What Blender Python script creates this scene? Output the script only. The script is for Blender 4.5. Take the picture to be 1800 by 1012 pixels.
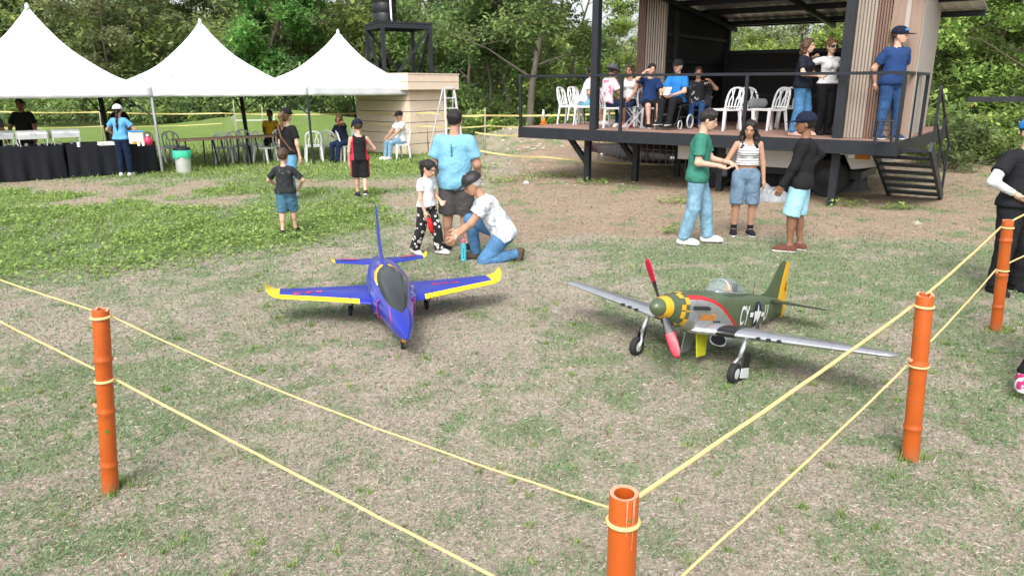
import bpy, bmesh, math, random
import numpy as np
from mathutils import Vector, Matrix

for o in list(bpy.data.objects): bpy.data.objects.remove(o)
S = bpy.context.scene
C = S.collection
R = math.radians
# ------------------------------------------------------------------ camera, sky, sun, exposure
CAM_H, FPX, HZ = 2.05, 1300.0, 150.0          # eye height, focal length and horizon row of the 1800x1012 frame
PIT = math.atan((506 - HZ) / FPX)
cam = bpy.data.objects.new('camera', bpy.data.cameras.new('camera')); C.objects.link(cam)
cam.location = (0, 0, CAM_H); cam.rotation_euler = (math.pi / 2 - PIT, 0, 0)
cam.data.sensor_width = 36; cam.data.lens = FPX / 1800 * 36; cam.data.clip_start = 0.05; cam.data.clip_end = 1500
S.camera = cam
W = bpy.data.worlds.new('World'); S.world = W; W.use_nodes = True
SUN_EL, SUN_AZ = 48, 194      # compass direction the light comes from, measured from +Y clockwise
nt = W.node_tree; nt.nodes.clear()
sky = nt.nodes.new('ShaderNodeTexSky'); sky.sky_type = 'NISHITA'; sky.sun_disc = False
sky.sun_elevation = R(SUN_EL); sky.sun_rotation = R(SUN_AZ); sky.air_density = 1.0; sky.dust_density = 4.0; sky.ozone_density = 1.0
hs = nt.nodes.new('ShaderNodeHueSaturation'); hs.inputs['Saturation'].default_value = 0.30; hs.inputs['Value'].default_value = 1.25
bg = nt.nodes.new('ShaderNodeBackground'); bg.inputs['Strength'].default_value = 0.15
wo = nt.nodes.new('ShaderNodeOutputWorld')
nt.links.new(sky.outputs[0], hs.inputs['Color']); nt.links.new(hs.outputs[0], bg.inputs['Color']); nt.links.new(bg.outputs[0], wo.inputs[0])
sun = bpy.data.objects.new('sun', bpy.data.lights.new('sun', 'SUN')); C.objects.link(sun)
sun.data.energy = 1.05; sun.data.angle = R(20); sun.data.color = (1.0, 0.97, 0.94)
_d = Vector((math.sin(R(SUN_AZ)) * math.cos(R(SUN_EL)), math.cos(R(SUN_AZ)) * math.cos(R(SUN_EL)), math.sin(R(SUN_EL))))
sun.rotation_euler = _d.to_track_quat('Z', 'Y').to_euler()
S.view_settings.view_transform = 'Standard'; S.view_settings.look = 'None'; S.view_settings.gamma = 1
S.view_settings.use_curve_mapping = False; S.view_settings.exposure = 0.72
try:
    S.cycles.max_bounces = 6; S.cycles.transparent_max_bounces = 8; S.cycles.diffuse_bounces = 3; S.cycles.glossy_bounces = 3
    S.cycles.use_adaptive_sampling = True; S.cycles.use_denoising = True; S.cycles.caustics_reflective = False; S.cycles.caustics_refractive = False
except Exception: pass

# ------------------------------------------------------------------ helpers
_c, _s = math.cos(PIT), math.sin(PIT)
def ray(px, py):
    u, v = (px - 900) / FPX, -(py - 506) / FPX
    return Vector((u, _c + v * _s, -_s + v * _c))
def G(px, py, z=0.0):                          # point of the photograph on the level z
    d = ray(px, py); t = (z - CAM_H) / d.z
    return Vector((d.x * t, d.y * t, z))
def at(px, py, Y):                             # point of the photograph at the depth Y
    d = ray(px, py); t = Y / d.y
    return Vector((d.x * t, Y, CAM_H + d.z * t))

MATS = {}
def lnk(t, a, b): t.links.new(a, b)
def mat(name, col, rough=0.6, metal=0.0, var=0.12, scale=8.0, bump=0.0, bscale=40.0, spec=0.4, coat=0.0, trans=0.0, alpha=1.0, attr=None, stretch=None, fold=0.0):
    if name in MATS: return MATS[name]
    m = bpy.data.materials.new(name); m.use_nodes = True; t = m.node_tree
    b = t.nodes['Principled BSDF']; b.inputs['Roughness'].default_value = rough; b.inputs['Metallic'].default_value = metal
    b.inputs['Specular IOR Level'].default_value = spec; b.inputs['Coat Weight'].default_value = coat
    b.inputs['Transmission Weight'].default_value = trans
    tc = t.nodes.new('ShaderNodeTexCoord'); vec = tc.outputs['Object']
    if stretch:
        mp = t.nodes.new('ShaderNodeMapping'); mp.inputs['Scale'].default_value = stretch; lnk(t, vec, mp.inputs[0]); vec = mp.outputs[0]
    n = t.nodes.new('ShaderNodeTexNoise'); n.inputs['Scale'].default_value = scale; n.inputs['Detail'].default_value = 6; n.inputs['Roughness'].default_value = 0.65
    lnk(t, vec, n.inputs['Vector'])
    mr = t.nodes.new('ShaderNodeMapRange'); mr.inputs[1].default_value = 0.25; mr.inputs[2].default_value = 0.75
    mr.inputs[3].default_value = 1 - var; mr.inputs[4].default_value = 1 + var; lnk(t, n.outputs[0], mr.inputs[0])
    mx = t.nodes.new('ShaderNodeMix'); mx.data_type = 'RGBA'; mx.blend_type = 'MULTIPLY'; mx.inputs[0].default_value = 1
    if attr:
        at_ = t.nodes.new('ShaderNodeAttribute'); at_.attribute_name = attr; lnk(t, at_.outputs['Color'], mx.inputs[6])
    else: mx.inputs[6].default_value = (*col, 1)
    lnk(t, mr.outputs[0], mx.inputs[7]); lnk(t, mx.outputs[2], b.inputs['Base Color'])
    if rough < 0.95 and var > 0:
        m2 = t.nodes.new('ShaderNodeMapRange'); m2.inputs[3].default_value = max(0.02, rough - 0.08); m2.inputs[4].default_value = min(1, rough + 0.1)
        lnk(t, n.outputs[0], m2.inputs[0]); lnk(t, m2.outputs[0], b.inputs['Roughness'])
    if bump > 0:
        n2 = t.nodes.new('ShaderNodeTexNoise'); n2.inputs['Scale'].default_value = bscale; n2.inputs['Detail'].default_value = 4; lnk(t, vec, n2.inputs['Vector'])
        bp = t.nodes.new('ShaderNodeBump'); bp.inputs['Strength'].default_value = bump; bp.inputs['Distance'].default_value = 0.01
        lnk(t, n2.outputs[0], bp.inputs['Height']); lnk(t, bp.outputs[0], b.inputs['Normal'])
        if fold > 0:
            n3 = t.nodes.new('ShaderNodeTexNoise'); n3.inputs['Scale'].default_value = 5.5; n3.inputs['Detail'].default_value = 3; n3.inputs['Distortion'].default_value = 1.6; lnk(t, vec, n3.inputs['Vector'])
            ab = t.nodes.new('ShaderNodeMath'); ab.operation = 'SUBTRACT'; lnk(t, n3.outputs[0], ab.inputs[0]); ab.inputs[1].default_value = 0.5; a2 = t.nodes.new('ShaderNodeMath'); a2.operation = 'ABSOLUTE'; lnk(t, ab.outputs[0], a2.inputs[0])
            b3 = t.nodes.new('ShaderNodeBump'); b3.inputs['Strength'].default_value = fold; b3.inputs['Distance'].default_value = 0.12; lnk(t, a2.outputs[0], b3.inputs['Height']); lnk(t, bp.outputs[0], b3.inputs['Normal']); lnk(t, b3.outputs[0], b.inputs['Normal'])
    MATS[name] = m
    return m

def tag(o, label=None, cat=None, group=None, kind=None):
    if label: o['label'] = label
    if cat: o['category'] = cat
    if group: o['group'] = group
    if kind: o['kind'] = kind
    return o
def link(o, parent=None):
    C.objects.link(o)
    if parent is not None: o.parent = parent
    return o
def thing(name, label, cat, loc=(0, 0, 0), rz=0.0, group=None, kind=None):
    o = bpy.data.objects.new(name, None); o.empty_display_size = 0.1
    o.location = loc; o.rotation_euler = (0, 0, rz); link(o); return tag(o, label, cat, group, kind)
def copy_tree(o, parent=None):
    c = o.copy(); C.objects.link(c); c.parent = parent
    for ch in list(o.children): copy_tree(ch, c)
    return c
def np_mesh(name, V, F, smooth=False):
    """V (n,3) array, F (m,k) int array of equal-sided faces -> mesh"""
    V = np.asarray(V, np.float32); F = np.asarray(F, np.int32); me = bpy.data.meshes.new(name)
    me.vertices.add(len(V)); me.vertices.foreach_set('co', V.ravel())
    m, k = F.shape; me.loops.add(m * k); me.loops.foreach_set('vertex_index', F.ravel())
    me.polygons.add(m); me.polygons.foreach_set('loop_start', np.arange(m, dtype=np.int32) * k)
    me.update(calc_edges=True)
    if smooth: me.polygons.foreach_set('use_smooth', np.ones(m, bool))
    return me
class MB:
    """collects simple solids for one mesh object"""
    def __init__(s): s.v = []; s.f = []; s.mi = []; s.cur = 0
    def add(s, vs, fs):
        b = len(s.v); s.v += [tuple(v) for v in vs]; s.f += [tuple(i + b for i in f) for f in fs]; s.mi += [s.cur] * len(fs)
    def box(s, c, d, M=None):
        x, y, z = d[0] / 2, d[1] / 2, d[2] / 2
        vs = [Vector((i * x, j * y, k * z)) for i in (-1, 1) for j in (-1, 1) for k in (-1, 1)]
        vs = [(M @ v if M else v) + Vector(c) for v in vs]
        s.add(vs, [(0, 1, 3, 2), (4, 6, 7, 5), (0, 4, 5, 1), (2, 3, 7, 6), (0, 2, 6, 4), (1, 5, 7, 3)])
    def bar(s, a, b, w, h=None, up=(0, 0, 1)):
        a, b = Vector(a), Vector(b); h = h or w; d = b - a; L = d.length; z = d.normalized(); up = Vector(up)
        if abs(z.dot(up)) > 0.98: up = Vector((0, 1, 0)) if abs(z.y) < 0.9 else Vector((1, 0, 0))
        x = up.cross(z).normalized(); y = z.cross(x)
        M = Matrix((x, y, z)).transposed(); s.box((a + b) / 2, (w, h, L), M)
    def tube(s, pts, r, n=8, cap=True):
        pts = [Vector(p) for p in pts]; rs = r if hasattr(r, '__len__') else [r] * len(pts); vs = []; fs = []
        pu = None
        for i, p in enumerate(pts):
            d = (pts[min(i + 1, len(pts) - 1)] - pts[max(i - 1, 0)]).normalized()
            u = (pu - d * pu.dot(d)) if pu is not None else d.orthogonal()
            u.normalize(); pu = u; w = d.cross(u)
            for k in range(n):
                a = 2 * math.pi * k / n; vs.append(p + (u * math.cos(a) + w * math.sin(a)) * rs[i])
        for i in range(len(pts) - 1):
            for k in range(n):
                fs.append((i * n + k, i * n + (k + 1) % n, (i + 1) * n + (k + 1) % n, (i + 1) * n + k))
        if cap:
            fs.append(tuple(reversed(range(n)))); fs.append(tuple(range((len(pts) - 1) * n, len(pts) * n)))
        s.add(vs, fs)
    def lathe(s, prof, n=20, c=(0, 0, 0), M=None):
        vs = []; fs = []
        for r, z in prof:
            for k in range(n):
                a = 2 * math.pi * k / n; v = Vector((r * math.cos(a), r * math.sin(a), z)); vs.append((M @ v if M else v) + Vector(c))
        for i in range(len(prof) - 1):
            for k in range(n): fs.append((i * n + k, i * n + (k + 1) % n, (i + 1) * n + (k + 1) % n, (i + 1) * n + k))
        if prof[0][0] > 1e-6: fs.append(tuple(reversed(range(n))))
        if prof[-1][0] > 1e-6: fs.append(tuple(range((len(prof) - 1) * n, len(prof) * n)))
        s.add(vs, fs)
    def torus(s, c, R_, r, axis='X', n=24, m=8, M=None):
        vs = []; fs = []
        for i in range(n):
            a = 2 * math.pi * i / n
            for j in range(m):
                b = 2 * math.pi * j / m; q = (R_ + r * math.cos(b)); p = (q * math.cos(a), q * math.sin(a), r * math.sin(b))
                v = Vector(p) if axis == 'Z' else (Vector((p[2], p[0], p[1])) if axis == 'X' else Vector((p[0], p[2], p[1])))
                vs.append((M @ v if M else v) + Vector(c))
        for i in range(n):
            for j in range(m): fs.append((i * m + j, ((i + 1) % n) * m + j, ((i + 1) % n) * m + (j + 1) % m, i * m + (j + 1) % m))
        s.add(vs, fs)
    def sheet(s, grid):
        """grid: rows of points"""
        n = len(grid[0]); vs = [p for r in grid for p in r]
        s.add(vs, [(i * n + j, i * n + j + 1, (i + 1) * n + j + 1, (i + 1) * n + j) for i in range(len(grid) - 1) for j in range(n - 1)])
    def build(s, name, m, parent=None, smooth=False, bevel=0.0, auto=None):
        me = bpy.data.meshes.new(name); me.from_pydata(s.v, [], s.f)
        bm = bmesh.new(); bm.from_mesh(me); bmesh.ops.recalc_face_normals(bm, faces=bm.faces); bm.to_mesh(me); bm.free()
        for x in (m if isinstance(m, (list, tuple)) else [m]): me.materials.append(x)
        if any(s.mi): me.polygons.foreach_set('material_index', s.mi)
        if smooth: me.polygons.foreach_set('use_smooth', [True] * len(me.polygons))
        if auto is not None:
            try: me.set_sharp_from_angle(angle=R(auto))
            except Exception: pass
        o = bpy.data.objects.new(name, me); link(o, parent)
        if bevel > 0:
            md = o.modifiers.new('bevel', 'BEVEL'); md.width = bevel; md.segments = 2; md.limit_method = 'ANGLE'; md.angle_limit = R(40)
        return o
def mobj(name, me, m, parent=None):
    for x in (m if isinstance(m, (list, tuple)) else [m]): me.materials.append(x)
    return link(bpy.data.objects.new(name, me), parent)

def vnoise(x, y, seed=0):
    xi = np.floor(x).astype(np.int64); yi = np.floor(y).astype(np.int64); fx = x - xi; fy = y - yi
    fx = fx * fx * (3 - 2 * fx); fy = fy * fy * (3 - 2 * fy)
    def h(a, b):
        n = (a * 374761393 + b * 668265263 + seed * 1442695041) & 0x7fffffff
        n = ((n ^ (n >> 13)) * 1274126177) & 0x7fffffff
        return ((n ^ (n >> 16)) & 0xffff) / 65535.0
    return (h(xi, yi) * (1 - fx) + h(xi + 1, yi) * fx) * (1 - fy) + (h(xi, yi + 1) * (1 - fx) + h(xi + 1, yi + 1) * fx) * fy
def fbm(x, y, seed=0, oct=4):
    r = 0; a = 0.5; tot = 0
    for k in range(oct):
        r = r + a * vnoise(x, y, seed + k * 17); tot += a; a *= 0.55; x = x * 2.03 + 11.3; y = y * 2.03 + 5.7
    return r / tot
def sstep(e0, e1, x):
    t = np.clip((x - e0) / (e1 - e0), 0, 1); return t * t * (3 - 2 * t)
# ------------------------------------------------------------------ ground
def cover(x, y):
    """green 0..1 (short turf), lush 0..1 (tall weeds), dirt 0..1 (bare soil) at points of the field"""
    x = np.asarray(x, float); y = np.asarray(y, float)
    n1 = fbm(x * 0.9, y * 0.8, 3, 4); n2 = fbm(x * 3.1, y * 2.6, 9, 4); n3 = fbm(x * 0.35, y * 0.3, 21, 3)
    edge = 7.2 + (x + 5.4) * 0.72 + (n1 - 0.5) * 1.6
    left = sstep(-0.6, 1.8, y - edge) * sstep(-1.4, -2.8, x + (n1 - 0.5) * 1.5)
    lush = left * sstep(18.5, 13.0, y) * sstep(0.30, 0.50, n2 * 0.5 + n3 * 0.5 + 0.10 - 0.02 * np.clip(y - 9, 0, 9))
    far = sstep(15.5, 19, y) * sstep(-0.6, -2.6, x + 0.10 * (y - 18))
    n4 = fbm(x * 7.5, y * 6.0, 41, 3); n5 = fbm(x * 19, y * 15, 61, 2); g = 0.20 * n1 + 0.34 * n2 + 0.30 * n4 + 0.16 * n5
    bias = 0.032 + 0.05 * sstep(0.0, 2.0, x) * sstep(3.4, 5.0, y) + 0.03 * sstep(-1.5, -3.0, x) * sstep(5.5, 4.0, y) - 0.06 * sstep(1.6, 0.2, np.abs(x + 0.4)) * sstep(4.5, 5.5, y) * sstep(8.5, 7.0, y) + 0.05 * sstep(6.6, 8.4, y) * sstep(0.8, 1.8, x)
    green = 0.80 * sstep(0.36, 0.68, g + bias)
    green = np.maximum(green, left * sstep(0.30, 0.50, g + 0.10)); green = np.maximum(green, far * sstep(0.22, 0.4, g))
    dirt = sstep(9.4, 10.6, y + (n1 - 0.5) * 1.6) * sstep(-1.4, 0.2, x + (n1 - 0.5) * 2 - 0.06 * (y - 10)) * sstep(27, 22, y)
    dirt2 = sstep(12.5, 13.2, y) * sstep(17.5, 16.2, y) * sstep(0.50, 0.62, n1) * sstep(-0.5, -1.5, x)      # worn patches on the left
    green = green * (1 - dirt * sstep(0.66, 0.54, n1 * 0.4 + n2 * 0.6)) * (1 - 0.8 * dirt2)
    lush = lush * (1 - dirt) * (1 - dirt2)
    lush = np.maximum(lush, far * 0.8 * sstep(0.30, 0.46, g + 0.06) * (1 - dirt))
    woods = sstep(34, 42, y)
    return np.clip(green, 0, 1), np.clip(lush, 0, 1), np.clip(np.maximum(dirt, 0.6 * dirt2), 0, 1), woods
def height(x, y):
    x = np.asarray(x, float); y = np.asarray(y, float)
    h = 0.022 * (fbm(x * 1.3, y * 1.3, 5, 3) - 0.5) * sstep(1, 3, y)
    m = np.exp(-((x - 0.6) / 2.4) ** 2 - ((y - 25.5) / 2.2) ** 2) * 0.75 + np.exp(-((x - 1.6) / 1.9) ** 2 - ((y - 21.0) / 1.2) ** 2) * 0.38 + np.exp(-((x + 11) / 5) ** 2 - ((y - 38) / 3) ** 2) * 0.9
    h = h + m * (0.7 + 0.6 * fbm(x * 1.1, y * 1.1, 31, 4))
    h = h + sstep(40, 90, y) * 3.0 * (0.6 + 0.8 * fbm(x * 0.03, y * 0.03, 8, 3)) + sstep(95, 300, y) * 5
    return h
def hgt(x, y): return float(height(np.array([x]), np.array([y]))[0])

def ground_material():
    m = bpy.data.materials.new('ground_soil'); m.use_nodes = True; t = m.node_tree; b = t.nodes['Principled BSDF']; b.inputs['Roughness'].default_value = 0.95; b.inputs['Specular IOR Level'].default_value = 0.1
    tc = t.nodes.new('ShaderNodeTexCoord')
    def noise(sc, det=5, ro=0.6):
        n = t.nodes.new('ShaderNodeTexNoise'); n.inputs['Scale'].default_value = sc; n.inputs['Detail'].default_value = det; n.inputs['Roughness'].default_value = ro; lnk(t, tc.outputs['Object'], n.inputs['Vector']); return n.outputs[0]
    def ramp(fac, stops):
        r = t.nodes.new('ShaderNodeValToRGB'); e = r.color_ramp.elements
        while len(e) < len(stops): e.new(0.5)
        for i, (p, c) in enumerate(stops): e[i].position = p; e[i].color = (*c, 1)
        lnk(t, fac, r.inputs[0]); return r.outputs[0]
    def mix(f, a, c, mode='MIX'):
        x = t.nodes.new('ShaderNodeMix'); x.data_type = 'RGBA'; x.blend_type = mode
        if isinstance(f, float): x.inputs[0].default_value = f
        else: lnk(t, f, x.inputs[0])
        lnk(t, a, x.inputs[6]); lnk(t, c, x.inputs[7]); return x.outputs[2]
    def attr(n):
        a = t.nodes.new('ShaderNodeAttribute'); a.attribute_name = n; return a.outputs['Fac']
    def thr(a, n, lo, hi, amt=0.7):
        s = t.nodes.new('ShaderNodeMath'); s.operation = 'SUBTRACT'; lnk(t, n, s.inputs[0]); s.inputs[1].default_value = 0.5
        k = t.nodes.new('ShaderNodeMath'); k.operation = 'MULTIPLY_ADD'; lnk(t, s.outputs[0], k.inputs[0]); k.inputs[1].default_value = amt; lnk(t, a, k.inputs[2])
        r = t.nodes.new('ShaderNodeMapRange'); r.inputs[1].default_value = lo; r.inputs[2].default_value = hi; lnk(t, k.outputs[0], r.inputs[0]); return r.outputs[0]
    fine = noise(95, 4, 0.7); mid = noise(9, 5, 0.65); big = noise(1.6, 4)
    straw = ramp(fine, [(0.25, (0.215, 0.178, 0.137)), (0.5, (0.400, 0.345, 0.276)), (0.75, (0.60, 0.535, 0.445))])
    soil = ramp(mid, [(0.25, (0.26, 0.190, 0.138)), (0.55, (0.39, 0.295, 0.220)), (0.8, (0.49, 0.385, 0.30))])
    turf = ramp(fine, [(0.25, (0.10, 0.135, 0.066)), (0.5, (0.205, 0.26, 0.135)), (0.75, (0.325, 0.365, 0.215))])
    lush = ramp(noise(30, 5, 0.7), [(0.25, (0.08, 0.125, 0.03)), (0.55, (0.185, 0.27, 0.075)), (0.8, (0.29, 0.38, 0.13))])
    wood = ramp(noise(4, 6, 0.7), [(0.3, (0.03, 0.045, 0.015)), (0.6, (0.075, 0.10, 0.03)), (0.8, (0.15, 0.13, 0.07))])
    col = mix(thr(attr('dirt'), mid, 0.3, 0.75), straw, soil)
    col = mix(thr(attr('green'), noise(24, 5, 0.75), 0.28, 0.78, 1.1), col, turf)
    col = mix(thr(attr('lush'), mid, 0.3, 0.7), col, lush)
    col = mix(thr(attr('woods'), mid, 0.4, 0.7), col, wood)
    shade = ramp(big, [(0.3, (0.86, 0.86, 0.86)), (0.7, (1.08, 1.06, 1.04))])
    col = mix(1.0, col, shade, 'MULTIPLY')
    lnk(t, col, b.inputs['Base Color'])
    bp = t.nodes.new('ShaderNodeBump'); bp.inputs['Strength'].default_value = 0.7; bp.inputs['Distance'].default_value = 0.02; lnk(t, fine, bp.inputs['Height'])
    b2 = t.nodes.new('ShaderNodeBump'); b2.inputs['Strength'].default_value = 0.5; b2.inputs['Distance'].default_value = 0.06; lnk(t, mid, b2.inputs['Height']); lnk(t, bp.outputs[0], b2.inputs['Normal'])
    lnk(t, b2.outputs[0], b.inputs['Normal']); return m
def build_ground():
    ys = [-8, -6, -4, -2.5, -1.2, -0.3, 0.4]; y = 1.0
    while y < 34: ys.append(y); y *= 1.0125
    while y < 700: ys.append(y); y *= 1.09
    ys = np.array(ys); t = np.linspace(-1, 1, 281); t = np.sign(t) * np.abs(t) ** 1.15
    wdt = 7 + 1.45 * np.clip(ys, 0, None); X = wdt[:, None] * t[None, :]; Y = np.repeat(ys[:, None], len(t), 1)
    Z = height(X, Y); n = len(t); m = len(ys)
    idx = np.arange(m * n).reshape(m, n)
    F = np.stack([idx[:-1, :-1], idx[:-1, 1:], idx[1:, 1:], idx[1:, :-1]], -1).reshape(-1, 4)
    me = np_mesh('ground', np.stack([X, Y, Z], -1).reshape(-1, 3), F, True)
    for nm, a in zip(('green', 'lush', 'dirt', 'woods'), cover(X, Y)):
        A = me.attributes.new(nm, 'FLOAT', 'POINT'); A.data.foreach_set('value', a.ravel().astype(np.float32))
    o = mobj('ground', me, ground_material()); tag(o, 'dry patchy lawn and bare brown soil of the field', 'ground', kind='structure')
build_ground()

# ------------------------------------------------------------------ grass and weeds
def set_col(me, cols):
    A = me.attributes.new('col', 'FLOAT_COLOR', 'POINT')
    A.data.foreach_set('color', np.concatenate([cols, np.ones((len(cols), 1))], 1).astype(np.float32).ravel())
def leaf_mat(name, rough=0.5, tr=0.35, var=0.0, objvar=0.0):
    m = bpy.data.materials.new(name); m.use_nodes = True; t = m.node_tree; b = t.nodes['Principled BSDF']; b.inputs['Roughness'].default_value = rough; b.inputs['Specular IOR Level'].default_value = 0.25
    a = t.nodes.new('ShaderNodeAttribute'); a.attribute_name = 'col'; col = a.outputs['Color']
    if objvar:
        oi = t.nodes.new('ShaderNodeObjectInfo'); h = t.nodes.new('ShaderNodeHueSaturation')
        r = t.nodes.new('ShaderNodeMapRange'); r.inputs[3].default_value = 0.485; r.inputs[4].default_value = 0.515; lnk(t, oi.outputs['Random'], r.inputs[0]); lnk(t, r.outputs[0], h.inputs['Hue'])
        r2 = t.nodes.new('ShaderNodeMapRange'); r2.inputs[3].default_value = 1 - objvar; r2.inputs[4].default_value = 1 + objvar; lnk(t, oi.outputs['Random'], r2.inputs[0]); lnk(t, r2.outputs[0], h.inputs['Value'])
        lnk(t, col, h.inputs['Color']); col = h.outputs[0]
    lnk(t, col, b.inputs['Base Color'])
    tl = t.nodes.new('ShaderNodeBsdfTranslucent'); lnk(t, col, tl.inputs['Color'])
    ms = t.nodes.new('ShaderNodeMixShader'); ms.inputs[0].default_value = tr
    lnk(t, b.outputs[0], ms.inputs[1]); lnk(t, tl.outputs[0], ms.inputs[2]); lnk(t, ms.outputs[0], t.nodes['Material Output'].inputs[0])
    return m
GRASS = leaf_mat('grass_blade', 0.7, 0.25); WEED = leaf_mat('weed_leaf', 0.5, 0.3); LEAF = leaf_mat('tree_leaf', 0.55, 0.46, objvar=0.12)
rng = np.random.default_rng(7)
def blades(N, y0, y1, spread=0.95):
    y = np.exp(rng.uniform(math.log(y0), math.log(y1), N)); x = rng.uniform(-1, 1, N) * (spread * y + 0.7)
    g, l, d, w = cover(x, y); u = rng.random(N)
    isg = u < (0.19 + 0.46 * g); keep = rng.random(N) > np.where(isg, 0.0, 0.15 + 0.75 * d)
    x, y, g, l, isg, d = (a[keep] for a in (x, y, g, l, isg, d)); N = len(x)
    z = height(x, y); L = np.where(isg, rng.uniform(0.010, 0.027, N) * (1 + 0.4 * g), rng.uniform(0.010, 0.036, N)) * (1 + 0.05 * y)
    L = L * (1 + 1.2 * l) ; L = np.where(rng.random(N) < 0.02, L * 1.9, L)
    up = np.where(isg, rng.uniform(0.35, 1.0, N), rng.uniform(-0.02, 0.30, N))
    az = rng.uniform(0, 2 * np.pi, N); wd = rng.uniform(0.0009, 0.0020, N) * (0.7 + 0.36 * y)
    hx = np.cos(az) * np.sqrt(1 - np.clip(up, 0, 1) ** 2 * 0.95); hy = np.sin(az) * np.sqrt(1 - np.clip(up, 0, 1) ** 2 * 0.95)
    px, py = -np.sin(az), np.cos(az); tw = rng.uniform(-0.6, 0.6, N)
    b0 = np.stack([x - px * wd, y - py * wd, z + 0.001 - tw * wd], 1); b1 = np.stack([x + px * wd, y + py * wd, z + 0.003 + tw * wd], 1)
    tip = np.stack([x + hx * L, y + hy * L, z + np.maximum(up * L, 0.003)], 1)
    V = np.stack([b0, b1, tip], 1).reshape(-1, 3); F = np.arange(3 * N).reshape(N, 3)
    v = rng.random((N, 1)); v2 = rng.random((N, 1))
    gr = np.array([[0.080, 0.165, 0.068]]) * (1 - v) + np.array([[0.23, 0.345, 0.165]]) * v
    br = np.array([[0.17, 0.28, 0.065]]) * (1 - v) + np.array([[0.33, 0.43, 0.125]]) * v
    mixb = np.clip(0.75 * l[:, None] + 0.5 * (v2 > 0.85) + 0.5 * sstep(9, 15, y)[:, None], 0, 1); gr = gr * (1 - mixb) + br * mixb
    st = np.array([[0.27, 0.215, 0.168]]) * (1 - v) + np.array([[0.64, 0.560, 0.470]]) * v
    st = st * (1 - 0.25 * (v2 > 0.8))
    col = np.where(isg[:, None], gr, st); return V, F, np.repeat(col, 3, 0)
V, F, K = blades(640000, 1.25, 27)
me = np_mesh('short_grass', V, F); set_col(me, K); o = mobj('short_grass', me, GRASS); tag(o, 'short dry and green turf blades of the lawn', 'grass', kind='stuff')
def weeds(N):
    y = np.exp(rng.uniform(math.log(6.5), math.log(20), N)); x = -rng.uniform(0, 1, N) * (0.95 * y + 1) + 0.5
    g, l, d, w = cover(x, y); k = rng.random(N) < sstep(20, 15, y) * l * (.25 + .75 * sstep(.42, .6, fbm(x * 1.4, y * 1.1, 55, 3)))
    # a few isolated plants on the dirt by the platform and the posts
    spots = [(1.72, 15.9, .4), (2.3, 10.45, .22), (2.9, 13.2, .35), (5.9, 12.9, .4), (6.6, 12.6, .3), (-0.2, 16.5, .7), (0.9, 17.1, .6),  (-3.0, 19.5, 1.0), (-2.0, 20.5, .9), (-1.1, 19.0, .9), (-4.8, 16.8, 1.2)]
    x, y, l = x[k], y[k], l[k]; sz = rng.uniform(0.012, 0.036, len(x)); hh = rng.uniform(0.005, 0.085, len(x)) * (0.25 + l)
    ex, ey = [], []
    for sx, sy, r in spots:
        q = int(260 * r); a = rng.uniform(0, 6.28, q); rr = r * np.sqrt(rng.random(q)); ex.append(sx + rr * np.cos(a)); ey.append(sy + 0.6 * rr * np.sin(a))
    ex = np.concatenate(ex); ey = np.concatenate(ey)
    x = np.concatenate([x, ex]); y = np.concatenate([y, ey]); sz = np.concatenate([sz, rng.uniform(0.018, 0.04, len(ex))]); hh = np.concatenate([hh, rng.uniform(0.01, 0.12, len(ex))])
    N = len(x); z = height(x, y) + hh; az = rng.uniform(0, 6.28, N); ti = rng.uniform(-0.5, 0.7, N)
    d = np.stack([np.cos(az) * np.cos(ti), np.sin(az) * np.cos(ti), np.sin(ti)], 1); p = np.stack([-np.sin(az), np.cos(az), rng.uniform(-0.4, 0.4, N)], 1)
    c = np.stack([x, y, z], 1); s = sz[:, None]
    A = c - d * s; B = c + p * s * 0.75 + np.array([0, 0, 0.25]) * s; D = c - p * s * 0.75 + np.array([0, 0, 0.25]) * s; E_ = c + d * s * 1.1
    V = np.stack([A, B, E_, D], 1).reshape(-1, 3); i = np.arange(N)[:, None] * 4
    F = np.concatenate([i + np.array([[0, 1, 2]]), i + np.array([[0, 2, 3]])], 0)
    v = rng.random((N, 1)); hi = (hh / 0.15)[:, None]
    col = np.array([[0.13, 0.225, 0.045]]) * (1 - v) + np.array([[0.35, 0.48, 0.13]]) * v
    return V, F, np.repeat(col, 4, 0)
V, F, K = weeds(95000)
def tufts(n):
    rd = np.random.default_rng(21); Vs = []; K_ = []; y = np.exp(rd.uniform(math.log(1.9), math.log(9), n)); x = rd.uniform(-.75, .75, n) * y
    px = [P_ for P_ in ((-2.10, 3.46), (2.27, 3.81), (4.2, 6.1), (.35, 2.03)) for _ in range(9)]; x = np.concatenate([x, [p[0] for p in px] + rd.normal(0, .055, len(px))]); y = np.concatenate([y, [p[1] for p in px] + rd.normal(0, .045, len(px))])
    for i in range(len(x)):
        m = rd.integers(10, 26); a = rd.uniform(0, 6.28, m); L = rd.uniform(.018, .055, m) * (1 if i < n else 1.3); bx = x[i] + rd.normal(0, .014, m); by = y[i] + rd.normal(0, .014, m); z = height(bx, by); le = rd.uniform(.3, .9, m); w = .0022 + .0005 * y[i]
        b0 = np.stack([bx - np.sin(a) * w, by + np.cos(a) * w, z], 1); b1 = np.stack([bx + np.sin(a) * w, by - np.cos(a) * w, z], 1); tp = np.stack([bx + np.cos(a) * L * le, by + np.sin(a) * L * le, z + L * np.sqrt(1 - .8 * le ** 2)], 1); Vs.append(np.stack([b0, b1, tp], 1).reshape(-1, 3)); v = rd.random((m, 1)) * .6 + .4 * rd.random(); K_.append(np.repeat(np.array([[.13, .22, .05]]) * (1 - v) + np.array([[.33, .42, .13]]) * v, 3, 0))
    V = np.concatenate(Vs); return V, np.arange(len(V)).reshape(-1, 3), np.concatenate(K_)
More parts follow.
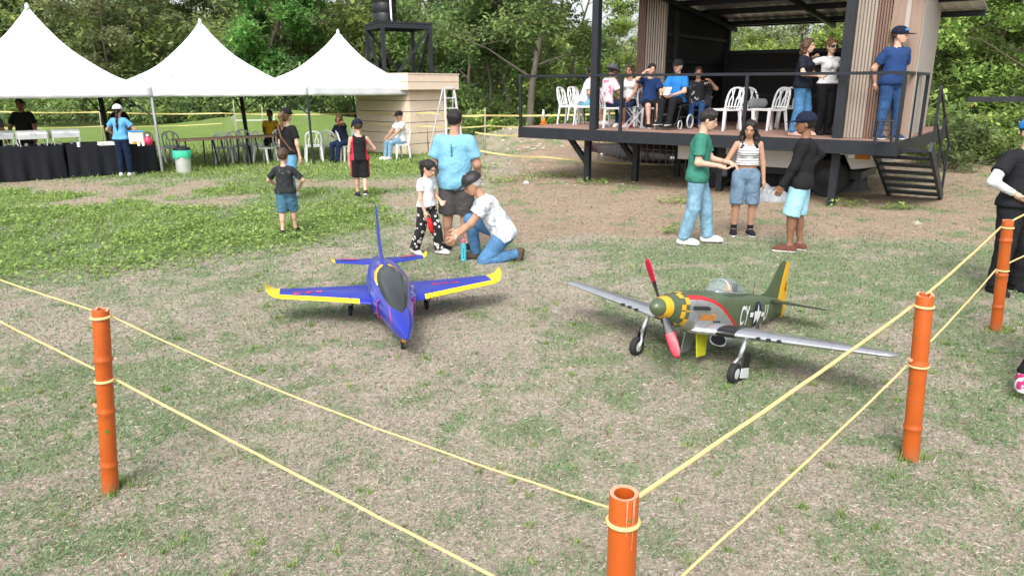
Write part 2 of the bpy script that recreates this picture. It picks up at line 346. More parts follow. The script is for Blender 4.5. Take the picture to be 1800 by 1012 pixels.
V2, F2, K2 = tufts(170); me2 = np_mesh('grass_tufts', V2, F2); set_col(me2, K2); tag(mobj('grass_tufts', me2, GRASS), 'taller green grass tufts in the lawn and round the posts', 'grass', kind='stuff')
me = np_mesh('broadleaf_weeds', V, F); set_col(me, K); o = mobj('broadleaf_weeds', me, WEED); tag(o, 'low bright green broadleaf weeds on the left of the field', 'weeds', kind='stuff')
# ------------------------------------------------------------------ trees and shrubs
BARK = mat('bark', (0.13, 0.105, 0.085), 0.9, var=0.35, scale=5, bump=0.6, bscale=14, stretch=(3, 3, 0.6))
BARKP = mat('bark_pale', (0.17, 0.145, 0.118), 0.9, var=0.3, scale=5, bump=0.5, bscale=14, stretch=(3, 3, 0.6))
PAL = {  # dark and light leaf colours of each kind
    'mid': ((0.055, 0.095, 0.026), (0.185, 0.260, 0.070)),
    'dark': ((0.036, 0.070, 0.022), (0.125, 0.185, 0.052)),
    'lime': ((0.100, 0.165, 0.030), (0.300, 0.385, 0.075)),
    'vine': ((0.045, 0.110, 0.022), (0.150, 0.280, 0.055)),
    'olive': ((0.085, 0.100, 0.040), (0.225, 0.240, 0.100)),
}
def leaves(cen, rad, per, size, pal, r, droop=0.15, flat=0.65):
    """cen (n,3) clump centres, rad (n,) radii -> leaf quads"""
    n = len(cen); k = per * n; ci = np.repeat(np.arange(n), per)
    u = r.normal(size=(k, 3)); u /= np.linalg.norm(u, axis=1)[:, None]; q = r.random(k)[:, None] ** 0.45
    off = u * q * rad[ci][:, None]; off[:, 2] *= flat
    off += 0.25 * rad[ci][:, None] * np.sin(7 * off[:, [1, 2, 0]] + ci[:, None])
    p = cen[ci] + off
    az = r.uniform(0, 6.283, k); ti = r.normal(-droop, 0.5, k)
    d = np.stack([np.cos(az) * np.cos(ti), np.sin(az) * np.cos(ti), np.sin(ti)], 1)
    w = np.stack([-np.sin(az), np.cos(az), r.normal(0, 0.35, k)], 1)
    s = (size * r.uniform(0.55, 1.35, k))[:, None]
    V = np.stack([p - d * s, p + w * s * 0.48 + np.array([0, 0, .12]) * s, p + d * s, p - w * s * 0.48 + np.array([0, 0, .12]) * s], 1).reshape(-1, 3)
    i = np.arange(k)[:, None] * 4
    F = np.concatenate([i + np.array([[0, 1, 2]]), i + np.array([[0, 2, 3]])], 0)
    cl = r.random(n)[ci]; v = np.clip(0.55 * cl + 0.45 * r.random(k), 0, 1)[:, None]
    a, b = np.array(PAL[pal][0]), np.array(PAL[pal][1])
    col = (a * (1 - v) + b * v) * 1.95; col = col * .82 + col.mean(1, keepdims=True) * .18 + .004; col *= r.uniform(0.8, 1.2, (k, 1)); col[r.random(k) < 0.02] = (0.30, 0.24, 0.08)
    return V, F, np.repeat(col, 4, 0)
def tree_mesh(seed, H, spread, base, pal, nlimb=9, per=90, leaf=0.13, clump=0.8, sparse=1.0, trunk_r=0.16, fork=0, sub=3, skirt=0):
    rd = random.Random(seed); r = np.random.default_rng(seed); mb = MB(); cen = []; rad = []
    p = Vector((0, 0, -0.15)); pts = [p.copy()]; rs = [trunk_r * 1.25]; n = 7; dirv = Vector((rd.uniform(-.12, .12), rd.uniform(-.12, .12), 1))
    for i in range(n):
        dirv += Vector((rd.uniform(-.14, .14), rd.uniform(-.14, .14), 0)); p = p + dirv.normalized() * (H * 0.86 / n); pts.append(p.copy()); rs.append(trunk_r * (1 - 0.80 * (i + 1) / n))
    mb.tube(pts, rs, 7)
    def on_trunk(t):
        f = t * n; i = min(int(f), n - 1); return pts[i].lerp(pts[i + 1], f - i), rs[i] + (rs[i + 1] - rs[i]) * (f - i)
    cen.append(pts[-1]); rad.append(clump * 0.9)
    for j in range(nlimb):
        t = base + (1 - base) * (j + rd.random()) / nlimb * 0.98; o, rr = on_trunk(min(t, 0.99))
        a = j * 2.4 + rd.uniform(-.5, .5); L = spread * (0.55 + 0.6 * rd.random()) * (1.1 - 0.55 * abs(t - 0.55)); up = rd.uniform(0.25, 0.8)
        e1 = o + Vector((math.cos(a), math.sin(a), up)) * L * 0.55; e2 = e1 + Vector((math.cos(a + rd.uniform(-.5, .5)), math.sin(a + rd.uniform(-.5, .5)), rd.uniform(-.1, .5))) * L * 0.5
        mb.tube([o, e1, e2], [rr * 0.45, rr * 0.22, 0.012], 5, False); cen += [e2, e1.lerp(e2, .45)]; rad += [clump * rd.uniform(.7, 1.15), clump * rd.uniform(.6, 1.0)]
        for k in range(sub):
            q = e1.lerp(e2, rd.random()); e3 = q + Vector((rd.uniform(-1, 1), rd.uniform(-1, 1), rd.uniform(-.2, .8))) * L * 0.42
            mb.tube([q, e3], [0.022, 0.008], 4, False); cen.append(e3); rad.append(clump * rd.uniform(.5, 1.0))
    for j in range(skirt):
        a = rd.uniform(0, 6.28); q = spread * rd.uniform(.2, .8); cen.append(Vector((math.cos(a) * q, math.sin(a) * q, rd.uniform(.1, base) * H))); rad.append(clump * rd.uniform(.6, 1))
    cen = np.array([tuple(c) for c in cen]); rad = np.array(rad); keep = r.random(len(cen)) < sparse; cen, rad = cen[keep], rad[keep]
    V, F, K = leaves(cen, rad, per, leaf, pal, r)
    cm = np_mesh('crown', V, F); set_col(cm, K)
    me = bpy.data.meshes.new('trunk'); me.from_pydata(mb.v, [], mb.f); me.polygons.foreach_set('use_smooth', [True] * len(me.polygons))
    return me, cm
def shrub_mesh(seed, h, w, pal, n=20, per=100, leaf=0.11):
    r = np.random.default_rng(seed); cen = np.stack([r.normal(0, w * .42, n), r.normal(0, w * .42, n), r.uniform(.15, .85, n) * h], 1); cen[:, 2] *= 1 - 0.5 * np.clip(np.hypot(cen[:, 0], cen[:, 1]) / w, 0, 1)
    rad = r.uniform(.3, .55, n) * h * .5; V, F, K = leaves(cen, rad, per, leaf, pal, r, flat=.85); cm = np_mesh('foliage', V, F); set_col(cm, K)
    mb = MB()
    for c in cen[::2]: mb.tube([(c[0] * .15, c[1] * .15, -0.1), (c[0] * .6, c[1] * .6, c[2] * .6), tuple(c)], [0.03, 0.02, 0.008], 4, False)
    me = bpy.data.meshes.new('stem'); me.from_pydata(mb.v, [], mb.f)
    return me, cm
TV = {
    'broad': tree_mesh(11, 13, 3.6, .16, 'mid', 15, 190, .16, 1.15, trunk_r=.17, skirt=8),
    'broad2': tree_mesh(12, 14, 3.2, .14, 'dark', 15, 190, .155, 1.15, trunk_r=.16, skirt=10),
    'slim': tree_mesh(13, 10, 1.9, .36, 'dark', 11, 120, .12, .8, trunk_r=.10, sub=3),
    'lime': tree_mesh(14, 12, 3.5, .14, 'lime', 14, 180, .14, .95, trunk_r=.14, skirt=9),
    'vine': tree_mesh(15, 10.5, 2.2, .06, 'vine', 20, 190, .145, .9, trunk_r=.18, sub=4, skirt=18),
    'olive': tree_mesh(16, 12, 3.4, .16, 'olive', 14, 160, .145, 1.1, sparse=.92, trunk_r=.13, skirt=8),
    'fork': tree_mesh(23, 9, 3.6, .26, 'mid', 18, 170, .11, .95, trunk_r=.16, sub=5),
    'bare': tree_mesh(18, 12, 3.4, .30, 'olive', 13, 60, .13, .9, sparse=.6, trunk_r=.12),
    'near_lime': tree_mesh(19, 8.5, 3.2, .10, 'lime', 16, 210, .085, .78, trunk_r=.10, sub=4, skirt=14),
    'near_mid': tree_mesh(20, 8.0, 2.9, .08, 'mid', 16, 210, .085, .82, trunk_r=.10, sub=4, skirt=16),
}
SV = {'s1': shrub_mesh(31, 2.6, 2.6, 'mid'), 's2': shrub_mesh(32, 2.2, 2.8, 'lime'), 's3': shrub_mesh(33, 2.8, 2.4, 'dark'), 's4': shrub_mesh(34, 1.5, 1.8, 'lime', 14, 90, .07)}
def put_tree(px, Y, kind, label, sc=1.0, rz=None, group='trees at the edge of the field', pale=False):
    x = (px - 900) / FPX * (Y * _c + _s * CAM_H); t = thing('tree', label, 'tree', (x, Y, hgt(x, Y)), (px * 0.7 + Y) if rz is None else rz, group)
    a, b = TV[kind]; k = 1
    for nm, me, m in (('trunk', a, BARKP if pale else BARK), ('crown', b, LEAF)):
        if not me.materials: me.materials.append(m)
        o = bpy.data.objects.new(nm, me); link(o, t)
    t.scale = (sc, sc, sc * (1 + 0.1 * math.sin(px)))
def put_shrub(px, Y, kind, label, sc=1.0, group='shrubs at the edge of the field'):
    x = (px - 900) / FPX * (Y * _c + _s * CAM_H); t = thing('shrub', label, 'shrub', (x, Y, hgt(x, Y)), px * 0.9, group)
    for nm, me, m in (('stem', SV[kind][0], BARK), ('foliage', SV[kind][1], LEAF)):
        if not me.materials: me.materials.append(m)
        link(bpy.data.objects.new(nm, me), t)
    t.scale = (sc, sc, sc)
for px, Y, k, sc, lab in [
    (-60, 50, 'broad', 1.0, 'leafy tree at the left edge behind the leftmost white tent'),
    (110, 54, 'broad2', 1.0, 'dark leafy tree just right of the leftmost tent peak'),
    (205, 47, 'olive', .92, 'olive green tree in the dip between the left and middle tents'),
    (285, 55, 'broad', 1.0, 'tree left of the middle tent peak, showing bare brown twigs'),
    (345, 62, 'bare', 1.3, 'thin brown nearly bare tree above the middle tent peak'),
    (400, 57, 'broad2', 1.05, 'dark tree just right of the middle tent peak'),
    (455, 46, 'vine', 1.05, 'tree covered in bright green vines between middle and right tents'),
    (520, 52, 'bare', 1.1, 'grey branched sparse tree left of the right tent peak'),
    (560, 58, 'olive', 1.15, 'olive tree behind the right tent peak'),
    (632, 54, 'lime', 1.0, 'yellow green tree just left of the black water tank'),
    (715, 50, 'olive', 1.05, 'tree behind the legs of the black water tower'),
    (775, 44, 'broad', .95, 'leafy tree directly right of the water tower'),
    (828, 40, 'broad2', .85, 'dark tree above the white ladder'),
    (858, 33, 'slim', .95, 'slim dark trunked tree, leftmost of the slender trees left of the platform'),
    (880, 35, 'slim', 1.0, 'slim dark trunked tree, second of the slender trees left of the platform'),
    (897, 32, 'slim', .9, 'slim dark trunked tree nearest the platform corner'),
    (930, 29, 'fork', 1.0, 'tree with thick grey forked trunk behind the left end of the platform'),
    (990, 46, 'lime', .95, 'light green tree behind the left black platform column'),
    (1090, 52, 'lime', .55, 'pale tree with sky showing through left of the building'),
    (1165, 55, 'broad', .45, 'low tree hidden behind the left cladding of the building'),
    (1290, 40, 'lime', .66, 'light green tree at the left end of the rear opening of the building'),
    (1385, 46, 'olive', .70, 'olive tree in the middle of the rear opening of the building'),
    (1460, 38, 'lime', .72, 'bright tree at the right end of the rear opening of the building'),
    (1560, 40, 'broad', .9, 'tree behind the clad right wall of the building'),
    (1668, 25, 'near_mid', 1.05, 'dark green tree beside the roof edge of the building'),
    (1722, 28, 'near_mid', 1.15, 'dark green tree above the black bar at right'),
    (1800, 22, 'near_lime', .95, 'bright yellow green feathery tree at the right edge'),
    (1885, 26, 'near_lime', 1.1, 'bright tree partly cut by the right edge of the picture'),
    (1690, 36, 'lime', 1.05, 'yellow green tree top behind the building roof corner'),
    (1760, 36, 'broad', 1.0, 'tall tree farther back at the right'),
]: put_tree(px, Y, k, lab, sc, pale=(k == 'fork'))
for px, Y, k, sc, lab in [
    (10, 44, 's2', 1.0, 'light green shrub at the left edge behind the caterer'), (90, 46, 's2', 1.0, 'light green shrub right of the caterer in black'), (165, 45, 's1', 1.0, 'green shrub behind the slanting black tent legs'),
    (240, 48, 's3', 1.0, 'dark shrub behind the white cap of the woman at the buffet'), (310, 44, 's3', 1.0, 'dark shrub above the green bin'), (380, 43, 's3', 1.05, 'dark shrub behind the bamboo stakes'), (440, 42, 's3', .95, 'dark shrub behind the rear tent leg of the middle tent'),
    (500, 43, 's3', 1.0, 'dark shrub above the woman with black cap'), (575, 42, 's3', 1.05, 'dark shrub just left of the front pole of the right tent'), (625, 40, 's1', .9, 'shrub against the left side of the shed'),
    (838, 31, 's1', .75, 'green shrub right of the ladder'), (868, 29, 's4', 1.0, 'bright low shrub under the slender trees'), (915, 31, 's4', 1.1, 'bright low shrub beside the corner railing post'), (985, 33, 's1', .9, 'shrub behind the orange cone on the platform'), (1030, 31, 's2', .85, 'light shrub behind the left white chairs'), (1090, 35, 's1', 1.0, 'shrub behind the woman in white tank top'),
    (1668, 19, 's3', .62, 'dark low shrub beside the stair railing'), (1700, 20.5, 's1', .62, 'shrub under the black bar, second from the stairs'), (1735, 20.5, 's4', .9, 'light shrub under the black bar, near the right man'), (1775, 21, 's2', .75, 'light yellow shrub behind the shoulder of the right man'), (1830, 20, 's1', .8, 'shrub at the right edge of the picture'),
]: put_shrub(px, Y, k, lab, sc)
def distant_woods():
    r = np.random.default_rng(77); n = 3000; px = r.uniform(-300, 2100, n); Y = 46 + 50 * r.random(n) ** 1.3
    top = np.interp(px, [-300, 600, 700, 850, 960, 1030, 1130, 1260, 1500, 1620, 1700, 2100], [13.5, 12.5, 11, 10, 7.5, 3.6, 2.6, 5.5, 6.5, 8, 11, 12]) * (0.55 + 0.45 * (Y - 46) / 50); x = (px - 900) / FPX * Y
    z = height(x, Y) + r.uniform(0.0, 1, n) ** .8 * top * (0.8 + 0.2 * np.sin(px * .03)); cen = np.stack([x, Y, z + .4], 1); rad = r.uniform(1.0, 2.1, n); parts = []; off = 0; VV, FF, KK = [], [], []
    for k, pal in enumerate(('mid', 'olive', 'dark', 'lime', 'mid')):
        V, F, K_ = leaves(cen[k::5], rad[k::5], 90, .235, pal, r); VV.append(V); FF.append(F + off); KK.append(K_); off += len(V)
    me = np_mesh('distant_woods', np.concatenate(VV), np.concatenate(FF)); set_col(me, np.concatenate(KK))
    tag(mobj('distant_woods', me, LEAF), 'distant wooded hillside behind the field', 'woods', kind='stuff')
distant_woods()
def undergrowth():
    r = np.random.default_rng(78); n = 620; px = r.uniform(-250, 2050, n); Y = np.interp(px, [-250, 640, 840, 1100, 1500, 1640, 1700, 2050], [40, 38, 29, 30, 27, 20.5, 21, 21]) + r.uniform(0, 7, n) * np.interp(px, [1500, 1640], [1, .5]); x = (px - 900) / FPX * Y
    z = height(x, Y) + r.uniform(0, 1, n) ** 1.5 * np.interp(px, [0, 640, 1640, 2000], [1.8, 2.0, 1.5, 1.7]); cen = np.stack([x, Y, z + .15], 1); rad = r.uniform(.35, .9, n); VV, FF, KK = [], [], []; off = 0
    for k, pal in enumerate(('mid', 'lime', 'dark', 'mid')):
        V, F, K_ = leaves(cen[k::4], rad[k::4], 90, .12, pal, r, flat=.8); VV.append(V); FF.append(F + off); KK.append(K_); off += len(V)
    me = np_mesh('undergrowth', np.concatenate(VV), np.concatenate(FF)); set_col(me, np.concatenate(KK)); tag(mobj('undergrowth', me, LEAF), 'tangled green undergrowth along the foot of the trees', 'undergrowth', kind='stuff')
undergrowth()
# ------------------------------------------------------------------ people: smooth implicit bodies turned into meshes
def nrm(v):
    v = np.asarray(v, float); return v / (np.linalg.norm(v) + 1e-9)
class Prim:
    __slots__ = ('a', 'b', 'ra', 'rb', 'n', 'k', 'flat', 'flat0')
    def __init__(s, a, b, ra, rb=None, n=None, k=1.0, flat=False, flat0=False):
        s.a = np.asarray(a, np.float32); s.b = np.asarray(b, np.float32); s.ra = ra; s.rb = ra if rb is None else rb
        s.n = None if n is None else np.asarray(nrm(n), np.float32); s.k = k; s.flat = flat; s.flat0 = flat0
    def d(s, P, off=0.0):
        ba = s.b - s.a; L2 = float(ba @ ba) + 1e-9; h = (P - s.a) @ ba / L2; t = np.clip(h, 0, 1)
        v = P - s.a - t[:, None] * ba
        if s.n is not None: v = v + ((v @ s.n) * (s.k - 1))[:, None] * s.n
        d = np.sqrt((v * v).sum(1)) - (s.ra + (s.rb - s.ra) * t) - off
        L = math.sqrt(L2)
        if s.flat: d = np.maximum(d, (h - 1) * L)
        if s.flat0: d = np.maximum(d, -h * L)
        return d
def smin(a, b, k):
    h = np.maximum(k - np.abs(a - b), 0) / k; return np.minimum(a, b) - h * h * k * 0.25
def field(prims, k=0.02, off=0.0):
    def f(P):
        d = None
        for p in prims:
            e = p.d(P, off); d = e if d is None else smin(d, e, k)
        return d
    return f
def wrinkle(P, amp, seed, s=1.0):
    q = P * s + seed * 1.37
    q2 = q * 1.0; fold = np.abs(np.sin(q[:, 2] * 26 + q[:, 0] * 34 * np.sin(seed) + 2.1 * np.sin(q[:, 0] * 13 + q[:, 1] * 15 + seed))) - .6
    w = -0.9 * fold + 0.45 * np.sin(q[:, 0] * 38 + 2.2 * np.sin(q[:, 2] * 23 + seed)) * np.sin(q[:, 2] * 47 + 1.7 * np.sin(q[:, 1] * 31 + 2 * seed)) + 0.7 * np.sin(q[:, 2] * 71 + 3 * np.sin(q[:, 0] * 19 + q[:, 1] * 17))
    return np.maximum(w, -.25) * amp * 0.6
def nets(f, lo, hi, h):
    """naive surface nets of f < 0 inside the box lo..hi with cell size h"""
    lo = np.asarray(lo, float) - 2 * h; n = np.maximum(np.ceil((np.asarray(hi, float) + 2 * h - lo) / h).astype(int), 3) + 1
    ax = [np.arange(n[i]) * h + lo[i] for i in range(3)]; gx, gy, gz = np.meshgrid(*ax, indexing='ij')
    P = np.stack([gx, gy, gz], -1).reshape(-1, 3).astype(np.float32); v = f(P).reshape(n).astype(np.float32); ins = v < 0
    c = np.zeros(n - 1, np.int8)
    for i in (0, 1):
        for j in (0, 1):
            for k in (0, 1): c += ins[i:n[0] - 1 + i, j:n[1] - 1 + j, k:n[2] - 1 + k]
    act = np.argwhere((c > 0) & (c < 8))
    if len(act) == 0: return np.zeros((0, 3)), np.zeros((0, 4), int)
    idx = -np.ones(n - 1, np.int64); idx[act[:, 0], act[:, 1], act[:, 2]] = np.arange(len(act))
    acc = np.zeros((len(act), 3)); cnt = np.zeros(len(act)); cor = [(i, j, k) for i in (0, 1) for j in (0, 1) for k in (0, 1)]
    val = {q: v[act[:, 0] + q[0], act[:, 1] + q[1], act[:, 2] + q[2]] for q in cor}
    for q in cor:
        for a in range(3):
            if q[a] == 0:
                w = list(q); w[a] = 1; w = tuple(w); va, vb = val[q], val[w]; m = (va < 0) != (vb < 0)
                t = np.where(m, va / np.where(m, va - vb, 1), 0); p = np.tile(np.array(q, float), (len(act), 1)); p[:, a] += t
                acc[m] += p[m]; cnt[m] += 1
    V = (act + acc / cnt[:, None]) * h + lo; Fs = []
    for a in range(3):
        b, e = (a + 1) % 3, (a + 2) % 3; s0 = [slice(None)] * 3; s1 = [slice(None)] * 3
        s0[a] = slice(0, n[a] - 1); s1[a] = slice(1, n[a]); A = ins[tuple(s0)]; B = ins[tuple(s1)]; ed = np.argwhere(A != B)
        ed = ed[(ed[:, b] > 0) & (ed[:, e] > 0) & (ed[:, b] < n[b] - 1) & (ed[:, e] < n[e] - 1)]
        if not len(ed): continue
        fl = A[ed[:, 0], ed[:, 1], ed[:, 2]]; qs = []
        for db, de in ((-1, -1), (0, -1), (0, 0), (-1, 0)):
            c_ = ed.copy(); c_[:, b] += db; c_[:, e] += de; qs.append(idx[c_[:, 0], c_[:, 1], c_[:, 2]])
        q = np.stack(qs, 1); q[~fl] = q[~fl][:, ::-1]; Fs.append(q)
    F = np.concatenate(Fs); F = F[(F >= 0).all(1)]
    return V, F
def bounds(prims, pad):
    lo = np.min([np.minimum(p.a - max(p.ra, p.rb), p.b - max(p.ra, p.rb)) for p in prims], 0) - pad
    hi = np.max([np.maximum(p.a + max(p.ra, p.rb), p.b + max(p.ra, p.rb)) for p in prims], 0) + pad
    return lo, hi
def ik(s, t, a, b, pole):
    s, t = np.asarray(s, float), np.asarray(t, float); d = t - s; L = np.linalg.norm(d); L2 = min(max(L, abs(a - b) + 1e-3), (a + b) * 0.995); u = d / (L + 1e-9); t = s + u * L2
    x = (a * a - b * b + L2 * L2) / (2 * L2); hgt_ = math.sqrt(max(a * a - x * x, 0)); pv = np.asarray(pole, float); pv = pv - u * (pv @ u); pv = nrm(pv)
    return s + u * x + pv * hgt_, t
def rot(yaw, pitch=0, roll=0):
    """head / foot frame: figure faces -Y; yaw turns left(+), pitch nods down(+)"""
    cy, sy = math.cos(yaw), math.sin(yaw); cp, sp = math.cos(pitch), math.sin(pitch); cr, sr = math.cos(roll), math.sin(roll)
    Rz = np.array([[cy, -sy, 0], [sy, cy, 0], [0, 0, 1]]); Rx = np.array([[1, 0, 0], [0, cp, -sp], [0, sp, cp]]); Ry = np.array([[cr, 0, sr], [0, 1, 0], [-sr, 0, cr]])
    return Rz @ Rx @ Ry
SKIN = {'tan': mat('skin_tan', (0.46, 0.255, 0.165), .5, var=.08, scale=14, spec=.35), 'light': mat('skin_light', (0.60, 0.37, 0.27), .5, var=.08, scale=14, spec=.35), 'brown': mat('skin_brown', (0.235, 0.115, 0.068), .5, var=.1, scale=14, spec=.35), 'dark': mat('skin_dark', (0.11, 0.055, 0.035), .5, var=.1, scale=14, spec=.35)}
FACE = [mat('eye_dark', (0.03, 0.02, 0.015), .25, var=0), mat('lips', (0.34, 0.13, 0.10), .45, var=.05)]
HAIRM = {'black': mat('hair_black', (0.013, 0.010, 0.009), .45, var=.4, scale=60, bump=.5, bscale=120, stretch=(3, 3, .5)), 'brown': mat('hair_brown', (0.075, 0.040, 0.022), .45, var=.4, scale=60, bump=.5, bscale=120, stretch=(3, 3, .5)), 'grey': mat('hair_grey', (0.48, 0.46, 0.44), .6, var=.3, scale=60, bump=.5, bscale=120), 'blond': mat('hair_light_brown', (0.16, 0.085, 0.045), .45, var=.4, scale=60, bump=.5, bscale=120)}
def cloth(name, col, var=.10, rough=.85, bump=.25):
    return mat(name, col, rough, var=var, scale=9, bump=bump, bscale=160, spec=.15, fold=.28)
def denim(name, col, fade=.35):
    return mat(name, col, .9, var=fade, scale=7, bump=.35, bscale=220, spec=.1, fold=.35)

class Figure:
    """one person of height h (metres); everything is worked out for height 1 and scaled; faces -Y, left hand at +X"""
    def __init__(s, h=1.7, fat=1.0, lean=0.0, side=0.0, twist=0.0, pelvis=(0, 0, .525), head=(0, 0, 0), hands=None, hand_dir=None, feet=None, foot_yaw=(0.12, -0.12), foot_pitch=(0, 0), knee=None, elbow=None, female=False, child=False, res=.0085, shoulder=.103, hipw=.048, toe_off=0):
        s.h = h; s.res = res; s.fat = fat; s.female = female
        P = np.array(pelvis, float); s.P = P
        tv = nrm([math.sin(side), -math.sin(lean), math.cos(lean)]); s.tv = tv
        xv = nrm(np.cross([0, -1, 0], tv)) if abs(tv[1]) < .95 else np.array([1., 0, 0]); xv = np.array([1., 0, 0]) if xv[0] < 0 and False else xv
        xv = nrm(np.array([1., 0, 0]) - tv * tv[0]); ct, st = math.cos(twist), math.sin(twist); fv = np.cross(tv, xv)    # fv points to the back (+Y)
        sv = xv * ct + fv * st; s.sv = sv; s.bk = np.cross(tv, sv); s.xv = xv
        hs_ = 1.16 if child else 1.0
        tl = .285 if not child else .27; s.neck = P + tv * tl; s.shz = P + tv * (tl - .028)
        sw = shoulder * (.92 if female else 1.0); s.sh = [s.shz + sv * sw, s.shz - sv * sw]
        s.hip = [P + xv * hipw + np.array([0, 0, -.01]), P - xv * hipw + np.array([0, 0, -.01])]
        ua, fa = .168, .148; th, sn = .235, .235
        hd = hands or [(.155, -.03, .44), (-.155, -.03, .44)]; el = elbow or [(.5, 1, -.2), (-.5, 1, -.2)]
        s.el, s.wr = [], []
        for i in (0, 1):
            e, w = ik(s.sh[i], hd[i], ua, fa, el[i]); s.el.append(e); s.wr.append(w)
        ft = feet or [(.055, 0, .045), (-.055, 0, .045)]; kn = knee or [(.1, -1, 0), (-.1, -1, 0)]; s.kn, s.an = [], []
        for i in (0, 1):
            k, a = ik(s.hip[i], ft[i], th, sn, kn[i]); s.kn.append(k); s.an.append(a)
        s.fy = foot_yaw; s.fp = foot_pitch
        s.hR = rot(*head); s.hs = hs_; s.hc = s.neck + tv * .03 + s.hR @ np.array([0, -.012, .075 * hs_])
        s.hand_dir = hand_dir or [None, None]
        f = fat; bk = s.bk
        sh0 = s.sh
        s.torso = [Prim(P + tv * .00, P + tv * .09, .080 * (1 + .55 * (f - 1)), .076 * f, bk, 1.22 / (1 + .5 * (f - 1))), Prim(P + tv * .09, P + tv * .20, .076 * f, (.082 if not female else .074) * (1 + .5 * (f - 1)), bk, 1.25 / (1 + .4 * (f - 1))),
                   Prim(s.sh[0] * .82 + s.sh[1] * .18 - tv * .012, s.sh[1] * .82 + s.sh[0] * .18 - tv * .012, .037 * (1 + .3 * (f - 1))), Prim(P + tv * .20, s.neck - tv * .01, .070, .036, bk, 1.3)]
        if f > 1.15: s.torso.append(Prim(P + tv * .07 - bk * .03 * f, P + tv * .11 - bk * .035 * f, .058 * f))
        if female:
            for q in (1, -1): s.torso.append(Prim(P + tv * .195 - bk * .045 + sv * q * .036, P + tv * .195 - bk * .05 + sv * q * .036, .034))
        s.seat = [Prim(s.hip[0] * .9 + s.hip[1] * .1, s.hip[1] * .9 + s.hip[0] * .1, .062 * (1 + .5 * (f - 1)), None, bk, 1.05)]
        s.neckp = [Prim(s.neck - tv * .035, s.hc - s.hR @ np.array([0, -.012, .03]), .034 * (1 + .25 * (f - 1)) * (.88 if female or child else 1), .030)]
        la = 1 + .5 * (f - 1)
        s.arm = [[Prim(s.sh[i], s.el[i], .0305 * la * (.85 if female or child else 1), .0240 * la * (.88 if female or child else 1)), Prim(s.el[i], s.wr[i], .0240 * la * (.88 if female or child else 1), .0155)] for i in (0, 1)]
        s.leg = []
        for i in (0, 1):
            k, a, hp = s.kn[i], s.an[i], s.hip[i]; sd = nrm(a - k); back = nrm(np.array([0, 1., 0]) - sd * sd[1]) if abs(sd[1]) < .9 else np.array([0, 0, 1.])
            s.leg.append([Prim(hp, k, .050 * la, .033 * la), Prim(k, a, .032 * la, .0195), Prim(k + sd * .05 + back * .008, k + sd * .10 + back * .008, .031 * la, .027 * la)])
        s.foot = []
        for i in (0, 1):
            Rf = rot(s.fy[i], s.fp[i]); a = s.an[i]; he = a + Rf @ np.array([0, .022, -.021]); ball = a + Rf @ np.array([0, -.068, -.026]); toe = a + Rf @ np.array([0, -.100, -.030])
            s.foot.append([Prim(he, ball, .024, .023), Prim(ball, toe, .023, .0165), Prim(a, (he + ball) / 2, .022, .022)])
    def mesh(s, f, prims, pad, res=None):
        lo, hi = bounds(prims, pad); V, F = nets(f, lo, hi, res or s.res); return V, F
    def head_field(s):
        Rm, c, k = s.hR, s.hc, s.hs
        def loc(x, y, z): return c + Rm @ (np.array([x, y, z]) * k)
        X = Rm @ np.array([1., 0, 0])
        pr = [Prim(loc(0, .012, .018), loc(0, -.002, .018), .050 * k, .049 * k, X, 1.14), Prim(loc(0, -.018, -.004), loc(0, -.026, -.040), .040 * k, .027 * k, X, 1.08), Prim(loc(0, -.004, -.02), loc(0, .004, -.012), .042 * k, None, X, 1.12)]
        nose = [Prim(loc(0, -.052, .006), loc(0, -.064, -.014), .005 * k, .0085 * k)]
        ear = [Prim(loc(q * .044, .006, .004), loc(q * .046, .008, -.014), .0095 * k, .007 * k) for q in (1, -1)]
        brow = [Prim(loc(.022, -.050, .017), loc(-.022, -.050, .017), .006 * k)]
        fh = field(pr, .02); fn = field(nose + brow + ear, .006)
        lip = [Prim(loc(.010, -.0565, -.030), loc(-.010, -.0565, -.030), .0055 * k)]
        fl = field(lip)
        eyes = [(loc(q * .019, -.0475, .004)) for q in (1, -1)]
        def f(P):
            d = smin(smin(fh(P), fn(P), .010), fl(P), .006)
            for e in eyes: d = np.maximum(d, -(np.sqrt(((P - e.astype(np.float32)) ** 2).sum(1)) - .0085 * k))
            return d
        return f, pr + nose + ear, loc
    def body(s, root, skin, bare=False):
        parts = []; prims = s.torso + s.seat + s.neckp + s.arm[0] + s.arm[1] + s.leg[0] + s.leg[1] + s.foot[0] + s.foot[1]
        V, F = s.mesh(field(prims, .018), prims, .01); parts.append((V, F, np.zeros(len(F), int)))
        f, hp, loc = s.head_field(); V, F = s.mesh(f, hp + s.neckp, .012, .0042)
        fc = V[F].mean(1); mi = np.zeros(len(F), int)
        for q in (1, -1): mi[np.linalg.norm(fc - loc(q * .019, -.047, .004), axis=1) < .0072 * s.hs] = 1
        lc = (fc - loc(0, -.058, -.030)) @ s.hR; mi[(np.abs(lc[:, 0]) < .014 * s.hs) & (np.abs(lc[:, 2]) < .0055 * s.hs) & (lc[:, 1] < .009)] = 2
        for q in (1, -1):
            lb = (fc - loc(q * .020, -.050, .019)) @ s.hR; mi[(np.abs(lb[:, 0]) < .012 * s.hs) & (np.abs(lb[:, 2]) < .0030 * s.hs) & (lb[:, 1] < .01)] = 1
        parts.append((V, F, mi))
        for i in (0, 1): parts.append(s.hand(i))
        off = 0; VV, FF, MI = [], [], []
        for V, F, m in parts: VV.append(V); FF.append(F + off); MI.append(m); off += len(V)
        me = np_mesh('body', np.concatenate(VV) * s.h, np.concatenate(FF), True)
        o = mobj('body', me, [skin] + FACE, root); me.polygons.foreach_set('material_index', np.concatenate(MI).astype(np.int32)); return o
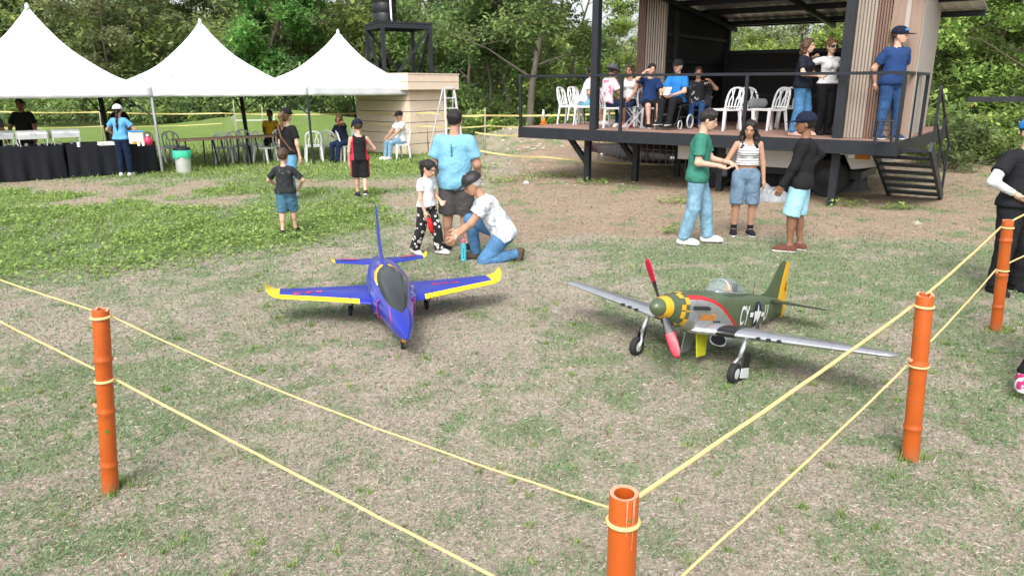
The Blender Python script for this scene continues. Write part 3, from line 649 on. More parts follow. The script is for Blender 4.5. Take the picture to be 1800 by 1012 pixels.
    def hand(s, i):
        w, e = s.wr[i], s.el[i]; d = nrm(s.hand_dir[i]) if s.hand_dir[i] is not None else nrm(nrm(w - e) + np.array([0, -.05, -.25]))
        q = 1 if i == 0 else -1; lat = np.array([0, -1., 0]) if abs(d[1]) < .8 else np.array([-q, 0, 0.]); lat = nrm(lat - d * (lat @ d)); pn = np.cross(lat, d) * (1 if np.cross(lat, d)[0] * q < 0 else -1)   # lat: thumb side, pn: palm side
        pr = [Prim(w - d * .012, w + d * .012, .0150, .017), Prim(w + d * .012 + lat * .010, w + d * .045 + lat * .012, .0125, .012), Prim(w + d * .012 - lat * .010, w + d * .043 - lat * .014, .0125, .011)]
        fin = []
        for j, (o, L) in enumerate(((.018, .042), (.006, .047), (-.006, .043), (-.017, .034))):
            b = w + d * .046 + lat * o; m = b + nrm(d + pn * .30 + lat * o * 3) * L * .5; t = m + nrm(d * .75 + pn * .8) * L * .5; fin += [Prim(b, m, .0058, .0053), Prim(m, t, .0053, .0044)]
        tb = w + d * .016 + lat * .016; tm = tb + nrm(d * .6 + lat * .75 + pn * .25) * .026; tt = tm + nrm(d * .95 + lat * .2 + pn * .2) * .022; fin += [Prim(tb, tm, .0085, .0068), Prim(tm, tt, .0066, .0052)]
        s.palm = getattr(s, 'palm', {}); s.palm[i] = (w + d * .05 + pn * .014, d, lat, pn)
        f1 = field(pr, .012); f2 = field(fin, .0025)
        V, F = s.mesh(lambda P: smin(f1(P), f2(P), .005), pr + fin, .004, .0034); return V, F, np.zeros(len(F), int)
    def add(s, name, f, prims, pad, m, root, res=None, mfun=None, label=None):
        V, F = s.mesh(f, prims, pad, res)
        if len(F) == 0: return None
        me = np_mesh(name, V * s.h, F, True); ms = m if isinstance(m, (list, tuple)) else [m]; o = mobj(name, me, ms, root)
        if mfun is not None: me.polygons.foreach_set('material_index', mfun(V[F].mean(1)).astype(np.int32))
        if label: o['label'] = label
        return o
    def shirt(s, root, m, sleeve=.55, hem=-.035, loose=.010, name='shirt', collar=False, seed=1, mfun=None, fullsleeve=False, tank=False, top=None, wr=.0045, label=None):
        pr = list(s.torso) + [Prim(p.a, p.b, p.ra + .004, p.rb + .004, p.n, p.k) for p in s.seat]
        sl = []
        if not tank:
            for i in (0, 1):
                a, e, w = s.sh[i], s.el[i], s.wr[i]; r0 = s.arm[i][0].ra + .006
                if fullsleeve: sl += [Prim(a, e, r0 + .004, s.arm[i][0].rb + .006), Prim(e, e + (w - e) * min(1, sleeve), s.arm[i][0].rb + .006, .019, flat=True)]
                else: sl += [Prim(a - (s.sv * (.010 if i == 0 else -.010)), a + (e - a) * sleeve, r0 + .002, r0 + .005, flat=True)]
        f0 = field(pr, .02); P0, tv = (s.P + s.tv * hem).astype(np.float32), s.tv.astype(np.float32); fs = field(sl, .02) if sl else None
        nk = field([Prim(s.neck - s.tv * .02, s.neck + s.tv * .05, .034 if not tank else .05, .05)])
        tp = None if top is None else (s.P + s.tv * top).astype(np.float32)
        def f(P):
            d = f0(P) - loose
            if fs is not None: d = smin(d, fs(P) - loose * .15, .012)
            d = d - wrinkle(P, wr, seed)
            hz = (P - P0) @ tv
            d = d - .010 * np.clip(1 - hz / .12, 0, 1) * (hz > -.02)
            d = np.maximum(d, -hz); d = np.maximum(d, -(nk(P)) + .002)
            if tp is not None: d = np.maximum(d, (P - tp) @ tv)
            if tank:
                for i in (0, 1): d = np.maximum(d, -(np.sqrt(((P - (s.sh[i] + s.sv * (.02 if i == 0 else -.02)).astype(np.float32)) ** 2).sum(1)) - .052))
            return d
        o = s.add(name, f, pr + sl, loose + .02, m, root, mfun=mfun, label=label)
        if collar:
            cp = [Prim(s.neck - s.tv * .012, s.neck + s.tv * .012, .040, .036, flat=True, flat0=True)]
            s.add('collar', lambda P: cp[0].d(P), cp, .006, m if not isinstance(m, (list, tuple)) else m[0], root, .005)
        return o
    def pants(s, root, m, length=1.0, loose=.007, flare=0.0, rise=.055, name='trousers', seed=5, mfun=None, wr=.0035, label=None):
        pr = [Prim(p.a, p.b, p.ra + .003, p.rb, p.n, p.k) for p in s.seat] + [Prim(s.P - s.tv * .0, s.P + s.tv * rise, .078 * (1 + .5 * (s.fat - 1)), .074 * s.fat, s.bk, 1.2 / (1 + .5 * (s.fat - 1)), flat=True)]
        for i in (0, 1):
            hp, k, a = s.hip[i], s.kn[i], s.an[i]; A = s.leg[i]; full = .5
            if length <= full: t = length / full; pr.append(Prim(hp, hp + (k - hp) * t, A[0].ra + .004, A[0].ra + (A[0].rb - A[0].ra) * t + .008 + flare, flat=True))
            else:
                t = (length - full) / (1 - full); pr += [Prim(hp, k, A[0].ra + .004, A[0].rb + .005 + flare * .4), Prim(k, k + (a - k) * t, A[1].ra + .005 + flare * .5, (.027 if t > .8 else A[1].ra + .007) + flare, flat=True)]
        f0 = field(pr, .006)
        return s.add(name, lambda P: f0(P) - loose - wrinkle(P, wr, seed, 1.0), pr, loose + .012, m, root, mfun=mfun, label=label)
    def shoes(s, root, up, sole=None, name='shoe'):
        for i in (0, 1):
            pr = [Prim(p.a, p.b, p.ra + .004, p.rb + .004) for p in s.foot[i]]; f0 = field(pr, .014); zs = min(p.b[2] for p in pr)
            Rf = rot(s.fy[i], s.fp[i]); dn = Rf @ np.array([0, 0, 1.]); a = s.an[i]; cut = (a - dn * .046).astype(np.float32); dn32 = dn.astype(np.float32)
            top = (a + dn * .012).astype(np.float32)
            sol = [Prim(p.a - dn * .010, p.b - dn * .012, p.ra + .004, p.rb + .004) for p in s.foot[i][:2]]; f1 = field(sol, .014)
            f = lambda P, f0=f0, f1=f1, cut=cut, top=top: np.maximum(np.maximum(smin(f0(P), f1(P), .01), -((P - cut) @ dn32)), (P - top) @ dn32)
            s.add(name, f, pr + sol, .01, [up, sole or up], root, .0055, mfun=lambda c, cut=cut, dn=dn: (((c - cut) @ dn) < .012).astype(int))
    def socks(s, root, m, z=.09):
        for i in (0, 1):
            p = s.leg[i][1]; d = nrm(p.a - p.b); q = Prim(p.b - d * .01, p.b + d * z, .024, .0265, flat=True); s.add('sock', lambda P: q.d(P), [q], .01, m, root, .006)
    def hair(s, root, m, style='short', seed=3):
        Rm, c, k = s.hR, s.hc, s.hs
        def loc(x, y, z): return c + Rm @ (np.array([x, y, z]) * k)
        X = Rm @ np.array([1., 0, 0]); pr = [Prim(loc(0, .016, .022), loc(0, -.006, .032), .0580 * k, .0545 * k, X, 1.11)]; ex = []
        if style in ('long', 'pony', 'bob', 'bun'):
            pr[0] = Prim(loc(0, .016, .020), loc(0, -.004, .024), .0575 * k, .0555 * k, X, 1.10); ex.append(Prim(loc(0, .03, .0), loc(0, .036, -.03), .040 * k, .030 * k))
        tv = s.tv; base = s.neck
        if style == 'long':
            for q in (1, -1):
                ex += [Prim(loc(q * .046, .0, -.005), loc(q * .060, .004, -.075), .021 * k, .024 * k), Prim(loc(q * .060, .004, -.075), base + s.sv * q * .052 - s.bk * .062 - tv * .085, .024, .013)]
            ex += [Prim(loc(0, .05, -.02), base + s.bk * .070 - tv * .12, .045, .026, s.bk, 1.6), Prim(loc(.03, .05, -.03), base + s.bk * .066 + s.sv * .05 - tv * .10, .03, .02), Prim(loc(-.03, .05, -.03), base + s.bk * .066 - s.sv * .05 - tv * .10, .03, .02)]
        if style == 'bob':
            for q in (1, -1): ex += [Prim(loc(q * .046, .008, .0), loc(q * .050, .008, -.055), .022 * k, .020 * k)]
            ex.append(Prim(loc(0, .04, -.02), loc(0, .042, -.065), .042 * k, .036 * k))
        if style == 'pony':
            b = loc(0, .066, .03); ex += [Prim(b, b + s.bk * .035 - np.array([0, 0, .02]), .020, .028), Prim(b + s.bk * .035 - np.array([0, 0, .02]), b + s.bk * .030 - np.array([0, 0, .17]), .028, .013)]
        if style == 'braid':
            b = loc(0, .056, -.03); e1 = base + s.bk * .072 - tv * .10; ex += [Prim(b, e1, .018, .017), Prim(e1, e1 - tv * .07, .017, .008)]
        if style == 'bun': ex.append(Prim(loc(0, .05, .065), loc(0, .05, .07), .026))
        face = field([Prim(loc(0, -.070, .010), loc(0, -.060, -.05), .047 * k, .058 * k, X, 1.32 if style == 'long' else 1.12)]); nape = (loc(0, 0, -.022)).astype(np.float32); up = (Rm @ np.array([0, .35, 1.])).astype(np.float32)
        f0 = field(pr, .02); f1 = field(ex, .015) if ex else None; curly = .0085 if style in ('long', 'bob') else .0062
        def f(P):
            d = np.maximum(f0(P), -((P - nape) @ up))
            if f1 is not None: d = smin(d, f1(P), .02)
            d = d - wrinkle(P, curly, seed, 1.6)
            return np.maximum(d, -face(P))
        s.add('hair', f, pr + ex, .014, m, root, .0048)
    def cap(s, root, m, brim=True, back=False, bucket=False, name='cap', mfun=None):
        Rm, c, k = s.hR, s.hc, s.hs
        def loc(x, y, z): return c + Rm @ (np.array([x, y, z]) * k)
        X = Rm @ np.array([1., 0, 0]); Z = Rm @ np.array([0, 0, 1.])
        pr = [Prim(loc(0, .014, .026), loc(0, -.004, .028), .0665 * k, .0630 * k, X, 1.08)]; cut = loc(0, 0, .020).astype(np.float32); up = (Rm @ nrm([0, -.08 if not back else .1, 1.])).astype(np.float32)
        sg = 1 if back else -1; br = [Prim(loc(0, sg * .050, .026), loc(0, sg * .092, .018), .050 * k, .042 * k, Z, 9.0)]
        if bucket: br = [Prim(loc(0, .012, .018), loc(0, -.006, .018), .095 * k, None, Z, 9.0)]
        f0 = field(pr, .02); f1 = field(br)
        def f(P):
            d = np.maximum(f0(P), -((P - cut) @ up)); return smin(d, f1(P), .006) if (brim or bucket) else d
        s.add(name, f, pr + br, .006, m, root, .0046, mfun=mfun)
    def glasses(s, root, m, up=False):
        Rm, c, k = s.hR, s.hc, s.hs
        def loc(x, y, z): return c + Rm @ (np.array([x, y, z]) * k)
        z = .05 if up else .005; y = -.058 if not up else -.052; pr = [Prim(loc(q * .013, y, z), loc(q * .026, y + .006, z), .0125 * k, None) for q in (1, -1)] + [Prim(loc(q * .036, y + .008, z), loc(q * .047, .0, z), .004 * k) for q in (1, -1)]
        f0 = field(pr, .004); s.add('sunglasses', f0, pr, .004, m, root, .0042)
def person(label, loc, rz, fig, cat='person', group=None):
    return thing('person', label, cat, loc, rz, group)
# ------------------------------------------------------------------ platform with the clad building
BLK = mat('black_steel', (0.016, 0.019, 0.025), .45, var=.25, scale=6, bump=.08, bscale=30, spec=.4)
BLKW = mat('black_wall', (0.016, 0.015, 0.015), .75, var=.3, scale=3)
DECKM = mat('deck_board', (0.30, 0.185, 0.145), .75, var=.3, scale=3, bump=.3, bscale=25, stretch=(1.2, 14, 8))
TAUPE = mat('cladding_taupe', (0.33, 0.275, 0.225), .7, var=.15, scale=3, bump=.15, bscale=20, stretch=(6, 6, .4))
BROWN = mat('cladding_brown', (0.195, 0.118, 0.088), .7, var=.22, scale=3, bump=.15, bscale=20, stretch=(6, 6, .4))
TANP = mat('cladding_tan', (0.285, 0.20, 0.155), .7, var=.15, scale=3, bump=.15, bscale=20, stretch=(6, 6, .4))
PALEP = mat('cladding_pale', (0.40, 0.36, 0.315), .7, var=.08, scale=3)
ZINC = mat('zinc_sheet', (0.66, 0.66, 0.67), .4, metal=.25, var=.15, scale=3)
DO = Vector((0.19, 16.75, 0)); DU = Vector((0.80, -0.60, 0)); DN = Vector((0.60, 0.80, 0)); DZ = 1.17
DROT = math.atan2(DU.y, DU.x)
def D(u, n, z=0.0): return DO + DU * u + DN * n + Vector((0, 0, z))
def Dl(u, n, z=0.0): return Vector((u, n, z))                       # the same in the platform's own frame
def Upx(px, n=0.0, z=DZ):
    lo, hi = -3.0, 12.0
    for _ in range(50):
        m = (lo + hi) / 2; p = D(m, n, z); Z = p.y * _c - (p.z - CAM_H) * _s
        if 900 + FPX * p.x / Z < px: lo = m
        else: hi = m
    return lo
deck = thing('platform', 'raised wooden platform with black steel frame and railing', 'platform', DO, DROT)
LEN, DEP = 7.57, 5.3
mb = MB()
for i in range(38):
    m_ = MB(); m_.box(((LEN) / 2, 0.03 + i * 0.14 + 0.067, DZ - 0.014), (LEN - .04, 0.132, 0.028)); m_.build('deck_board', DECKM, deck)
mb = MB(); mb.box((LEN / 2, -0.02, DZ - .125), (LEN + .06, .06, .23)); mb.build('fascia', BLK, deck, bevel=.004)
mb = MB(); mb.box((LEN + .0, DEP / 2 + .02, DZ - .13), (.06, DEP, .22)); mb.build('fascia', BLK, deck, bevel=.004)
mb = MB(); mb.box((0, DEP / 2 + .02, DZ - .13), (.06, DEP, .22)); mb.build('fascia', BLK, deck, bevel=.004)
for n_ in (1.4, 2.8, 4.2):
    mb = MB(); mb.box((LEN / 2, n_, DZ - .12), (LEN - .1, .08, .16)); mb.build('joist', BLK, deck)
SUP = [(1.45, .50, True), (2.2, 1.3, True), (2.6, 2.6, False), (Upx(1460, .28, 0), .28, False), (4.3, .9, False), (4.4, 3.2, False), (6.5, 3.2, False)]
for u, n_, br in SUP:
    mb = MB(); mb.bar((u, n_, -.1), (u, n_, DZ - .03), .12); mb.build('support_post', BLK, deck)
    if br:
        mb = MB(); mb.bar((u - .02, n_, .42), (u - .62, n_, DZ - .06), .10); mb.build('brace', BLK, deck)
RZ_ = 2.24
mb = MB(); mb.box((LEN / 2, 0.0, RZ_), (LEN + .05, .05, .05)); mb.build('top_rail', BLK, deck)
mb = MB(); mb.box((LEN, 1.1, RZ_), (.05, 2.2 - .05, .05)); mb.build('top_rail', BLK, deck)
mb = MB(); mb.box((0, 1.35, RZ_), (.05, 2.7 - .05, .05)); mb.build('top_rail', BLK, deck)
for u, n_ in ((0, 0), (Upx(1090), 0), (Upx(1306), 0), (LEN, 0), (LEN, 1.05), (LEN, 2.15), (0, 2.65)):
    mb = MB(); mb.box((u, n_, (DZ + RZ_) / 2 - .02), (.055, .055, RZ_ - DZ + .0)); mb.build('rail_post', BLK, deck)
# stairs at the right end
st = thing('stairs', 'black open steel stairs at the right end of the platform', 'stairs', DO, DROT)
U0, U1 = 7.18, 8.05
def stp(t): return .30 + 1.85 * t, 1.02 - .92 * t
for i in range(7):
    n_, z = stp(i / 6); mb = MB(); mb.box(((U0 + U1) / 2, n_, z), (U1 - U0 - .05, .27, .045)); mb.build('tread', BLK, st)
for u in (U0, U1):
    mb = MB(); a = stp(-.08); b = stp(1.1); mb.bar((u, a[0], a[1]), (u, b[0], b[1]), .05, .16); mb.build('stringer', BLK, st)
a = stp(0); b = stp(1.05)
mb = MB(); mb.tube([(U1, a[0], a[1] + 1.0), (U1, b[0], b[1] + .95)], .022, 8); mb.tube([(U1, a[0], a[1] + .5), (U1, b[0], b[1] + .5)], .018, 8)
mb.build('handrail', BLK, st)
for t in (0, .5, 1.04):
    n_, z = stp(t); mb = MB(); mb.bar((U1, n_, z - .02), (U1, n_, z + 1.0), .04); mb.build('handrail_post', BLK, st)
# the building on the platform
bld = thing('clad_building', 'small building with brown fluted cladding and open front on the platform', 'building', DO, DROT)
NL = 1.75; UL0, UL1 = Upx(1112, NL), Upx(1163, NL); UR0 = 6.62; UR1 = LEN + .02
NB = min((abs(Upx(1270, n_ / 50) - UL1 - .04), n_ / 50) for n_ in range(120, 300))[1]
YB = D(UL1, NB).y; WLO, WHI = at(1283, 90, YB).z, at(1283, 46, YB).z
def roofz(n_): return 4.10 + (WHI + .14 - 4.10) * n_ / NB
for u, n_ in ((Upx(1044, .06), .06), (UR0 - .02, .22)):
    mb = MB(); mb.bar((u, n_, DZ - .01), (u, n_, roofz(n_) - .12), .145); mb.build('column', BLK, bld)
def flutes(u0, n0, u1, n1, mats_, k, zt, depth=.045):
    d = Vector((u1 - u0, n1 - n0, 0)); L = d.length; d.normalize(); nn = Vector((d.y, -d.x, 0)); w = L / k; M = Matrix((d, -nn, Vector((0, 0, 1)))).transposed()
    mb = MB(); c = Vector((u0, n0, 0)) + d * L / 2 - nn * .03; mb.box((c.x, c.y, (DZ + zt) / 2), (L, .04, zt - DZ), M); mb.build('wall_backing', mats_[0], bld)
    for i in range(k):
        p = Vector((u0, n0, 0)) + d * (w * (i + .5)) + nn * (depth * .5 - .008); mb = MB(); mb.box((p.x, p.y, (DZ + zt) / 2 + .005), (w * .58, depth, zt - DZ - .01), M); mb.build('cladding_slat', mats_[i % len(mats_)] if len(mats_) == k else mats_[0], bld)
zt = 3.9
flutes(UL0, NL + .10, UL0 + .24, NL, [BROWN], 5, zt)                     # narrow brown return at the left corner
flutes(UL0 + .25, NL, UL1, NL - .03, [TAUPE], 8, zt)
flutes(UR0 + .04, .34, UR0 + .34, .40, [TAUPE], 6, zt)
flutes(UR0 + .34, .40, UR0 + .54, .47, [BROWN], 5, zt)
for (a_, b_, m_) in ((.57, .76, TANP), (.76, .82, PALEP), (.82, 1.0, TANP)):
    w_ = (UR1 - UR0)
    u0, u1 = UR0 + a_ * w_, UR0 + b_ * w_; n0, n1 = .47 + (a_ - .57) * .5, .47 + (b_ - .57) * .5
    mb = MB(); mb.add([(u0, n0, DZ), (u1, n1, DZ), (u1, n1, zt), (u0, n0, zt), (u0, n0 + .05, DZ), (u1, n1 + .05, DZ), (u1, n1 + .05, zt), (u0, n0 + .05, zt)], [(0, 1, 2, 3), (4, 7, 6, 5), (0, 4, 5, 1), (3, 2, 6, 7), (0, 3, 7, 4), (1, 5, 6, 2)]); mb.build('cladding_panel', m_, bld)
mb = MB(); US = UR1 - .42; mb.bar((UR1 - .02, .74, (DZ + 3.66) / 2), (US, NB, (DZ + 3.66) / 2), .06, 3.66 - DZ); mb.build('side_wall', PALEP, bld)
mb = MB(); mb.box((UL1 - .04, NL + .08 + (NB - NL - .08) / 2, (DZ + 3.7) / 2), (.06, NB - NL - .08, 3.7 - DZ)); mb.build('side_wall', BLKW, bld)
for z_ in (1.95, 2.55, 3.1):
    mb = MB(); mb.box((UL1 + .01, (NL + .08 + NB) / 2, z_), (.05, NB - NL - .12, .06)); mb.build('wall_rail', BLK, bld)
mb = MB(); mb.box((UL1 + .02, NL + .45, (DZ + 3.6) / 2), (.07, .12, 3.6 - DZ)); mb.build('inner_column', BLK, bld)
ub = (UL1 + US) / 2; wb = US - UL1 - .02
mb = MB(); mb.box((ub, NB, (DZ + WLO - .04) / 2), (wb, .06, WLO - .04 - DZ)); mb.build('back_wall', BLKW, bld)
for z_ in (1.8, 2.4): mb = MB(); mb.box((ub, NB - .05, z_), (wb, .05, .06)); mb.build('wall_rail', BLK, bld)
mb = MB(); mb.box((ub, NB - .005, WLO - .04), (wb, .1, .08)); mb.build('window_ledge', BLK, bld)
mb = MB(); mb.box((ub, NB - .02, WHI + .05), (wb, .12, .10)); mb.build('beam', BLK, bld)
for u in (UL1 + .04, 5.95, US - .1): mb = MB(); mb.bar((u, NB - .01, DZ), (u, NB - .01, WHI + .04), .11); mb.build('back_column', BLK, bld)
mb = MB(); grid = []
K_ = 100; ulo, uhi = UL0 - .15, UR1 + .42
for j in range(7):
    n_ = .05 + (NB - .05 + .45) * j / 6; grid.append([(ulo + (uhi - ulo) * i / K_, n_, roofz(n_) + .022 * abs(math.sin(i * math.pi / 4))) for i in range(K_ + 1)])
mb.sheet(grid); ro = mb.build('roof', ZINC, bld); sm = ro.modifiers.new('thick', 'SOLIDIFY'); sm.thickness = .012
for n_ in (.22, 1.35, 2.55, 3.7, NB + .2):
    mb = MB(); mb.box(((ulo + uhi) / 2, n_, roofz(n_) - .085), (uhi - ulo - .05, .08, .12)); mb.build('purlin', BLK, bld)
for u in (UL1 + .1, 5.0, UR0): mb = MB(); mb.bar((u, .12, roofz(.12) - .20), (u, NB + .3, roofz(NB + .3) - .20), .08, .10); mb.build('rafter', BLK, bld)
# black boom at the right edge of the photograph
bar = thing('barrier_boom', 'black steel boom bar standing out at the right edge', 'barrier', (0, 0, 0)); p0, p1 = at(1700, 175, 14.5), at(1900, 174, 14.0)
mb = MB(); mb.bar(p0, p1, .09, .10); mb.build('boom', BLK, bar); mb = MB(); q = at(1895, 174, 14.0); mb.bar((q.x, q.y, -.1), (q.x, q.y, q.z), .12); mb.build('post', BLK, bar)

# ------------------------------------------------------------------ vehicles and clutter behind and under the platform
def wheel(mb_t, mb_h, c, r, w, ax):
    M = Vector((0, 0, 1)).rotation_difference(Vector(ax)).to_matrix()
    mb_t.lathe([(r * .6, -w / 2), (r * .93, -w / 2), (r, -w * .3), (r, w * .3), (r * .93, w / 2), (r * .6, w / 2)], 24, c, M); mb_h.lathe([(0.0001, -w * .62), (r * .25, -w * .62), (r * .5, -w * .52), (r * .62, -w * .45), (r * .62, w * .45), (r * .5, w * .52), (r * .25, w * .62), (0.0001, w * .62)], 24, c, M)
RUB = mat('rubber', (0.022, 0.022, 0.023), .8, var=.2, scale=20, bump=.2); CHROME = mat('chrome', (0.75, 0.75, 0.76), .18, metal=1, var=.08); GLASSD = mat('dark_glass', (0.02, 0.025, 0.03), .08, var=0, spec=.6)
def vintage_car():
    cx, cy = at(1135, 270, 20.4).x, 20.4
    t = thing('parked_car', 'dark maroon vintage car parked behind the platform', 'car', (cx, cy, -.03), R(-30)); t.scale = (.8, .8, .82); paint = mat('maroon_paint', (0.045, 0.016, 0.022), .25, var=.1, coat=.6)
    sec = [(-2.0, .38, .62, .60), (-1.85, .26, .80, .74), (-1.2, .22, .88, .80), (-.7, .2, .90, .82), (.6, .2, .92, .82), (1.3, .24, .86, .78), (1.85, .28, .76, .70), (1.98, .36, .58, .56)]
    mb = MB(); gr = []
    for x, zb, ztp, hw in sec:
        row = []
        for k in range(13):
            a = math.pi * k / 12; row.append((x, -hw * math.copysign(abs(math.cos(a)) ** .45, math.cos(a)), zb + (ztp - zb) * abs(math.sin(a)) ** .35))
        gr.append(row)
    mb.sheet(gr); n = len(gr[0]); mb.f.append(tuple(range(n))); mb.f.append(tuple(range((len(gr) - 1) * n, len(gr) * n))); mb.mi += [0, 0]; mb.build('body', paint, t, True, auto=40)
    mb = MB(); gr = []
    for x, z, hw in ((-.95, .86, .72), (-.55, 1.28, .60), (.35, 1.32, .60), (.95, .88, .70)): gr.append([(x, -hw, z), (x, -hw * .8, z + .08), (x, 0, z + .12), (x, hw * .8, z + .08), (x, hw, z)])
    mb.sheet(gr); mb.build('roof', paint, t, True)
    for s_ in (-1, 1):
        mb = MB(); mb.add([(-.86, s_ * .74, .90), (.86, s_ * .74, .90), (.36, s_ * .635, 1.27), (-.52, s_ * .635, 1.27)], [(0, 1, 2, 3)]); mb.build('side_window', GLASSD, t)
        for x in (-1.25, 1.2):
            a, b = MB(), MB(); wheel(a, b, (x, s_ * .70, .28), .28, .15, (0, 1, 0)); w = a.build('wheel', RUB, t, True, auto=40); b.build('hubcap', CHROME, w, True, auto=40)
    mb = MB(); mb.tube([(-2.06, -.7, .42), (-2.1, 0, .42), (-2.06, .7, .42)], .04); mb.build('bumper', CHROME, t, True); mb = MB(); mb.tube([(2.04, -.7, .42), (2.08, 0, .42), (2.04, .7, .42)], .04); mb.build('bumper', CHROME, t, True)
vintage_car()
def truck():
    o = D(5.1, 2.1, 0); t = thing('parked_truck', 'white truck with amber lamp parked under the platform', 'truck', o, DROT); wp = mat('truck_white', (0.72, 0.73, 0.74), .35, var=.06, coat=.3); am = mat('amber_lens', (0.75, 0.28, 0.02), .2, var=0)
    mb = MB(); prof = [(-1.9, .55), (-1.9, .98), (1.75, .98), (1.95, .86), (1.98, .62), (1.55, .55), (1.42, .80), (1.15, .92), (.88, .80), (.75, .50), (-.75, .50), (-.88, .80), (-1.15, .92), (-1.42, .80), (-1.55, .55)]
    n = len(prof); vs = [(x, -.85, z) for x, z in prof] + [(x, .85, z) for x, z in prof]; mb.add(vs, [tuple(range(n)), tuple(reversed(range(n, 2 * n)))] + [(i, (i + 1) % n, (i + 1) % n + n, i + n) for i in range(n)]); mb.build('body', wp, t, bevel=.01)
    for x in (-1.15, 1.15):
        for s_ in (-1, 1):
            a, b = MB(), MB(); wheel(a, b, (x, s_ * .76, .36), .36, .2, (0, 1, 0)); w = a.build('wheel', RUB, t, True, auto=40); b.build('hub', BLK, w, True, auto=40)
    mb = MB(); mb.box((0, 0, .42), (3.4, 1.3, .14)); mb.build('chassis', BLK, t); mb = MB(); mb.box((1.72, -.865, .80), (.26, .05, .11)); mb.build('amber_lamp', am, t, bevel=.01)
    mb = MB(); mb.box((1.55, -.87, .80), (.12, .04, .12)); mb.build('headlight', CHROME, t, bevel=.01)
truck()
def tarp(px, py, w, h, name, label, m, seed, cat='tarpaulin', dep=.5):
    p = G(px, py); r = random.Random(seed); mb = MB(); gr = []
    for i in range(11):
        row = []
        for j in range(11):
            u, v = i / 10 - .5, j / 10 - .5; e = max(abs(u), abs(v)) * 2; row.append((u * w * (1 + .12 * math.sin(v * 9 + seed)), v * dep * (1 + .15 * math.sin(u * 8)), h * max(0, 1 - e ** 2.5) * (1 + .35 * math.sin(u * 11 + seed) * math.cos(v * 9)) + .02 * r.random()))
        gr.append(row)
    mb.sheet(gr); o = mb.build(name, m, None, False); o.location = (p.x, p.y, -.01); tag(o, label, cat); return o
tarp(1352, 352, .75, .24, 'plastic_sheet', 'crumpled pale grey plastic sheet on the ground under the platform', mat('grey_plastic', (0.24, 0.255, 0.27), .45, var=.4, scale=6), 3)
tp = tarp(1400, 330, 2.4, .85, 'black_tarpaulin', 'black tarpaulin heaped in the shade under the platform', mat('black_plastic', (0.012, 0.012, 0.013), .5, var=.3), 5, dep=1.2)
tarp(1612, 393, .12, .035, 'crumpled_paper', 'crumpled pale paper lying on the dirt near the stairs', mat('paper', (0.40, 0.34, 0.28), .9), 7, 'litter', .1); tarp(925, 322, .13, .05, 'plastic_bag', 'small white plastic bag on the dirt left of the platform', mat('white_plastic_bag', (0.5, 0.5, 0.51), .5), 9, 'litter', .12)
def crowd_barrier():
    m = mat('galvanised', (0.42, 0.43, 0.44), .5, metal=.5, var=.2); a, b = at(1052, 282, 19.6), at(1205, 286, 18.2); a.z = b.z = 0; L = (b - a).length; d = (b - a).normalized()
    t = thing('crowd_barrier', 'grey metal crowd barrier in front of the vintage car', 'barrier', a, math.atan2(d.y, d.x)); mb = MB()
    mb.tube([(0, 0, 0), (0, 0, .85), (L, 0, .85), (L, 0, 0)], .016, 6); mb.build('frame', m, t)
    for z in (.15, .5): mb = MB(); mb.tube([(0, 0, z), (L, 0, z)], .010, 6); mb.build('rail', m, t)
    for i in range(1, 14): mb = MB(); mb.tube([(L * i / 14, 0, .15), (L * i / 14, 0, .85)], .007, 5); mb.build('bar', m, t)
crowd_barrier()

# ------------------------------------------------------------------ shed, ladder, water tower
def shed():
    wm = mat('beige_siding', (0.78, 0.635, 0.50), .75, var=.06, scale=4, bump=.1, bscale=60); gap = mat('siding_joint', (0.10, 0.08, 0.07), .9)
    a, b = G(722, 274), G(792, 268); ang = R(52); t = thing('shed', 'beige shed with horizontal boards and a flat roof band', 'shed', a, ang); Hs = 1.90; L, dp = 1.62, 2.25
    mb = MB(); mb.box((L / 2, dp / 2, Hs / 2), (L - .03, dp - .03, Hs)); mb.build('core_wall', gap, t); k = 6
    for i in range(k):
        z0 = .02 + i * Hs / k
        mb = MB(); mb.box((L / 2, .0, z0 + Hs / k / 2), (L, .05, Hs / k - .018)); mb.build('siding_board', wm, t, bevel=.003)
        for x in (0, L): mb = MB(); mb.box((x, dp / 2 + .026, z0 + Hs / k / 2), (.05, dp - .002, Hs / k - .018)); mb.build('siding_board', wm, t, bevel=.003)
        mb = MB(); mb.box((L / 2, dp + .052, z0 + Hs / k / 2), (L + .05, .05, Hs / k - .018)); mb.build('siding_board', wm, t, bevel=.003)
    o_ = .26; mb = MB(); mb.box((L / 2, dp / 2, Hs + .235), (L + 2 * o_ - .06, dp + 2 * o_ - .06, .42)); mb.build('roof_core', gap, t)
    for i in range(2):
        z0 = Hs + .02 + i * .225
        for y in (-o_, dp + o_): mb = MB(); mb.box((L / 2, y, z0 + .108), (L + 2 * o_ + .05, .05, .212)); mb.build('roof_band_board', wm, t, bevel=.003)
        for x in (-o_, L + o_): mb = MB(); mb.box((x, dp / 2, z0 + .108), (.05, dp + 2 * o_ - .052, .212)); mb.build('roof_band_board', wm, t, bevel=.003)
    mb = MB(); mb.box((L / 2, dp / 2, Hs + .475), (L + 2 * o_ + .08, dp + 2 * o_ + .08, .03)); mb.build('roof', wm, t)
shed()
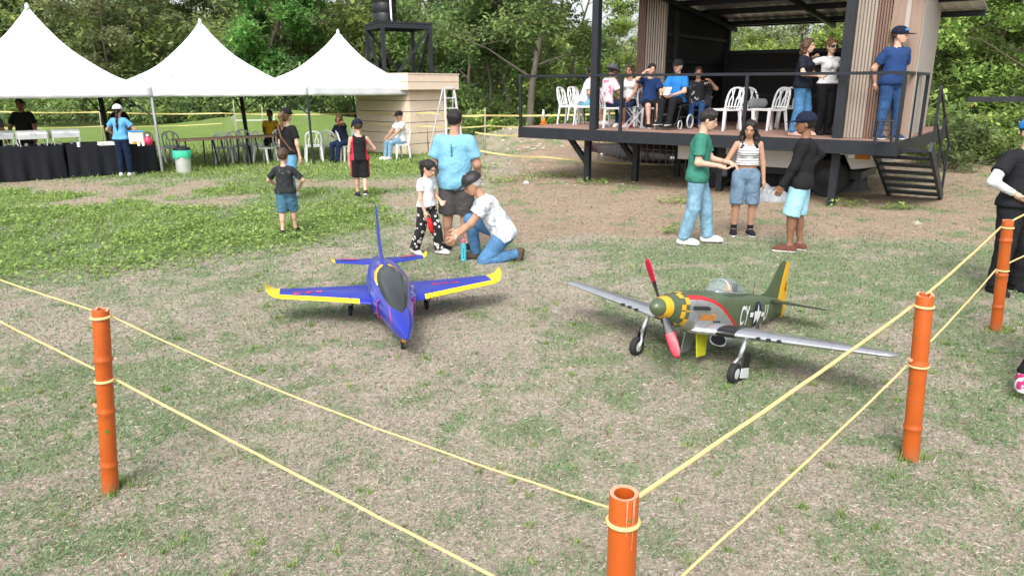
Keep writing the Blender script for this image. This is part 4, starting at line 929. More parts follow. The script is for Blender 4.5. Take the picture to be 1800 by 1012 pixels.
def ladder():
    m = mat('aluminium', (0.72, 0.73, 0.74), .4, metal=.3, var=.1); t = thing('ladder', 'white metal step ladder leaning beside the shed', 'ladder', (-1.62, 21.6, 0), R(25)); H_ = 1.98
    for s_ in (-1, 1):
        mb = MB(); mb.bar((s_ * .28, 0, 0), (s_ * .14, .45, H_), .03, .06); mb.build('rail', m, t); mb = MB(); mb.bar((s_ * .34 - .12, 1.1, 0), (s_ * .16, .5, H_), .03, .04); mb.build('rear_leg', m, t)
    for i in range(1, 7):
        f = i / 7; mb = MB(); mb.box((0, .45 * f, H_ * f), ((.28 - .14 * f) * 2, .08, .025)); mb.build('rung', m, t)
    mb = MB(); mb.box((0, .47, H_ + .01), (.34, .2, .03)); mb.build('top_cap', m, t)
ladder()
def water_tower():
    c = at(700, 60, 25.6); t = thing('water_tower', 'black steel water tower frame behind the shed', 'tower', (c.x, c.y, 0), R(28)); w = .80; zt = 3.92; legs = []
    for i, j in ((-1, -1), (1, -1), (1, 1), (-1, 1)):
        mb = MB(); mb.bar((i * w, j * w, -.1), (i * w, j * w, zt), .105); mb.build('leg', BLK, t)
    q = [(-w, -w), (w, -w), (w, w), (-w, w)]
    for i in range(4):
        a, b = q[i], q[(i + 1) % 4]; mb = MB(); mb.bar((*a, zt - .06), (*b, zt - .06), .09, .13); mb.build('top_beam', BLK, t)
        m_ = ((a[0] + b[0]) / 2, (a[1] + b[1]) / 2); e = a if i % 2 else b
        mb = MB(); mb.bar((*a, zt - .1), (a[0] * .25 + b[0] * .75, a[1] * .25 + b[1] * .75, 2.35), .07) if i % 2 else mb.bar((*b, zt - .1), (b[0] * .25 + a[0] * .75, b[1] * .25 + a[1] * .75, 2.35), .07); mb.build('brace', BLK, t)
        mb = MB(); mb.bar((*a, 2.2), (*b, 2.2), .09); mb.build('cross_beam', BLK, t)
    mb = MB(); mb.box((0, 0, zt + .04), (2 * w + .12, 2 * w + .12, .05)); mb.build('platform', BLK, t)
    pc = at(676, 30, 25.2); tk = thing('water_tank', 'black plastic water tank on top of the tower', 'tank', (pc.x, pc.y, zt + .068)); bp = mat('black_tank', (0.013, 0.013, 0.015), .35, var=.2)
    mb = MB(); mb.lathe([(.36, 0), (.385, .03), (.385, .25), (.375, .27), (.385, .29), (.385, .55), (.375, .57), (.385, .59), (.385, .95), (.30, 1.1), (.12, 1.16), (.12, 1.24), (0.001, 1.25)], 32); mb.build('body', bp, tk, True, auto=35)
    pipe = mat('white_pipe', (0.78, 0.78, 0.78), .4, var=.05); mb = MB(); mb.tube([(.30, -.36, -.05), (.28, -.42, .1), (.26, -.42, 1.0)], .03, 8); mb.build('pipe', pipe, tk, True)
water_tower()

# ------------------------------------------------------------------ tents
TENT = mat('tent_fabric', (0.78, 0.79, 0.80), .7, var=.03, scale=1.5, bump=.05, bscale=3); TENTV = mat('tent_valance', (0.72, 0.73, 0.75), .7, var=.05, scale=3); PGREY = mat('grey_pole', (0.42, 0.43, 0.44), .45, metal=.4)
PF = [Vector((-11.75, 15.35, 0)), G(286, 303), G(551, 289), G(752, 271)]; TN = Vector((-2.8, 2.8, 0))
def tent(i, label, pk):
    a, b = PF[i], PF[i + 1]; c = (a + b) / 2 + TN / 2; zp = pk.z; pof = Vector((pk.x - c.x, pk.y - c.y, 0)); t = thing('tent', label, 'tent', c, 0, 'row of white party tents'); q = [a - c, b - c, b + TN - c, a + TN - c]; ze = 2.02; zv = 1.79; mb = MB(); n = 16
    for s_ in range(4):                                    # four swept roof panels
        A, B = q[s_], q[(s_ + 1) % 4]; gr = []
        for r in range(n + 1):
            f = r / n; k = f; z = ze + (zp - ze) * (k ** 1.55 * .72 + .28 * k ** 4); row = []
            for e in range(13):
                p = A.lerp(B, e / 12) * (1 - f) + pof * f ** .7; sag = -.05 * math.sin(math.pi * e / 12) * (1 - f) * f * 3; row.append((p.x, p.y, z + sag + .012 * math.sin(e * 2.1 + r * .9 + s_) * (1 - f) * f * 4))
            gr.append(row)
        mb.sheet(gr)
    me = mb; o = me.build('canopy', TENT, t, True, auto=50); mb = MB(); mb.lathe([(.05, zp - .10), (.045, zp), (.02, zp + .05), (0.001, zp + .06)], 10, pof); mb.build('peak_cap', TENTV, t, True)
    for s_ in range(4):
        A, B = q[s_], q[(s_ + 1) % 4]; mb = MB(); gr = []; d = (B - A).normalized(); nn = Vector((d.y, -d.x, 0))
        for r in range(5):
            f = r / 4; gr.append([tuple(A.lerp(B, e / 24) + nn * (.012 + .02 * math.sin(e * 1.7 + s_) * f) + Vector((0, 0, ze + .004 - (ze - zv) * f - .02 * f * math.sin(math.pi * e / 24)))) for e in range(25)])
        mb.sheet(gr); v = mb.build('valance', TENTV, t, True); md = v.modifiers.new('thick', 'SOLIDIFY'); md.thickness = .004
    for s_, p in enumerate(q):
        lean = Vector((.05, 0, 0)) if s_ < 2 else Vector((.12, 0, 0)); inn = p * .985
        if (i, s_) in ((1, 0), (2, 0)): continue          # poles shared with the neighbour are built once
        mb = MB(); mb.bar(inn + Vector((0, 0, -.05)) + lean, inn + Vector((0, 0, ze)), .05); mb.build('pole', PGREY if (i, s_) == (0, 1) else BLK, t); mb = MB(); f0 = inn + lean; mb.box((f0.x, f0.y, .012), (.12, .12, .012)); mb.build('foot_plate', BLK, t)
        mb = MB(); r0 = inn + Vector((0, 0, 1.3)) + lean * .35; mb.bar(r0, inn * .55 + Vector((0, 0, 2.25)), .03); mb.build('strut', BLK, t)
tent(0, 'leftmost of the three white peaked tents, over the buffet', at(47, 10, 17.6)); tent(1, 'middle white peaked tent beside the green lidded bin', at(351, 37, 19.9)); tent(2, 'rightmost white peaked tent in front of the shed', at(594, 55, 22.3))

# ------------------------------------------------------------------ buffet
CLOTH = mat('black_tablecloth', (0.006, 0.007, 0.012), .85, var=.25, scale=4, bump=.2, bscale=30)
def buffet(a, b, label, seed, dep=.75):
    d = b - a; L = d.length; d.normalize(); t = thing('buffet_table', label, 'table', a, math.atan2(d.y, d.x), 'buffet tables under the left tent'); Hh = .745; mb = MB()
    n = int(L * 22); per = []
    for i in range(n + 1): per.append((L * i / n, 0))
    for i in range(1, 15): per.append((L, dep * i / 14))
    for i in range(1, n + 1): per.append((L - L * i / n, dep))
    for i in range(1, 14): per.append((0, dep - dep * i / 14))
    gr = []; m = len(per)
    for r in range(6):
        f = r / 5; row = []
        for i, (x, y) in enumerate(per + per[:1]):
            k = i % m; off = (.03 + .035 * math.sin(k * .55 + seed) + .022 * math.sin(k * 1.21 + 2 * seed)) * f; cx, cy = L / 2, dep / 2; dx = -1 if x <= 0 else (1 if x >= L else 0); dy = -1 if y <= 0 else (1 if y >= dep else 0); row.append((x + dx * off, y + dy * off, Hh - (Hh - .015) * f))
        gr.append(row)
    mb.sheet(gr); mb.build('tablecloth', CLOTH, t, True); mb = MB(); mb.box((L / 2, dep / 2, Hh - .012), (L - .004, dep - .004, .03)); mb.build('table_top', CLOTH, t)
    for x in (.12, L - .12):
        for y in (.1, dep - .1): mb = MB(); mb.bar((x, y, 0), (x, y, Hh - .03), .03); mb.build('leg', BLK, t)
    return t, d
bA, bB, bC = G(-70, 327), G(122, 313), G(279, 303); bd = (bB - bA).normalized()
buffet(bA, bB - bd * .04, 'left buffet table draped in black cloth with chafing dishes', 1.0); buffet(bB + bd * .04, bC, 'right buffet table draped in black cloth behind the woman in blue', 2.3)
bn = Vector((-bd.y, bd.x, 0))
STEEL = mat('polished_steel', (0.74, 0.75, 0.76), .30, metal=.45, var=.1)
def chafing(px, py, label):
    p = G(px, py, .75); t = thing('chafing_dish', label, 'dish', p + bn * .12, math.atan2(bd.y, bd.x), 'chafing dishes on the left buffet table')
    mb = MB(); mb.box((0, 0, .20), (.56, .34, .10)); mb.build('pan', STEEL, t, bevel=.01); mb = MB(); gr = []
    for i in range(9):
        a = math.pi * i / 8; gr.append([(x, -.17 * math.cos(a), .252 + .085 * math.sin(a)) for x in (-.28, -.27, .27, .28)])
    mb.sheet(gr); n = 4; mb.f.append(tuple(i * n for i in range(9))); mb.f.append(tuple(i * n + 3 for i in range(9))); mb.mi += [0, 0]; mb.build('lid', STEEL, t, True, auto=40)
    mb = MB(); mb.tube([(-.06, -.175, .27), (-.05, -.2, .28), (.05, -.2, .28), (.06, -.175, .27)], .008, 6); mb.build('handle', STEEL, t)
    for sx in (-1, 1):
        for sy in (-1, 1): mb = MB(); mb.tube([(sx * .25, sy * .14, 0), (sx * .27, sy * .16, .1), (sx * .26, sy * .15, .2)], .012, 6); mb.build('leg', STEEL, t)
        mb = MB(); mb.lathe([(.035, .003), (.04, .05), (.03, .06), (0.001, .06)], 10, (sx * .12, 0, 0)); mb.build('burner', STEEL, t)
chafing(0, 258, 'steel chafing dish cut by the left edge, on black cloth'); chafing(60, 257, 'steel chafing dish in front of the caterer in black'); chafing(118, 254, 'steel chafing dish nearest the right buffet table')
def small(name, label, cat, px, py, builder, z=.752, back=.15):
    p = G(px, py, z); t = thing(name, label, cat, p + bn * back, math.atan2(bd.y, bd.x)); builder(t); return t
WP = mat('white_plastic', (0.78, 0.78, 0.77), .4, var=.04); PINK = mat('pink_plastic', (0.62, 0.03, 0.10), .35, var=.05); ORG = mat('orange_paper', (0.75, 0.36, 0.03), .7); BLUEP = mat('blue_band', (0.08, 0.3, 0.6), .5)
def b_trays(t):
    for i in range(3): mb = MB(); mb.box((0, 0, .012 + i * .026), (.30 - i * .005, .24, .02)); mb.build('tray', WP, t, bevel=.004)
small('tray_stack', 'small stack of white trays on the right buffet table', 'trays', 190, 256, b_trays)
def b_box(t):
    mb = MB(); mb.box((0, 0, .13), (.26, .2, .26)); mb.build('carton', WP, t, bevel=.006); mb = MB(); mb.box((0, -.003, .275), (.27, .21, .035)); mb.build('lid', BLUEP, t, bevel=.004); mb = MB(); mb.box((0, -.105, .03), (.24, .004, .05)); mb.build('label_strip', ORG, t)
small('drink_box', 'white carton with blue lid at the right end of the buffet', 'box', 249, 254, b_box, back=.35)
def b_cone(t): mb = MB(); mb.lathe([(.12, 0), (.11, .02), (.015, .40), (0.001, .41)], 16); mb.build('hat', ORG, t, True, auto=40)
small('paper_cone', 'orange paper cone standing beside the woman in blue', 'cone', 234, 252, b_cone, back=.45)
def b_ball(t): mb = MB(); mb.lathe([(.04, 0), (.085, .04), (.095, .09), (.085, .14), (.04, .18), (.03, .21), (0.001, .215)], 20); mb.build('jar', PINK, t, True); mb = MB(); mb.lathe([(.032, .205), (.034, .235), (0.001, .24)], 12); mb.build('cap', WP, t, True, auto=40)
small('pink_jar', 'round pink jar at the right end of the buffet', 'jar', 264, 256, b_ball, back=.1)
def b_cup(t): mb = MB(); mb.lathe([(.028, 0), (.036, .1), (.033, .1), (.026, .006), (0.001, .006)], 14); mb.build('cup', WP, t, True, auto=40)
small('cup', 'pale cup nearest the pink jar', 'cup', 255, 257, b_cup, back=.1); small('cup', 'pale cup nearest the woman in blue', 'cup', 247, 257, b_cup, back=.1); small('cup', 'small glass on the right end of the left buffet table', 'cup', 141, 259, b_cup, back=.1)
# bin
def bin_():
    p = G(324, 304); t = thing('litter_bin', 'steel litter bin with green bag hanging over its rim', 'bin', p); mb = MB(); mb.lathe([(.165, 0), (.17, .02), (.185, .52), (.18, .52), (.16, .03), (0.001, .03)], 28); mb.build('drum', STEEL, t, True, auto=40)
    g = mat('green_bag', (0.06, 0.55, 0.34), .35, var=.15, scale=14, bump=.4, bscale=18); mb = MB(); gr = []
    for r_, z in ((.175, .50), (.20, .545), (.205, .52), (.205, .45), (.21, .40), (.20, .37)):
        gr.append([((r_ + .012 * math.sin(k * 1.9 + z * 20)) * math.cos(2 * math.pi * k / 32), (r_ + .012 * math.sin(k * 1.9 + z * 20)) * math.sin(2 * math.pi * k / 32), z + (.025 * math.sin(k * .8) if z < .42 else 0)) for k in range(33)])
    mb.sheet(gr); mb.build('bag', g, t, True); mb = MB(); mb.lathe([(.198, .55), (.19, .60), (.12, .615), (0.001, .62)], 28); mb.build('lid', BLK, t, True, auto=40)
bin_()
# long brown table
def long_table():
    a, b = G(318, 247, .74), G(500, 238, .74); a.z = b.z = 0; d = b - a; L = d.length; d.normalize(); t = thing('trestle_table', 'long narrow brown table on black legs under the middle tent', 'table', a, math.atan2(d.y, d.x)); w = mat('table_brown', (0.19, 0.115, 0.085), .55, var=.2, scale=3, stretch=(1, 8, 8))
    k = 3
    for i in range(k): mb = MB(); mb.box((L * (i + .5) / k, .35, .725), (L / k - .01, .70, .03)); mb.build('top_panel', w, t, bevel=.004)
    for i in range(k):
        for x in (.12, L / k - .12):
            for y in (.08, .62):
                mb = MB(); X = L * i / k + x; mb.bar((X + (.10 if x < .5 else -.02), y, 0), (X, y, .71), .028); mb.build('leg', BLK, t)
long_table()

# ------------------------------------------------------------------ chairs
WHC = mat('white_chair', (0.80, 0.80, 0.81), .35, var=.05, scale=5); GRC = mat('grey_chair', (0.50, 0.51, 0.54), .4, var=.08, scale=5)
def make_chair(m):
    t = thing('plastic_chair', 'x', 'chair'); mb = MB(); gr = []
    for i in range(9):
        v = i / 8 - .5; gr.append([((u / 8 - .5) * (.44 - .05 * v), v * .43, .435 - .018 * math.cos((u / 8 - .5) * math.pi) - .01 * math.cos(v * 3)) for u in range(9)])
    mb.sheet(gr); o = mb.build('seat', m, t, True); md = o.modifiers.new('thick', 'SOLIDIFY'); md.thickness = .018
    mb = MB(); mb.box((0, -.208, .405), (.42, .014, .04)); mb.box((.218, 0, .405), (.014, .40, .04)); mb.box((-.218, 0, .405), (.014, .40, .04)); mb.build('apron', m, t)
    def bp(x, z): return (x, .195 + (z - .43) * .24 + .03 * (1 - (x / .22) ** 2) * (z - .43), z)
    arch = [bp(-.20, .42), bp(-.215, .55), bp(-.21, .68), bp(-.175, .775), bp(-.10, .82), bp(0, .832), bp(.10, .82), bp(.175, .775), bp(.21, .68), bp(.215, .55), bp(.20, .42)]
    mb = MB()
    for i in range(len(arch) - 1): mb.bar(Vector(arch[i]), Vector(arch[i + 1]), .030, .034)
    mb.build('back_frame', m, t)
    for s_, pts in ((-1, ((.12, .43), (.135, .58), (.075, .70), (.07, .80))), (1, ((.12, .43), (.135, .58), (.075, .70), (.07, .80))), (-1, ((.045, .43), (.045, .60), (.10, .72), (.13, .79))), (1, ((.045, .43), (.045, .60), (.10, .72), (.13, .79)))):
        mb = MB(); q = [Vector(bp(s_ * x, z)) for x, z in pts]
        for i in range(3): mb.bar(q[i], q[i + 1], .026, .012, up=(0, 1, 0))
        mb.build('back_slat', m, t)
    mb = MB(); mb.bar(bp(-.2, .46), bp(.2, .46), .03, .014); mb.build('back_rail', m, t)
    for sx in (-1, 1):
        for sy in (-1, 1):
            x0, y0 = sx * .195, sy * .185; x1, y1 = sx * .225, sy * .24; mb = MB(); mb.add([(x0 - .028, y0 - .02, .42), (x0 + .028, y0 - .02, .42), (x0 + .028, y0 + .02, .42), (x0 - .028, y0 + .02, .42), (x1 - .02, y1 - .014, 0), (x1 + .02, y1 - .014, 0), (x1 + .02, y1 + .014, 0), (x1 - .02, y1 + .014, 0)], [(0, 1, 2, 3), (7, 6, 5, 4), (0, 4, 5, 1), (1, 5, 6, 2), (2, 6, 7, 3), (3, 7, 4, 0)]); mb.build('leg', m, t)
    return t
CH = {'w': [make_chair(WHC), False], 'g': [make_chair(GRC), False]}
def chair(p, rz, label, kind='w', group='white plastic chairs'):
    pr, used = CH[kind]; c = pr if not used else copy_tree(pr); CH[kind][1] = True; c.location = p; c.rotation_euler = (0, 0, rz); tag(c, label, 'chair', group); return c
def DP(px, py): return G(px, py, DZ + .001)                  # a point of the photograph on the deck
# ------------------------------------------------------------------ model aircraft
class NG:
    """tiny helper for building shader maths"""
    def __init__(s, name, rough=.35, metal=0.0, coat=.5):
        s.m = bpy.data.materials.new(name); s.m.use_nodes = True; s.t = s.m.node_tree; s.b = s.t.nodes['Principled BSDF']; s.b.inputs['Roughness'].default_value = rough; s.b.inputs['Metallic'].default_value = metal; s.b.inputs['Coat Weight'].default_value = coat; s.b.inputs['Coat Roughness'].default_value = .12
        tc = s.t.nodes.new('ShaderNodeTexCoord'); sp = s.t.nodes.new('ShaderNodeSeparateXYZ'); lnk(s.t, tc.outputs['Object'], sp.inputs[0]); s.x, s.y, s.z = sp.outputs; s.vec = tc.outputs['Object']
    def op(s, o, a, b=None, c=None):
        n = s.t.nodes.new('ShaderNodeMath'); n.operation = o
        for i, v in enumerate((a, b, c)):
            if v is None: continue
            if isinstance(v, (int, float)): n.inputs[i].default_value = v
            else: lnk(s.t, v, n.inputs[i])
        return n.outputs[0]
    def between(s, v, a, b): return s.op('MULTIPLY', s.op('GREATER_THAN', v, a), s.op('LESS_THAN', v, b))
    def mix(s, f, a, b):
        n = s.t.nodes.new('ShaderNodeMix'); n.data_type = 'RGBA'; lnk(s.t, f, n.inputs[0])
        for i, v in ((6, a), (7, b)):
            if isinstance(v, tuple): n.inputs[i].default_value = (*v, 1)
            else: lnk(s.t, v, n.inputs[i])
        return n.outputs[2]
    def curve(s, v, pts, lo, hi, vlo, vhi):
        mr = s.t.nodes.new('ShaderNodeMapRange'); mr.inputs[1].default_value = lo; mr.inputs[2].default_value = hi; lnk(s.t, v, mr.inputs[0]); fc = s.t.nodes.new('ShaderNodeFloatCurve'); cu = fc.mapping.curves[0]; P = [((a - lo) / (hi - lo), (b - vlo) / (vhi - vlo)) for a, b in pts]
        cu.points[0].location = P[0]; cu.points[1].location = P[-1]
        for p in P[1:-1]: cu.points.new(*p)
        fc.mapping.update(); lnk(s.t, mr.outputs[0], fc.inputs['Value']); return s.op('MULTIPLY_ADD', fc.outputs[0], vhi - vlo, vlo)
    def noise(s, sc):
        n = s.t.nodes.new('ShaderNodeTexNoise'); n.inputs['Scale'].default_value = sc; n.inputs['Detail'].default_value = 5; lnk(s.t, s.vec, n.inputs['Vector']); return n.outputs[0]
    def done(s, col, metal=None, rough=None):
        lnk(s.t, col, s.b.inputs['Base Color'])
        if metal is not None: lnk(s.t, metal, s.b.inputs['Metallic'])
        if rough is not None: lnk(s.t, rough, s.b.inputs['Roughness'])
        return s.m
def smooth_interp(xs, X, Y):
    """Catmull-Rom style interpolation"""
    X = np.asarray(X, float); Y = np.asarray(Y, float); m = np.gradient(Y, X); xs = np.clip(xs, X[0], X[-1]); i = np.clip(np.searchsorted(X, xs) - 1, 0, len(X) - 2); h = X[i + 1] - X[i]; t = (xs - X[i]) / h
    return (2 * t**3 - 3 * t**2 + 1) * Y[i] + (t**3 - 2 * t**2 + t) * h * m[i] + (-2 * t**3 + 3 * t**2) * Y[i + 1] + (t**3 - t**2) * h * m[i + 1]
class Hull:
    def __init__(s, st, p=2.3): s.st = np.array(st, float); s.p = p
    def at(s, x):
        X = s.st[:, 0]; return tuple(smooth_interp(np.atleast_1d(np.asarray(x, float)), X, s.st[:, k]) for k in (1, 2, 3))
    def mesh(s, name, m, parent, n=70, k=40, x0=None, x1=None):
        xs = np.linspace(s.st[0, 0] if x0 is None else x0, s.st[-1, 0] if x1 is None else x1, n); t, b, w = s.at(xs); th = np.linspace(0, 2 * np.pi, k, endpoint=False); cs, sn = np.cos(th), np.sin(th); e = 2 / s.p
        Y = np.sign(cs) * np.abs(cs) ** e; Z = np.sign(sn) * np.abs(sn) ** e; zc = (t + b) / 2; hh = (t - b) / 2
        V = np.stack([np.repeat(xs[:, None], k, 1), w[:, None] * Y, zc[:, None] + hh[:, None] * Z], -1).reshape(-1, 3); mb = MB(); fs = [(i * k + j, (i + 1) * k + j, (i + 1) * k + (j + 1) % k, i * k + (j + 1) % k) for i in range(n - 1) for j in range(k)] + [tuple(range(k)), tuple(range((n - 1) * k, n * k))]
        mb.add(V, fs); return mb.build(name, m, parent, True, auto=60)
    def side(s, x, z, off=.004):
        t, b, w = s.at(x); zc = (t + b) / 2; hh = (t - b) / 2; q = np.clip(np.abs((np.asarray(z) - zc) / hh), 0, .999); return w * (1 - q ** s.p) ** (1 / s.p) + off
FOIL = [(1, 0), (.95, .010), (.8, .035), (.6, .070), (.4, .093), (.25, .094), (.12, .078), (.05, .055), (.015, .030), (0, 0), (.015, -.022), (.05, -.034), (.12, -.045), (.25, -.052), (.4, -.052), (.6, -.040), (.8, -.020), (.95, -.006)]
def wing(secs, name, m, parent, tk=1.0, close=True, vertical=False, auto=60):
    """secs: (y, xle, chord, z, thickness) -> lofted wing"""
    mb = MB(); k = len(FOIL); vs = []
    for y, x, c, z, t in secs:
        for a, b in FOIL: vs.append((x + a * c, b * c * t * tk, z) if vertical else (x + a * c, y, z + b * c * t * tk))
    fs = [(i * k + j, (i + 1) * k + j, (i + 1) * k + (j + 1) % k, i * k + (j + 1) % k) for i in range(len(secs) - 1) for j in range(k)]
    if close: fs += [tuple(range(k)), tuple(range((len(secs) - 1) * k, len(secs) * k))]
    mb.add(vs, fs); return mb.build(name, m, parent, True, auto=auto)
def drape_text(body, size, x, z, side, hull, m, parent, name, squash=1.0, hgt_=1.0, off=.012, bold=0.0, shear=0):
    cu = bpy.data.curves.new(name, 'FONT'); cu.body = body; cu.size = size; cu.offset = bold; cu.resolution_u = 3; cu.shear = shear; tmp = bpy.data.objects.new('tmp', cu); C.objects.link(tmp); dg = bpy.context.evaluated_depsgraph_get(); me = bpy.data.meshes.new_from_object(tmp.evaluated_get(dg)); bpy.data.objects.remove(tmp)
    bm = bmesh.new(); bm.from_mesh(me); bmesh.ops.triangulate(bm, faces=bm.faces); bmesh.ops.subdivide_edges(bm, edges=[e for e in bm.edges if e.calc_length() > size * .12], cuts=2, use_grid_fill=False); bmesh.ops.triangulate(bm, faces=bm.faces)
    for v in bm.verts:
        X = x + (v.co.x * squash) * (1 if side < 0 else -1); Z = z + v.co.y * hgt_; v.co = (X, side * float(hull.side(X, Z, off)[0]), Z)
    bm.to_mesh(me); bm.free(); return mobj(name, me, m, parent)
def poly_on_side(pts, side, hull, m, parent, name, off=.010, sub=3):
    bm = bmesh.new(); vs = [bm.verts.new((p[0], 0, p[1])) for p in pts]; bm.faces.new(vs); bmesh.ops.triangulate(bm, faces=bm.faces)
    for _ in range(sub): bmesh.ops.subdivide_edges(bm, edges=list(bm.edges), cuts=1, use_grid_fill=True)
    bmesh.ops.triangulate(bm, faces=bm.faces)
    for v in bm.verts: v.co.y = side * float(hull.side(v.co.x, v.co.z, off)[0])
    me = bpy.data.meshes.new(name); bm.to_mesh(me); bm.free(); return mobj(name, me, m, parent)
def warbird():
    yaw, att, sc = .818, .228, .238; ca, sa, cy, sy = math.cos(att), math.sin(att), math.cos(yaw), math.sin(yaw)
    t = thing('model_aircraft', 'green and silver model propeller fighter with red propeller and yellow nose', 'model plane')
    M = Matrix(((cy * ca, -sy, cy * sa), (sy * ca, cy, sy * sa), (-sa, 0, ca))).to_4x4(); t.matrix_world = Matrix.Translation((.969, 4.874, .579)) @ M @ Matrix.Scale(sc, 4)
    GRN, YEL, SIL, RED, BK = (0.072, 0.105, 0.052), (0.72, 0.40, 0.012), (0.56, 0.57, 0.58), (0.52, 0.008, 0.018), (0.012, 0.012, 0.014)
    H = Hull([(.74, .37, -.37, .36), (1.0, .43, -.47, .41), (1.5, .50, -.60, .45), (2.2, .54, -.72, .47), (3.0, .56, -.80, .48), (3.6, .60, -.86, .49), (4.5, .62, -.92, .48), (5.3, .61, -.90, .45), (6.2, .58, -.78, .39), (7.2, .53, -.58, .29), (8.2, .47, -.42, .19), (9.0, .40, -.32, .10), (9.35, .36, -.28, .05)], 2.35)
    g = NG('warbird_paint', .4, 0, .15); n = g.noise(3.0)
    zb = g.curve(g.x, [(0, .38), (1.4, .38), (2.3, .37), (3.0, .26), (3.8, -.06), (4.5, -.40), (5.0, -.62), (5.5, -1.25), (10, -1.4)], 0, 10, -1.5, .6); dz = g.op('SUBTRACT', g.z, zb)
    isg = g.op('GREATER_THAN', dz, 0.0); stripe = g.op('LESS_THAN', g.op('ABSOLUTE', dz), .062); stripe = g.op('MULTIPLY', stripe, g.between(g.x, 1.4, 5.1))
    ang = g.op('ADD', g.op('DIVIDE', g.op('ARCTAN2', g.z, g.y), 2 * math.pi / 13), 39.3); ck = g.op('MODULO', g.op('ADD', g.op('FLOOR', ang), g.op('FLOOR', g.op('DIVIDE', g.op('SUBTRACT', g.x, .98), .215))), 2.0); ckz = g.between(g.x, .98, 1.41); green2 = g.op('MAXIMUM', isg, g.op('LESS_THAN', g.x, .98))
    line = g.op('LESS_THAN', g.op('MODULO', g.op('ADD', g.x, .1), .62), .012)
    silv = g.mix(n, (0.42, 0.43, 0.44), (0.66, 0.67, 0.68)); grn = g.mix(n, (0.055, 0.085, 0.04), (0.092, 0.128, 0.066))
    col = g.mix(green2, silv, grn); col = g.mix(g.op('MULTIPLY', line, .5), col, (0.03, 0.035, 0.03)); col = g.mix(stripe, col, RED); col = g.mix(ckz, col, g.mix(ck, grn, YEL)); metal = g.op('MULTIPLY', g.op('SUBTRACT', 1.0, g.op('MAXIMUM', green2, g.op('MAXIMUM', stripe, ckz))), .8)
    PA = g.done(col, metal); body = H.mesh('fuselage', PA, t, 90, 44)
    ng = NG('warbird_wing', .3, .8, .1); n = ng.noise(1.6); ay = ng.op('ABSOLUTE', ng.y); blk = ng.between(ay, .86, 1.42); ln = ng.op('LESS_THAN', ng.op('MODULO', ng.op('ADD', ay, .35), .9), .016); sil = ng.mix(n, (0.50, 0.51, 0.53), (0.70, 0.71, 0.73)); col = ng.mix(ng.op('MULTIPLY', ln, .35), sil, (.08, .08, .09)); col = ng.mix(blk, col, BK); WPA = ng.done(col, ng.op('MULTIPLY', ng.op('SUBTRACT', 1.0, blk), .82))
    for s_ in (-1, 1):
        secs = [(.1, 2.05, 3.1, -.66, .95), (.45, 2.15, 2.95, -.64, .98), (.75, 2.42, 2.6, -.615, 1.0), (1.1, 2.56, 2.42, -.585, 1.0)] + [(y, 2.56 + (y - 1.1) * .115, 2.42 - (y - 1.1) * .265, -.585 + (y - 1.1) * .088, 1.0 - .05 * y / 5) for y in (2, 3, 4, 5.0, 5.35)] + [(5.56, 3.10, 1.16, -.19, .9), (5.68, 3.20, .94, -.18, .7), (5.72, 3.34, .68, -.178, .35)]
        w = wing([(y * s_, x, c, z, tk) for y, x, c, z, tk in secs], 'wing', WPA, t)
        mb = MB()
        for y in (2.15, 2.45, 2.75): mb.lathe([(.05, -.1), (.05, .12), (.03, .12), (0.001, .10)], 10, (2.56 + (y - 1.1) * .115 - .02, y * s_, -.585 + (y - 1.1) * .088), Matrix(((0, 0, -1), (0, 1, 0), (1, 0, 0))))
        mb.build('gun_port', BLK, w)
        al = MB(); al.box((4.45, s_ * 3.9, -.27), (.02, 2.2, .012)); al.build('aileron_gap', BLK, w)
        wing([(.03 * s_, 7.75, 1.45, .33, .55), (.4 * s_, 7.85, 1.30, .34, .55), (1.6 * s_, 8.25, .86, .36, .5), (1.9 * s_, 8.38, .68, .365, .45), (2.0 * s_, 8.50, .46, .367, .3)], 'tailplane', mat('warbird_dark_green', (0.030, 0.042, 0.024), .4, var=.15, coat=.2), t)
    OG = mat('warbird_green', GRN, .4, var=.2, scale=3, coat=.15); YM = mat('warbird_yellow', YEL, .35, var=.06, coat=.3)
    fin = wing([(0, 6.9, 2.0, .42, .10), (0, 7.55, 1.36, .62, .30), (0, 7.85, 1.06, .85, .5), (0, 8.08, .86, 1.2, .55), (0, 8.36, .66, 1.62, .55), (0, 8.50, .56, 1.78, .4), (0, 8.62, .44, 1.84, .2)], 'fin', OG, t, vertical=True)
    wing([(0, 8.93, .72, -.30, .35), (0, 8.90, .84, 0.0, .45), (0, 8.905, .72, .6, .5), (0, 8.94, .52, 1.2, .5), (0, 9.02, .36, 1.74, .5), (0, 9.06, .28, 1.84, .3)], 'rudder', YM, t, vertical=True)
    mb = MB(); mb.box((9.30, -.045, .95), (.05, .01, .30)); mb.box((9.36, -.045, .80), (.05, .01, .14)); mb.build('rudder_mark', mat('dark_red', (.25, .02, .02), .5), t)
    # spinner and propeller
    prop = bpy.data.objects.new('propeller', None); link(prop, t); Mx = Matrix(((0, 0, 1), (0, 1, 0), (-1, 0, 0)))
    g2 = NG('spinner_paint', .35, 0, .4); SP = g2.done(g2.mix(g2.between(g2.x, .30, .62), g2.mix(g2.noise(3), (0.065, 0.095, 0.045), (0.085, 0.12, 0.06)), YEL))
    mb = MB(); mb.lathe([(0.001, 0), (.07, .015), (.14, .06), (.21, .15), (.27, .27), (.315, .42), (.345, .58), (.36, .735)], 36, M=Mx); mb.build('spinner', SP, t, True, auto=60)
